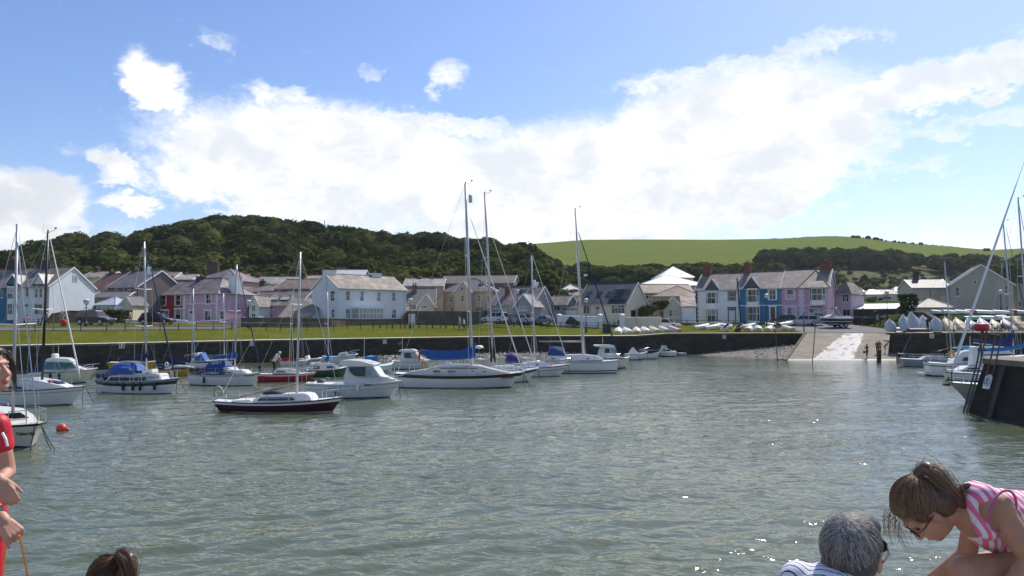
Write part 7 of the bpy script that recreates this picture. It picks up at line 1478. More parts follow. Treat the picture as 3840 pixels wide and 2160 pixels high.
# ------------------------------------------------------------------ dinghies ashore
def dinghy(label, px, Y, rz, mt, L=2.7, B=1.25, pitch=0, z=None, up=False, grp='dinghies stored ashore', inner=None, roll=0, name='dinghy', stripe=None):
    """upturned (or, with up, upright) rowing dinghy; local x runs to the bow"""
    x = gx(px, Y); zz = ground_z(x, Y) if z is None else z; rt = empty(name, (x, Y, zz), 0, label, 'dinghy', grp)
    M = Matrix.Rotation(rz, 3, 'Z') @ Matrix.Rotation(-pitch, 3, 'Y') @ Matrix.Rotation(roll, 3, 'X'); rt.rotation_euler = M.to_euler()
    n = 11; rg = []; ins = []; s_ = 1 if up else -1; z0 = .52 if up else 0.0
    for i in range(n):
        t = i/(n-1); w = B/2*((.8+.2*math.sin(math.pi/2*min(1, t/.4))) if t < .4 else max(.03, math.cos(math.pi/2*((t-.4)/.6)**1.7))); hh = .52*(1-.15*t); xx = (t-.5)*L + (.12 if t > .9 else 0)
        pr = [(1, 0), (.97, -.35), (.86, -.68), (.5, -.92), (.06, -1.0)]
        ring = [(xx, w*a, z0+s_*(b_*hh+(.12*t*t))) for a, b_ in pr]+[(xx, -w*a, z0+s_*(b_*hh+(.12*t*t))) for a, b_ in reversed(pr)]
        rg.append(ring); ins.append([(xx*.97, y*.92, zv+s_*.04*(1 if abs(y) < w*.9 else 0)) for _, y, zv in ring])
    mb = MB(); mb.loft(rg, False, False); mb.add(rg[0], [tuple(range(10))]); o = smooth_by_angle(mb.build('hull', mt, rt), 50)
    if up:
        mb = MB(); mb.loft(ins, False, False); mb.add(ins[0], [tuple(range(10))]); mb.build('inside', inner or mt, rt)
        for f in (-.2, .12): q = MB(); q.box(f*L-.12, f*L+.12, -B*.42, B*.42, z0-.12, z0-.09); q.build('thwart', WOODB, rt)
    q = MB()
    for s2 in (0, -1): q.tube([Vector(r[s2])+Vector((0, 0, 0)) for r in rg], .03, 5)
    q.build('gunwale', stripe or OFFW, rt)
    if not up: q = MB(); q.tube([((i/8-.5)*L*.95, 0, .52*(1-.15*i/8)-.12*(i/8)**2+.01) for i in range(9)], .025, 5); q.build('keel', stripe or OFFW, rt)
    return rt
DW = mat('dinghy_white', (.66, .65, .60), .45, dirt=.4); DC = mat('dinghy_cream', (.58, .50, .33), .5, dirt=.4); DG = mat('dinghy_grey', (.46, .48, .49), .5, dirt=.55); DP = mat('dinghy_pink', (.55, .33, .34), .5, dirt=.3); DGR = mat('dinghy_green', (.10, .33, .24), .5, dirt=.3); DR = mat('dinghy_red', (.35, .05, .06), .5); DPB = mat('dinghy_pale_blue', (.40, .50, .58), .5, dirt=.3); DT = mat('dinghy_tan', (.42, .31, .17), .55, dirt=.4)
def dpos(px, s): return bank(px, s).y
row = ((2318, DW, 'white upturned dinghy at the cabinet end of the grass row', 78), (2350, DW, 'white upturned dinghy under a creased cover', 100), (2386, DC, 'cream upturned dinghy with blunt stern on the grass', 84), (2417, DW, 'small white upturned dinghy between two cream ones', 95), (2450, DC, 'large cream upturned dinghy with black keel streak', 105), (2486, DG, 'grey upturned dinghy with dark planked sides', 108), (2526, DP, 'pink upturned dinghy at the end of the grass row', 118))
for px, m, l, a in row: dinghy(l, px, dpos(px, 3.4), R_(a), m, 2.5, 1.25, R_(17), z=ground_z(gx(px, dpos(px, 3.4)), dpos(px, 3.4))+.22)
quay_d = ((2632, 7.5, DW, 'small white upturned dinghy by the striped garage road', 20, False), (2674, 7.0, DW, 'white twin hulled dinghy upturned on the quay grass', 15, False), (2712, 9.5, DPB, 'pale blue dinghy lying upturned before the door', 160, False), (2728, 3.4, DW, 'upright white rowing boat with dark inside, tilted', 60, True), (2776, 3.2, mat('dinghy_maroon', (.14, .03, .035), .5), 'upright maroon rowing boat with dark inside', 62, True), (2806, 8.8, DPB, 'pale turquoise upturned dinghy behind the cream one', 10, False), (2808, 4.0, DC, 'cream upturned dinghy beside the maroon rowing boat', 65, False), (2842, 4.2, DG, 'grey inflatable dinghy upturned on the quay', 75, False), (2884, 4.0, DC, 'broad cream upturned dinghy before the blue house lamp', 60, False), (2904, 9.0, DW, 'white dinghy upturned by the road railing', 170, False), (2918, 4.0, DW, 'white open boat with dark well on the quay', 80, True), (2944, 8.5, DW, 'white dinghy under a dark outboard by the estate car', 10, False), (2953, 4.0, DC, 'cream upturned dinghy at the slipway end', 100, False))
for px, s_, m, l, a, u in quay_d: dinghy(l, px, dpos(px, s_), R_(a), m, 2.6, 1.25, R_(13), z=ground_z(gx(px, dpos(px, s_)), dpos(px, s_))+.25, up=u, inner=mat('dinghy_dark_inside', (.05, .055, .07), .6), roll=R_(-22) if u else 0)
lean = ((3338, 103.2, DG, 64, 1.8, 'small grey dinghy leaning at the mound corner'), (3392, 101.6, DG, 58, 2.6, 'long grey dinghy leaning with its twin'), (3424, 101.7, DG, 68, 2.8, 'tallest grey dinghy standing bow up on the mound'), (3464, 101.8, DW, 66, 2.35, 'white dinghy standing bow up behind the man'), (3511, 101.6, DG, 62, 2.25, 'round bottomed grey dinghy standing bow up'), (3556, 101.4, DC, 40, 2.8, 'cream dinghy leaning first in the low row'), (3600, 101.4, DC, 38, 2.8, 'cream dinghy with yellow rim in the low row'), (3646, 101.4, DPB, 36, 2.8, 'pale blue dinghy leaning in the low row'), (3690, 101.5, DW, 40, 2.7, 'white dinghy with ribbed bottom in the low row'), (3733, 101.4, DC, 36, 2.6, 'weathered cream dinghy behind the bench'), (3781, 101.4, DW, 38, 2.6, 'white dinghy with blue rim beyond the bench'), (3822, 101.3, DT, 40, 2.9, 'tan dinghy leaning beyond the tall mast'), (3862, 101.3, DW, 38, 2.7, 'white dinghy at the edge of the low row'))
for px, Y, m, p, L, l in lean: x = gx(px, Y); dinghy(l, px, Y, R_(90+rnd.uniform(-14, 8)), m, L, 1.45, R_(p), z=3.25+L/2*math.sin(R_(p))-.1, grp='dinghies leaning on the mound')
upper = ((3648, 104.3, DGR, 'green dinghy lying on the mound', 10), (3706, 104.3, DG, 'grey dinghy with dark top lying on the mound', 170), (3752, 104.6, DW, 'white dinghy lying on the mound above the bench', 30), (3790, 104.1, DC, 'cream dinghy lying on the mound beside the tall mast', 5))
for px, Y, m, l, a in upper: dinghy(l, px, Y, R_(a), m, 2.8, 1.3, R_(5))
topr = ((3365, 107.2, DPB), (3418, 107.6, DPB), (3470, 107.8, DW), (3522, 107.8, DG), (3570, 107.6, DW), (3612, 107.7, DW), (3655, 108, DR), (3702, 107.6, DW), (3762, 107.5, DW), (3812, 108, DR), (3850, 107.4, DG))
lab = ('pale blue dinghy at the end of the top row', 'pale turquoise dinghy above the long grey twins', 'white dinghy on top of the mound above the standing one', 'grey dinghy with dark cover in the top row', 'white dinghy in the top row before the hip roofed hut', 'white dinghy in the top row beside the red one', 'red dinghy between white ones in the top row', 'long white dinghy in the top row before the tall gable', 'white dinghy in the top row under the globe lamp', 'red dinghy near the tall mast in the top row', 'grey dinghy last in the top row')
for (px, Y, m), l in zip(topr, lab): dinghy(l, px, Y, R_(rnd.uniform(-12, 12)), m, rnd.uniform(2.6, 3.4), 1.3, 0)
dinghy('low dark inflatable dinghy lying on the quay by the man', 3450, 97.6, R_(8), mat('dinghy_dark_inside', (.05, .055, .07)), 3.2, 1.2, R_(3), z=3.28)
# ------------------------------------------------------------------ people: one continuous surface grown over simple volumes
def flesh(name, prims, voxel, mats, parent=None, smooth_it=6, keep=None):
    """prims: (kind, material index, ...): ('c', m, a, b, ra, rb) tapered limb, ('e', m, centre, (rx,ry,rz), euler) ellipsoid"""
    mb = MB()
    for p in prims:
        if p[0] == 'c':
            a, b_ = Vector(p[2]), Vector(p[3]); ra, rb_ = p[4], p[5]; d = (b_-a); n = 7; pts = []; rr = []
            for i in range(5): t = i/4*math.pi/2; pts.append(a - d.normalized()*ra*math.cos(t)); rr.append(max(.002, ra*math.sin(t)))
            for i in range(5): t = i/4*math.pi/2; pts.append(b_ + d.normalized()*rb_*math.sin(t)); rr.append(max(.002, rb_*math.cos(t)))
            mb.tube(pts, rr, 12)
        else:
            E = p[4] if len(p) > 4 else (0, 0, 0); q = MB(); q.ball((0, 0, 0), p[3], 16, 10); R = Matrix.Rotation(E[2], 3, 'Z') @ Matrix.Rotation(E[1], 3, 'Y') @ Matrix.Rotation(E[0], 3, 'X')
            mb.add([R @ Vector(v) + Vector(p[2]) for v in q.v], q.f)
    o = mb.build(name, mats, None); md = o.modifiers.new('r', 'REMESH'); md.mode = 'VOXEL'; md.voxel_size = voxel; md.use_smooth_shade = True
    s2 = o.modifiers.new('s', 'SMOOTH'); s2.factor = .5; s2.iterations = smooth_it
    bpy.context.view_layer.update(); me = bpy.data.meshes.new_from_object(o.evaluated_get(bpy.context.evaluated_depsgraph_get())); old = o.data; o.modifiers.clear(); o.data = me; bpy.data.meshes.remove(old); me.name = name
    me.materials.clear(); [me.materials.append(m) for m in mats]
    if len(mats) > 1:
        C = np.empty(len(me.polygons)*3); me.polygons.foreach_get('center', C); C = C.reshape(-1, 3); best = np.full(len(C), 1e9); idx = np.zeros(len(C), int)
        for p in prims:
            if p[0] == 'c':
                a, b_ = np.array(p[2], float), np.array(p[3], float); d = b_-a; t = np.clip(((C-a)@d)/max(1e-9, d@d), 0, 1); dist = np.linalg.norm(C-(a+t[:, None]*d), axis=1)-(p[4]+(p[5]-p[4])*t)
            else:
                E = p[4] if len(p) > 4 else (0, 0, 0); R = np.array(Matrix.Rotation(E[2], 3, 'Z') @ Matrix.Rotation(E[1], 3, 'Y') @ Matrix.Rotation(E[0], 3, 'X')); q = (C-np.array(p[2]))@R; r = np.array(p[3]); dist = (np.linalg.norm(q/r, axis=1)-1)*r.min()
            k = dist < best; best[k] = dist[k]; idx[k] = p[1]
        me.polygons.foreach_set('material_index', idx.astype(np.int32))
    me.polygons.foreach_set('use_smooth', np.ones(len(me.polygons), bool)); me.update()
    if parent: o.parent = parent
    return o
SKIN = mat('skin', (.50, .28, .20), .55, var=.08, scale=8); HAIR_B = mat('brown_hair', (.05, .03, .02), .5, var=.3, scale=20); HAIR_G = mat('pale_hair', (.45, .42, .38), .6)
def cloth(n, c): return mat(n, c, .85, var=.12, scale=6)
def small_person(label, x, Y, z, rz, h, top, legs, hair=None, pose='stand', bare=False, hat=None, step=.0, bag=None):
    rt = empty('person', (x, Y, z), rz, label, 'person'); k = h/1.72; S = lambda *v: tuple(a*k for a in v); hp = .90; L = []
    mats = [SKIN, top, legs, hair or HAIR_B, RUBBER]
    if pose == 'sit': hp = .48
    bendv = .55 if pose == 'bend' else (.12 if pose == 'walk' else 0); ch = (bendv*.45, 0, hp+.5*math.cos(bendv)); nk = (bendv*.62, 0, hp+.6*math.cos(bendv)); hd = (bendv*.8+.02, 0, hp+.74*math.cos(bendv*1.2))
    L += [('e', 1, S(0, 0, hp+.05), S(.13, .17, .14)), ('c', 1, S(0, 0, hp+.08), S(*[a for a in ch]), .135*k, .15*k), ('e', 1, S(ch[0], 0, ch[2]), S(.12, .19, .14)), ('c', 0, S(*ch), S(*nk), .06*k, .05*k), ('e', 0, S(*hd), S(.10, .08, .125)), ('e', 3, S(hd[0]-.025, 0, hd[2]+.035), S(.105, .09, .11))]
    for s_ in (1, -1):
        st = step*s_
        if pose == 'sit': kn, ft = (.42, s_*.11, .48), (.45, s_*.11, .05)
        else: kn, ft = (st*.55+.04, s_*.10, .47), (st, s_*.10, .06)
        L += [('c', 2, S(0, s_*.09, hp), S(*kn), .085*k, .06*k), ('c', 0 if bare else 2, S(*kn), S(*ft), .055*k, .038*k), ('c', 4, S(ft[0]-.04, ft[1], .045), S(ft[0]+.13, ft[1], .035), .045*k, .035*k)]
        sh = (ch[0], s_*.19, ch[2]+.06); el = (sh[0]+(.1 if pose != 'stand' else .02)-st*.3, s_*.25, sh[2]-.28); ha = (el[0]+(.24 if pose in ('bend', 'sit', 'hold') else .06)-st*.2, s_*.2, el[2]-(.06 if pose in ('sit', 'hold') else .24))
        L += [('c', 1, S(*sh), S(*el), .055*k, .042*k), ('c', 0, S(*el), S(*ha), .038*k, .028*k), ('e', 0, S(ha[0]+.04, ha[1], ha[2]-.04), S(.05, .03, .06))]
    flesh('body', L, .022, mats, rt, 3)
    if hat: q = MB(); q.lathe([(.13*k, 0), (.11*k, .06*k), (.03*k, .11*k)], S(hd[0], 0, hd[2]+.07), 8); q.build('hat', hat, rt)
    if bag: q = MB(); q.box(*[v*k for v in (.05, .3, -.32, -.18, .62, .88)]); q.build('bag', bag, rt)
    return rt
def gp(px, Y): x = gx(px, Y); return x, Y, ground_z(x, Y)
T_PINK, T_TEAL, T_NAVY, T_YEL, T_WHITE, T_BLACK, T_GREY, T_BEIGE, T_RED = cloth('pink_top', (.55, .2, .25)), cloth('pale_teal_top', (.35, .5, .5)), cloth('navy_trousers', (.015, .018, .03)), cloth('yellow_top', (.55, .45, .2)), cloth('white_top', (.65, .63, .6)), cloth('black_top', (.015, .014, .016)), cloth('grey_top', (.28, .26, .25)), cloth('beige_trousers', (.35, .28, .2)), cloth('red_cloth', (.5, .02, .03))
x, Y, z = gp(119, 81.2); small_person('person in pink top seated at the picnic table', x-.1, Y-.62, z, R_(130), 1.5, T_PINK, T_NAVY, pose='sit')
small_person('person in pale teal top walking behind the black mast', *gp(160, 83), R_(20), 1.7, T_TEAL, T_BLACK, pose='walk', step=.2)
small_person('person in dark clothes walking with arm out by the red tub', *gp(177, 83.5), R_(200), 1.6, T_PINK, T_BLACK, pose='walk', step=-.18)
small_person('person in grey top standing behind a red drum', *gp(231, 82.5), R_(-60), 1.65, T_GREY, T_BEIGE, pose='hold')
x, Y, z = gp(238, 81.8); rt = empty('red_drum', (x, Y, z), 0, 'round red float carried beside the picnic table', 'float'); q = MB(); q.ball((0, 0, .48), (.36, .3, .32), 12, 8); q.build('shell', T_RED, rt, smooth=True); q = MB(); q.tube([(-.3, 0, .1), (.3, 0, .1), (.2, 0, .2)], .05, 6); q.build('strap', T_BLACK, rt)
small_person('person in yellow top and shorts walking by the low hedge', *gp(490, 92), R_(190), 1.7, T_YEL, T_BEIGE, pose='walk', step=.2, bare=True)
x, Y, z = gp(1726, 106.2); small_person('taller walker of the couple on the lawn, beige clothes', x-.05, Y+.15, z, R_(185), 1.78, cloth('oatmeal_top', (.5, .42, .34)), T_BEIGE, HAIR_G, 'walk', step=.18)
x, Y, z = gp(1741, 105.6); small_person('shorter walker of the couple on the lawn, pale top', x, Y, z, R_(185), 1.62, T_WHITE, T_BLACK, HAIR_G, 'walk', step=-.16, bag=T_BLACK)
def slip_z(y): return max(0, -.06+3.03*(y-89.6)/17.9)
for px, Y, rz, h, a, b_, pose, l, st in ((3249, 91.0, 200, 1.7, cloth('mauve_top', (.16, .09, .1)), T_BLACK, 'hold', 'woman with bag standing at the water edge of the slipway', .1), (3288, 93.3, 250, 1.6, cloth('dark_red_top', (.16, .02, .03)), cloth('dark_shorts', (.03, .02, .025)), 'stand', 'person in dark red standing behind the timber pile', 0), (3297, 93.6, 260, 1.6, cloth('dusky_pink_top', (.3, .12, .13)), T_BLACK, 'stand', 'person in pink standing behind the timber pile', 0), (3316, 94.0, 330, 1.5, T_GREY, cloth('dark_shorts', (.03, .02, .025)), 'bend', 'person bending over the edge of the slipway', 0)):
    small_person(l, gx(px, Y), Y, slip_z(Y), R_(rz), h, a, b_, pose=pose, step=st, bag=T_BLACK if 'bag' in l else None, bare=px > 3280)
small_person('man in black standing at the quay railing by the dinghies', gx(3478, 96.3), 96.3, 3.27, R_(20), 1.78, T_BLACK, T_NAVY, pose='hold')
small_person('person in blue and white seated on the quay bench', gx(3760, 95.8), 95.85, 3.27, R_(90), 1.6, cloth('blue_check', (.2, .25, .4)), T_BEIGE, pose='sit')
p = atz(1027, 1430); small_person('man in pale shirt standing on the red yacht, bending over its boom', gx(1030, p.y), p.y, .62, R_(-10), 1.72, T_WHITE, T_NAVY, HAIR_G, 'bend', hat=T_WHITE)
p = atz(596, 1366); small_person('person in pale shirt sitting in the small red trimmed motor boat', gx(597, p.y), p.y, .55, R_(0), 1.6, T_WHITE, T_GREY, HAIR_B, 'sit')
# ------------------------------------------------------------------ people on the near quay
SKIN_F = None
def skinmat(name, c):
    m, q, b = principled(name); co = q.new('ShaderNodeTexCoord').outputs['Object']
    n = q.noise(co, 14, 5, .6); cc = q.mixc(q.ss(n, .3, .7), (*[v*.88 for v in c], 1), (*[min(1, v*1.08) for v in c], 1))
    q.l.new(cc, b.inputs['Base Color']); b.inputs['Roughness'].default_value = .5; b.inputs['Subsurface Weight'].default_value = .12; b.inputs['Subsurface Radius'].default_value = (.012, .005, .003); b.inputs['Specular IOR Level'].default_value = .35
    bn = q.new('ShaderNodeBump'); bn.inputs['Strength'].default_value = .15; bn.inputs['Distance'].default_value = .002; q.l.new(q.noise(co, 180, 3, .6), bn.inputs['Height']); q.l.new(bn.outputs[0], b.inputs['Normal']); return m
def hairmat(name, c1, c2, rough=.42):
    m, q, b = principled(name); co = q.new('ShaderNodeTexCoord').outputs['Object']; n = q.noise(co, 60, 5, .7)
    at_ = q.new('ShaderNodeAttribute', attribute_name='tint').outputs['Fac']
    q.l.new(q.mixc(q.ss(q.m('ADD', q.m('MULTIPLY', n, .5), q.m('MULTIPLY', at_, .5)), .2, .75), (*c1, 1), (*c2, 1)), b.inputs['Base Color']); b.inputs['Roughness'].default_value = rough; b.inputs['Specular IOR Level'].default_value = .45; return m
SK1, SK2 = skinmat('child_skin', (.50, .27, .19)), skinmat('tanned_skin', (.42, .22, .14)); LIP = mat('lips', (.38, .13, .12), .5); EYEB = mat('dark_eye', (.02, .015, .012), .2)
def basis(u, f):
    u = Vector(u).normalized(); f = Vector(f); f = (f-u*f.dot(u)).normalized(); r = u.cross(f); return u, f, r
def head_prims(c, u, f, k=1.0, child=True):
    u, f, r = basis(u, f); M = Matrix((f, r, u)).transposed(); e = tuple(M.to_euler('XYZ')); c = Vector(c); P = lambda a, b_, d: tuple(c + (f*a + r*b_ + u*d)*k); S = lambda *v: tuple(x*k for x in v)
    L = [('e', 0, P(-.012, 0, .035), S(.094, .074, .088), e), ('e', 0, P(.018, 0, -.035), S(.072, .062, .085), e), ('e', 0, P(.055, 0, -.092), S(.030, .030, .022), e), ('c', 0, P(.082, 0, .005), P(.103, 0, -.036), .008*k, .0125*k), ('e', 0, P(.094, .010, -.040), S(.010, .008, .008), e), ('e', 0, P(.094, -.010, -.040), S(.010, .008, .008), e),
         ('e', 2, P(.083, 0, -.064), S(.011, .022, .006), e), ('e', 2, P(.081, 0, -.074), S(.011, .019, .006), e), ('e', 0, P(.070, 0, .024), S(.018, .05, .012), e)]
    for s_ in (1, -1): L += [('e', 0, P(-.004, s_*.077, -.012), S(.018, .008, .031), e), ('e', 0, P(.055, s_*.036, -.035), S(.026, .022, .024), e), ('e', 3, P(.074, s_*.031, .002), S(.009, .013, .006), e)]
    return L
def hand_prims(w, d, n, k=1.0, curl=(.3, .5, .4), side=1, mi=0, spread=.12, thumb=(.6, .5)):
    """palm, four unequal fingers and a thumb; w wrist, d direction of the fingers, n back-of-hand normal"""
    d = Vector(d).normalized(); n = Vector(n); n = (n-d*n.dot(d)).normalized(); s_ = d.cross(n)*side; w = Vector(w); L = []
    kn = w+d*.078*k; L += [('c', mi, tuple(w-d*.02*k), tuple(w+d*.012*k), .021*k, .021*k)]
    for i, o_ in enumerate((-.029, -.0095, .0095, .028)): L.append(('c', mi, tuple(w+d*.018*k+s_*o_*.6*k), tuple(kn+s_*o_*k), .014*k, .0115*k))
    for i, (o_, ln) in enumerate(((-.029, .86), (-.0095, 1.0), (.0095, .95), (.028, .74))):
        p = kn+s_*o_*k; a = 0; dd = (d+s_*spread*o_*14).normalized()
        for j, (seg, r0, r1) in enumerate(((.042, .0095, .0088), (.026, .0088, .008), (.022, .008, .007))):
            a += curl[j]; v = dd*math.cos(a) - n*math.sin(a); q_ = p+v*seg*ln*k; L.append(('c', mi, tuple(p), tuple(q_), r0*k, r1*k)); p = q_
    p = w+d*.022*k-s_*.024*k; a1 = thumb[0]; v = (d*math.cos(a1)-s_*math.sin(a1)-n*.35).normalized(); p2 = p+v*.042*k; L.append(('c', mi, tuple(p), tuple(p2), .014*k, .0105*k)); v2 = (v+d*thumb[1]-n*.3).normalized(); p3 = p2+v2*.03*k; L.append(('c', mi, tuple(p2), tuple(p3), .0105*k, .0095*k)); L.append(('c', mi, tuple(p3), tuple(p3+(v2+d*.2).normalized()*.022*k), .0095*k, .008*k))
    return L
def in_root(o, rt): o.parent = rt; o.location = -rt.location; return o
def strands(name, paths, m, r=.0009, rt=None):
    """many thin hairs: each path a list of points"""
    mb = MB(); T = []
    for P in paths:
        b0 = len(mb.v); n = len(P); mb.tube(P, [r*(1-.6*i/(n-1)) for i in range(n)], 3, caps=False); T += [rnd.random()]*(len(mb.v)-b0)
    o = mb.build(name, m, None, smooth=True); a = o.data.attributes.new('tint', 'FLOAT', 'POINT'); a.data.foreach_set('value', T[:len(o.data.vertices)] if len(T) >= len(o.data.vertices) else T+[.5]*(len(o.data.vertices)-len(T))); o['kind'] = 'stuff'
    if rt: in_root(o, rt)
    return o
def hair_over(c, radii, M, start, ends, n, wav=.004, lift=1.01, k=10, jitter=.12):
    """hairs lying over an ellipsoid from one spot towards others; M columns are the ellipsoid axes"""
    out = []; c = Vector(c)
    for _ in range(n):
        s0 = (Vector(start)+Vector((rnd.gauss(0, jitter), rnd.gauss(0, jitter), rnd.gauss(0, jitter)))).normalized(); e0 = Vector(ends[rnd.randrange(len(ends))]); e0 = (e0+Vector((rnd.gauss(0, .25), rnd.gauss(0, .25), rnd.gauss(0, .25)))).normalized(); P = []; lf = lift+rnd.uniform(0, .025); ph = rnd.uniform(0, 6)
        for i in range(k):
            t = i/(k-1); v = s0.lerp(e0, t).normalized()*(lf+wav*math.sin(ph+t*7)); P.append(c + M @ Vector((v.x*radii[0], v.y*radii[1], v.z*radii[2])))
        out.append(P)
    return out
# --- girl in the striped vest, squatting at the quay edge
Yg = 2.6; G = lambda px, py, dy=0.0: at(px, py, Yg+dy)
u, f, r = basis((-.88, 0.05, .48), (-.48, .12, -.88)); hc = G(3466, 1912); Mh = Matrix((f, r, u)).transposed(); K = .88
g_root = empty('person', (1.62, 2.65, 2.95), 0, 'girl with glasses and pink striped vest squatting, looking down', 'person')
L = head_prims(hc, u, f, K); tors0, tors1 = G(3690, 1934, .02), G(3990, 1985, .05)
nb = hc - u*.07*K - f*.035*K; L += [('c', 0, tuple(nb), tuple(G(3655, 1925, .02)), .043, .052), ('c', 0, tuple(G(3668, 1928)), tuple(tors1), .085, .10), ('e', 0, tuple(tors1), (.13, .13, .12))]
sh, el = G(3738, 1912, -.10), G(3868, 2092, -.14); L += [('e', 0, tuple(sh), (.055, .055, .058)), ('c', 0, tuple(sh), tuple(el), .048, .036), ('c', 0, tuple(el), tuple(G(3760, 2240, -.12)), .034, .026)]
sh2, el2, wr2 = G(3652, 1950, .13), G(3626, 2078, .17), G(3500, 2168, .24); L += [('e', 0, tuple(sh2), (.05, .05, .05)), ('c', 0, tuple(sh2), tuple(el2), .036, .032), ('c', 0, tuple(el2), tuple(wr2), .032, .022)] + hand_prims(wr2, wr2-el2, (0, -.4, 1), .85, (.5, .7, .5), 1)
L += hand_prims(G(3756, 2246, -.12), (-.5, 0, -.8), (-.3, -.6, .4), .85, (.4, .6, .5), -1)
for s_, yy0 in ((-1, -.05), (1, .22)):
    hip, kn, an = Vector((1.98, 2.66+yy0*.6, 3.66)), G(3618 if s_ < 0 else 3640, 2142, yy0), Vector((1.76, 2.62+yy0, 3.03)); L += [('c', 0, tuple(hip), tuple(kn), .075, .052), ('c', 0, tuple(kn), tuple(an), .052, .032), ('c', 4, (1.80, 2.62+yy0, 2.985), (1.62, 2.61+yy0, 2.98), .035, .03)]
o = flesh('body', L, .0048, [SK2, SK2, LIP, EYEB, RUBBER], None, 5); in_root(o, g_root)
def vestmat():
    m, q, b = principled('pink_striped_jersey'); co = q.new('ShaderNodeTexCoord').outputs['Object']; se = q.new('ShaderNodeSeparateXYZ'); q.l.new(co, se.inputs[0])
    x = q.m('ADD', q.m('ADD', se.outputs[0], q.m('MULTIPLY', se.outputs[2], .45)), q.m('MULTIPLY', q.noise(co, 7, 2, .5), .012)); w = q.m('SINE', q.m('MULTIPLY', x, 2*math.pi/.024))
    q.l.new(q.mixc(q.ss(w, -.25, .25), (.74, .70, .78, 1), (.80, .16, .30, 1)), b.inputs['Base Color']); b.inputs['Roughness'].default_value = .85
    bn = q.new('ShaderNodeBump'); bn.inputs['Strength'].default_value = .3; bn.inputs['Distance'].default_value = .004; q.l.new(q.noise(co, 25, 4, .6), bn.inputs['Height']); q.l.new(bn.outputs[0], b.inputs['Normal']); return m
VL = [('c', 0, tuple(G(3655, 1848, -.01)), tuple(G(3700, 1862, -.085)), .042, .040), ('c', 0, tuple(G(3664, 1880, -.05)), tuple(G(3704, 1972, -.07)), .040, .046), ('c', 0, tuple(G(3668, 1886, -.03)), tuple(G(3712, 1990, -.02)), .050, .060), ('c', 0, tuple(G(3690, 1932, .02)), tuple(tors1), .098, .116), ('e', 0, tuple(tors1), (.14, .14, .13)), ('c', 0, tuple(G(3672, 1870, .02)), tuple(G(3760, 1925, .02)), .052, .06), ('c', 0, tuple(G(3690, 2000, .03)), tuple(G(3850, 2050, .03)), .05, .07)]
o = flesh('vest', VL, .006, [vestmat()], None, 6); in_root(o, g_root)
SL = [('e', 0, (2.0, 2.70, 3.68), (.145, .16, .125))]
for yy0 in (-.05, .22): hip, kn = Vector((1.98, 2.66+yy0*.6, 3.66)), G(3618 if yy0 < 0 else 3640, 2142, yy0); SL.append(('c', 0, tuple(hip), tuple(hip.lerp(kn, .34)), .094, .082))
o = flesh('shorts', SL, .007, [cloth('denim', (.05, .08, .16))], None, 4); in_root(o, g_root)
q = MB(); cc = sh+Vector((.004, -.02, .002)); q.tube([cc + Vector((.058*math.cos(t)+.012*math.sin(t), -.004+.024*math.cos(t), .066*math.sin(t))) for t in [2*math.pi*i/20 for i in range(21)]], .0045, 6); o = q.build('armhole_trim', mat('rose_trim', (.40, .10, .20), .8), None, smooth=True); in_root(o, g_root)
HB = hairmat('light_brown_hair', (.085, .048, .025), (.33, .205, .105)); HB2 = hairmat('dark_brown_hair', (.03, .015, .010), (.13, .07, .042))
e_h = tuple(Mh.to_euler('XYZ')); P = lambda a, b_, d: tuple(hc + (f*a + r*b_ + u*d)*K)
HL = [('e', 0, P(-.020, 0, .040), (.094*K, .085*K, .094*K), e_h), ('e', 0, P(-.052, 0, -.015), (.064*K, .078*K, .078*K), e_h), ('e', 0, P(.030, 0, .082), (.045*K, .062*K, .035*K), e_h)]
tie = G(3442, 1797); pony = [tie, G(3458, 1771), G(3478, 1764, -.01), G(3512, 1786, -.02), G(3552, 1828, -.03), G(3590, 1872, -.03), G(3622, 1898, -.03)]
for a, b_, ra, rb_ in zip(pony, pony[1:], (.018, .026, .030, .031, .029, .025), (.026, .030, .031, .029, .025, .016)): HL.append(('c', 0, tuple(a), tuple(b_), ra, rb_))
bun = G(3617, 1845, -.02); HL += [('c', 0, tuple(bun+Vector((.025*math.cos(t), -.01, .024*math.sin(t)))), tuple(bun+Vector((.025*math.cos(t+.8), -.01, .024*math.sin(t+.8)))), .012, .012) for t in [k*.8 for k in range(8)]]
o = flesh('hair', HL, .004, [HB], None, 4); in_root(o, g_root)
hp = hair_over(hc+(f*-.020+u*.040)*K, (.096*K, .087*K, .096*K), Mh, (-.75, 0, .55), [(.75, .55, .35), (.6, -.6, .4), (.3, .95, -.1), (.3, -.95, -.1), (.85, 0, .5), (.1, -.9, .5), (0, -1, .0)], 420)
for k in range(260):
    j = Vector((rnd.gauss(0, .011), rnd.gauss(0, .012), rnd.gauss(0, .011))); fr_ = rnd.uniform(.7, 1.0); hp.append([p + j*(.4+1.2*math.sin(math.pi*i/6)) + Vector((0, 0, rnd.gauss(0, .003))) for i, p in enumerate(pony)])
for k in range(46):
    a = Vector(P(.075+rnd.gauss(0, .015), rnd.uniform(-.06, .06), .075+rnd.gauss(0, .015))); b_ = a + Vector((rnd.uniform(-.035, .03), rnd.uniform(-.02, .02), -rnd.uniform(.04, .11))); hp.append([a, a.lerp(b_, .35)+Vector((-.012, 0, .004)), a.lerp(b_, .7)+Vector((-.008, 0, 0)), b_])
for k in range(26):
    a = Vector(P(.05+rnd.gauss(0, .02), rnd.uniform(-.07, -.03), -.02+rnd.gauss(0, .03))); b_ = a + Vector((rnd.uniform(-.01, .02), rnd.uniform(-.02, .0), -rnd.uniform(.03, .075))); hp.append([a, a.lerp(b_, .4)+Vector((.004, 0, 0)), b_])
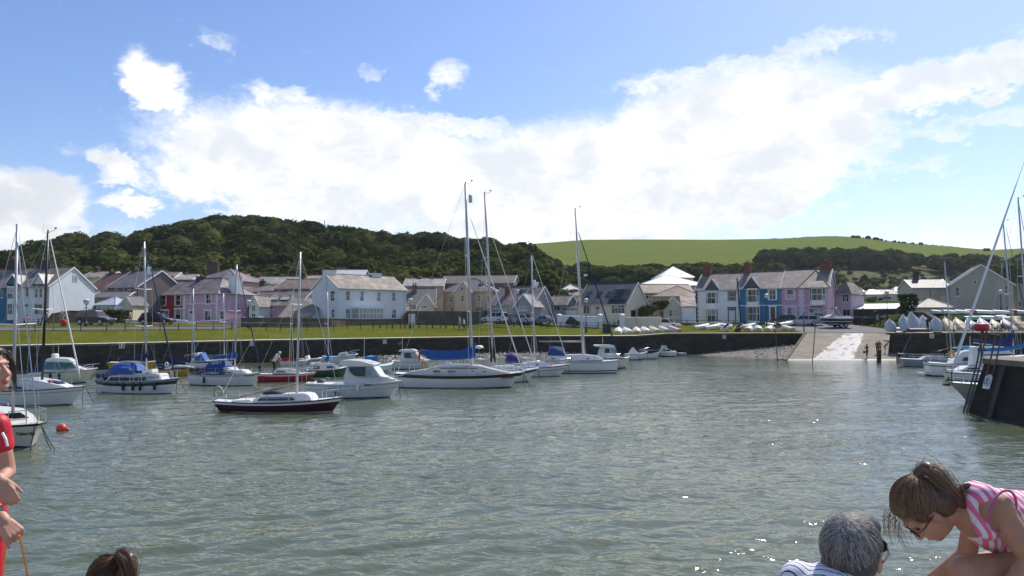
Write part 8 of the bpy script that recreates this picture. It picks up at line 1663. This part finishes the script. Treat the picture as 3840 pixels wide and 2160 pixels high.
for k in range(8): a = G(3615, 1838); b_ = a+Vector((rnd.uniform(-.05, .02), rnd.uniform(-.03, 0), rnd.uniform(.01, .04))); hp.append([a, a.lerp(b_, .5)+Vector((0, 0, .01)), b_])
strands('hair_strands', hp, HB, .0010, g_root)
q = MB(); q.tube([tie+Vector((.016*math.cos(t), .016*math.sin(t), .008*math.cos(t))) for t in [2*math.pi*i/12 for i in range(13)]], .006, 6); o = q.build('hair_tie', BLACK, None); in_root(o, g_root)
q = MB()
for s_ in (1, -1):
    cL = hc + (f*.094 + r*s_*.032 + u*.0)*K; q.tube([cL + (r*.025*math.cos(t) + u*.016*math.sin(t))*K for t in [2*math.pi*i/16 for i in range(17)]], .0024, 5); q.tube([hc+(f*.092+r*s_*.056+u*.008)*K, hc+(f*.06+r*s_*.079+u*.006)*K, hc+(f*-.005+r*s_*.083+u*.004)*K], .0026, 5)
q.tube([hc+(f*.10+r*.008)*K, hc+(f*.10-r*.008)*K], .002, 5); o = q.build('glasses', mat('dark_red_frame', (.09, .012, .02), .3), None); in_root(o, g_root)
# --- grey haired woman seated
Yw = 2.3; G2 = lambda px, py, dy=0.0: at(px, py, Yw+dy); hc = G2(3200, 2072); u, f, r = basis((-.05, -.15, 1), (.62, .62, -.30)); Mh = Matrix((f, r, u)).transposed(); e_h = tuple(Mh.to_euler('XYZ')); K = 1.0; P = lambda a, b_, d: tuple(hc + (f*a + r*b_ + u*d)*K)
w_root = empty('person', (1.0, 2.3, 2.95), 0, 'grey haired person in white shirt with navy stripes, seated facing the water', 'person')
L = head_prims(hc, u, f, K) + [('c', 0, P(-.03, 0, -.08), tuple(G2(3170, 2230, -.02)), .052, .058), ('c', 0, tuple(G2(3150, 2290, -.02)), (1.0, 2.32, 3.14), .13, .16), ('c', 1, (.93, 2.42, 3.06), (.90, 2.95, 3.10), .085, .065), ('c', 1, (1.13, 2.42, 3.06), (1.12, 2.95, 3.10), .085, .065), ('c', 1, (.90, 2.95, 3.10), (.88, 3.35, 3.0), .06, .04), ('c', 1, (1.12, 2.95, 3.10), (1.10, 3.35, 3.0), .06, .04), ('c', 4, (.88, 3.35, 3.0), (.88, 3.47, 3.02), .045, .035), ('c', 4, (1.10, 3.35, 3.0), (1.10, 3.47, 3.02), .045, .035)]
ls, rs_ = G2(2995, 2178, .03), G2(3330, 2260, .03)
for s_, w_ in ((ls, (.80, 2.72, 3.22)), (rs_, (1.30, 2.72, 3.22))): L += [('c', 0, tuple(s_), tuple((Vector(s_)+Vector(w_))/2+Vector((0, -.05, -.12))), .05, .042), ('c', 0, tuple((Vector(s_)+Vector(w_))/2+Vector((0, -.05, -.12))), w_, .04, .028)] + hand_prims(w_, (.1, .8, -.4), (0, .2, 1), .95, (.5, .6, .5), 1)
o = flesh('body', L, .0052, [SK1, T_NAVY, LIP, EYEB, RUBBER], None, 5); in_root(o, w_root)
def shirtmat():
    m, q, b = principled('navy_pinstripe_shirt'); co = q.new('ShaderNodeTexCoord').outputs['Object']; se = q.new('ShaderNodeSeparateXYZ'); q.l.new(co, se.inputs[0])
    x = q.m('ADD', q.m('ADD', q.m('MULTIPLY', se.outputs[0], .8), q.m('MULTIPLY', se.outputs[1], .6)), q.m('MULTIPLY', q.noise(co, 6, 2, .5), .008)); w = q.m('SINE', q.m('MULTIPLY', x, 2*math.pi/.0165))
    q.l.new(q.mixc(q.ss(w, .78, .90), (.74, .75, .80, 1), (.012, .014, .035, 1)), b.inputs['Base Color']); b.inputs['Roughness'].default_value = .8; return m
SH = [('c', 0, tuple(ls), tuple(G2(3120, 2190)), .052, .062), ('c', 0, tuple(G2(3120, 2200)), tuple(rs_), .07, .052), ('c', 0, tuple(G2(3150, 2290, -.02)), (1.0, 2.32, 3.16), .145, .175)]
for s_, w_ in ((ls, (.80, 2.72, 3.22)), (rs_, (1.30, 2.72, 3.22))): SH.append(('c', 0, tuple(s_), tuple(Vector(s_).lerp(Vector(w_), .42)+Vector((0, -.03, -.10))), .06, .058))
o = flesh('shirt', SH, .006, [shirtmat()], None, 5); in_root(o, w_root)
q = MB(); q.tube([G2(3095, 2150, .04), G2(3110, 2148, -.05), G2(3150, 2168, -.09), G2(3205, 2190, -.09), G2(3250, 2205, -.05)], [.006, .012, .013, .012, .006], 6); o = q.build('collar', shirtmat(), None, smooth=True); in_root(o, w_root)
HG = hairmat('grey_hair', (.06, .057, .056), (.42, .40, .38), .68)
HL = [('e', 0, P(-.018, 0, .040), (.096, .080, .086), e_h), ('e', 0, P(-.055, 0, -.035), (.052, .074, .078), e_h), ('e', 0, P(.035, 0, .075), (.050, .066, .042), e_h), ('e', 0, P(-.034, -.052, .0), (.044, .030, .055), e_h), ('e', 0, P(-.01, .054, -.005), (.050, .030, .06), e_h)]
o = flesh('hair', HL, .004, [HG], None, 5); in_root(o, w_root)
crown = (-.45, 0, .9); hp = hair_over(hc+f*-.018+u*.030, (.097, .083, .092), Mh, crown, [(-1, 0, -.55), (-.8, .6, -.5), (-.8, -.6, -.5), (0, 1, -.45), (-.25, -1, -.15), (.6, .8, .1), (.55, -.8, .25), (1, 0, .35), (-.5, -.9, -.4), (-.5, .9, -.4)], 1300, .012, 1.0, 10, .16)
strands('hair_strands', hp, HG, .0013, w_root)
q = MB()
for s_ in (1, -1): cL = hc + f*.098 + r*s_*.034; q.tube([cL + r*.027*math.cos(t) + u*.02*math.sin(t) for t in [2*math.pi*i/16 for i in range(17)]], .003, 5); q.prism([cL + r*.025*math.cos(t) + u*.018*math.sin(t) for t in [2*math.pi*i/12 for i in range(12)]], f*.002); q.tube([hc+f*.096+r*s_*.06+u*.006, hc+f*.05+r*s_*.083+u*.004, hc-f*.005+r*s_*.088], .0028, 5)
o = q.build('sunglasses', mat('black_frame', (.012, .012, .014), .25), None); in_root(o, w_root)
# --- seated girl whose crown and ponytail show
Yp = 3.2; G3 = lambda px, py, dy=0.0: at(px, py, Yp+dy); hc = G3(398, 2186); u, f, r = basis((0, .25, .95), (-.35, .85, -.4)); Mh = Matrix((f, r, u)).transposed(); e_h = tuple(Mh.to_euler('XYZ')); K = .85; P = lambda a, b_, d: tuple(hc + (f*a + r*b_ + u*d)*K)
p_root = empty('person', (-1.72, 3.2, 2.95), 0, 'seated child with reddish brown ponytail held by a dark tie', 'person')
L = head_prims(hc, u, f, K) + [('c', 0, P(-.03, 0, -.08), (-1.72, 3.12, 3.25), .04, .05), ('c', 1, (-1.72, 3.10, 3.24), (-1.72, 3.12, 3.06), .09, .12)]
for s_ in (-1, 1):
    L += [('c', 1, (-1.72+s_*.1, 3.1, 3.2), (-1.72+s_*.16, 3.3, 3.1), .045, .035), ('c', 0, (-1.72+s_*.16, 3.3, 3.1), (-1.72+s_*.1, 3.52, 3.14), .032, .022), ('c', 3, (-1.72+s_*.07, 3.15, 3.03), (-1.72+s_*.08, 3.62, 3.04), .07, .05), ('c', 0, (-1.72+s_*.08, 3.62, 3.04), (-1.72+s_*.1, 3.95, 3.0), .045, .03)] + hand_prims((-1.72+s_*.1, 3.52, 3.14), (0, .8, -.3), (0, .2, 1), .8, (.4, .6, .4), s_)
    L += [('c', 4, (-1.72+s_*.1, 3.95, 2.995), (-1.72+s_*.1, 4.07, 2.985), .032, .028)]
o = flesh('body', L, .0055, [SK1, cloth('blue_tee', (.06, .12, .3)), LIP, T_NAVY, RUBBER], None, 5); in_root(o, p_root)
HR = hairmat('reddish_brown_hair', (.045, .020, .011), (.19, .095, .048)); tie = G3(438, 2112, -.01)
HL = [('e', 0, P(-.018, 0, .038), (.096*K, .086*K, .092*K), e_h), ('e', 0, P(-.05, 0, -.02), (.066*K, .08*K, .08*K), e_h), ('e', 0, P(.03, 0, .075), (.05*K, .066*K, .04*K), e_h)]
pony = [tie, G3(450, 2088, -.02), G3(464, 2080, -.04), G3(480, 2098, -.06), G3(489, 2132, -.07), G3(493, 2175, -.07), G3(490, 2220, -.07)]
for a, b_, ra, rb_ in zip(pony, pony[1:], (.016, .026, .031, .031, .028, .023), (.026, .031, .031, .028, .023, .010)): HL.append(('c', 0, tuple(a), tuple(b_), ra, rb_))
o = flesh('hair', HL, .0045, [HR], None, 4); in_root(o, p_root)
lt = Mh.transposed() @ (tie-(hc+(f*-.018+u*.038)*K)); hp = hair_over(hc+(f*-.018+u*.038)*K, (.098*K, .088*K, .094*K), Mh, tuple(lt.normalized()), [(.9, 0, .4), (.6, .7, .2), (.5, -.8, .2), (-.3, .95, -.2), (-.2, -1, -.2), (-1, 0, -.1)], 420)
for k in range(240): j = Vector((rnd.gauss(0, .010), rnd.gauss(0, .011), rnd.gauss(0, .010))); hp.append([p + j*(.4+1.2*math.sin(math.pi*i/6)) for i, p in enumerate(pony)])
for k in range(40): a = Vector(P(rnd.uniform(-.05, .06), rnd.uniform(-.06, .06), .12)); b_ = a+Vector((rnd.uniform(-.03, .03), 0, rnd.uniform(.0, .018))); hp.append([a, a.lerp(b_, .5)+Vector((0, 0, .006)), b_])
strands('hair_strands', hp, HR, .0011, p_root)
q = MB(); q.tube([tie+Vector((.016*math.cos(t), .012*math.sin(t), .012*math.cos(t+1))) for t in [2*math.pi*i/12 for i in range(13)]], .007, 6); o = q.build('hair_tie', NAVY, None); in_root(o, p_root)
# --- girl in red at the edge of the frame
Yr = 3.6; G4 = lambda px, py, dy=0.0: at(px, py, Yr+dy); hc = G4(-36, 1388); u, f, r = basis((-.18, 0, .98), (.90, -.22, -.35)); Mh = Matrix((f, r, u)).transposed(); e_h = tuple(Mh.to_euler('XYZ')); K = .95; P = lambda a, b_, d: tuple(hc + (f*a + r*b_ + u*d)*K)
r_root = empty('person', (-2.52, 3.6, 2.95), 0, 'girl in red sports kit standing and holding an orange crab line', 'person')
L = head_prims(hc, u, f, K) + [('c', 0, P(-.02, 0, -.08), tuple(G4(-62, 1545)), .042, .05), ('c', 0, tuple(G4(-62, 1600)), tuple(G4(-60, 1950)), .085, .085)]
shn, eln, wrn = G4(-8, 1592, -.06), G4(26, 1768, -.04), G4(2, 1800, -.14); L += [('c', 0, tuple(shn), tuple(eln), .042, .037), ('c', 0, tuple(eln), tuple(wrn), .034, .023)] + hand_prims(wrn, (.50, -.10, -.78), (.45, -.86, .2), .86, (.35, .55, .45), 1, 0, .12, (.5, .6))
shf, elf, wrf = G4(-110, 1600, .02), G4(-105, 1800, -.10), G4(16, 1952, -.18); L += [('c', 0, tuple(shf), tuple(elf), .042, .036), ('c', 0, tuple(elf), tuple(wrf), .036, .026)] + hand_prims(wrf, (.62, -.05, -.62), (.55, -.62, .5), .98, (1.15, 1.35, .9), -1, 0, .04, (.35, .9))
for s_ in (-1, 1):
    xk = -2.56+s_*.08; L += [('c', 0, (xk, 3.6, 3.62), (xk, 3.62, 3.3), .075, .05), ('c', 0, (xk, 3.62, 3.3), (xk, 3.6, 3.02), .048, .032), ('c', 4, (xk-.02, 3.58, 2.985), (xk+.12, 3.66, 2.98), .035, .032)]
o = flesh('body', L, .0045, [SK1, SK1, LIP, EYEB, RUBBER], None, 4); in_root(o, r_root)
REDK = mat('red_sports_fabric', (.52, .012, .028), .55, var=.15, scale=5, bump=.4, bscale=9)
KL = [('c', 0, tuple(G4(-62, 1612)), tuple(G4(-66, 1800)), .094, .086), ('c', 0, tuple(G4(-66, 1800)), tuple(G4(-62, 1900)), .088, .095), ('c', 0, tuple(shn), tuple(G4(4, 1668, -.05)), .052, .054), ('c', 0, tuple(G4(-40, 1575, -.02)), tuple(shn), .05, .05), ('c', 0, tuple(shf), tuple(G4(-112, 1690, -.04)), .052, .054), ('c', 0, tuple(G4(-80, 1572)), tuple(shf), .05, .05)]
o = flesh('sports_shirt', KL, .006, [REDK], None, 4); in_root(o, r_root)
TLg = [('e', 0, (-2.535, 3.6, 3.6), (.16, .115, .13)), ('e', 0, (-2.55, 3.6, 3.5), (.16, .115, .12))]
for s_ in (-1, 1): xk = -2.545+s_*.075; TLg += [('c', 0, tuple(G4(-62, 1890)), (xk, 3.6, 3.5), .09, .09), ('c', 0, (xk, 3.6, 3.5), (xk+.01, 3.6, 3.06), .085, .075)]
o = flesh('track_trousers', TLg, .007, [REDK], None, 5); in_root(o, r_root)
q = MB(); c_ = G4(16, 1648, -.115); q.tube([c_+Vector((-.01, 0, .03)), c_+Vector((.01, -.004, 0)), c_+Vector((.015, 0, -.03))], .006, 6); o = q.build('sleeve_stripe', WHITE, None); in_root(o, r_root)
HD = hairmat('dark_hair', (.025, .014, .010), (.10, .055, .035))
HL = [('e', 0, P(-.022, 0, .045), (.098*K, .087*K, .092*K), e_h), ('e', 0, P(-.055, 0, -.03), (.062*K, .08*K, .09*K), e_h), ('e', 0, P(.045, -.01, .082), (.042*K, .062*K, .028*K), e_h), ('e', 0, P(.02, -.066, .03), (.04*K, .025*K, .05*K), e_h), ('c', 0, P(-.09, 0, .02), P(-.16, 0, -.10), .03, .018)]
o = flesh('hair', HL, .0045, [HD], None, 4); in_root(o, r_root)
hp = hair_over(hc+(f*-.022+u*.045)*K, (.10*K, .089*K, .094*K), Mh, (.55, 0, .8), [(-1, 0, 0), (-.6, .8, -.2), (-.5, -.85, -.2), (-.2, -1, -.3), (-.7, -.3, -.7), (.45, -.85, .0)], 460)
for k in range(70):
    a = G4(18+rnd.gauss(0, 8), 1325+rnd.gauss(0, 8), -.06); m_ = G4(52+rnd.gauss(0, 6), 1385+rnd.gauss(0, 8), -.08); b_ = G4(57+rnd.gauss(0, 8), 1440+rnd.uniform(-20, 40), -.08); hp.append([a, a.lerp(m_, .5)+Vector((.012, 0, .008)), m_, m_.lerp(b_, .5), b_])
strands('hair_strands', hp, HD, .0011, r_root)
ORL = mat('orange_twine', (.75, .28, .03), .6)
fist = wrf+Vector((.05, -.03, -.06)); q = MB(); q.tube([G4(72, 2008, -.2), G4(88, 2080, -.12), G4(104, 2160, 0), G4(120, 2240, .2), Vector((-2.0, 4.5, 2.6)), Vector((-2.0, 4.7, -.2))], .0042, 6); o = q.build('crab_line', ORL); tag(o, 'orange crab line running down from the fist of the girl in red', 'line')
q = MB(); q.tube([G4(24, 2040, -.17), G4(18, 2090, -.15), G4(8, 2170, -.12), G4(0, 2300, -.1)], .0032, 6); o = q.build('crab_line', ORL); tag(o, 'loose orange line end hanging against the red trousers', 'line')
# ------------------------------------------------------------------ thin sea air
hm = bpy.data.materials.new('sea_air'); hm.use_nodes = True; q = NG(hm.node_tree)
for n in list(q.n): q.n.remove(n)
pv = q.new('ShaderNodeVolumePrincipled'); pv.inputs['Color'].default_value = (.86, .92, 1, 1); pv.inputs['Density'].default_value = .00009; pv.inputs['Anisotropy'].default_value = .3
ou = q.new('ShaderNodeOutputMaterial'); q.l.new(pv.outputs[0], ou.inputs['Volume'])
mb = MB(); mb.box(-1650, 1650, -950, 900, -3, 112); hz_ = mb.build('haze', hm); tag(hz_, 'thin pale sea air over the harbour and hills', 'haze', kind='stuff')
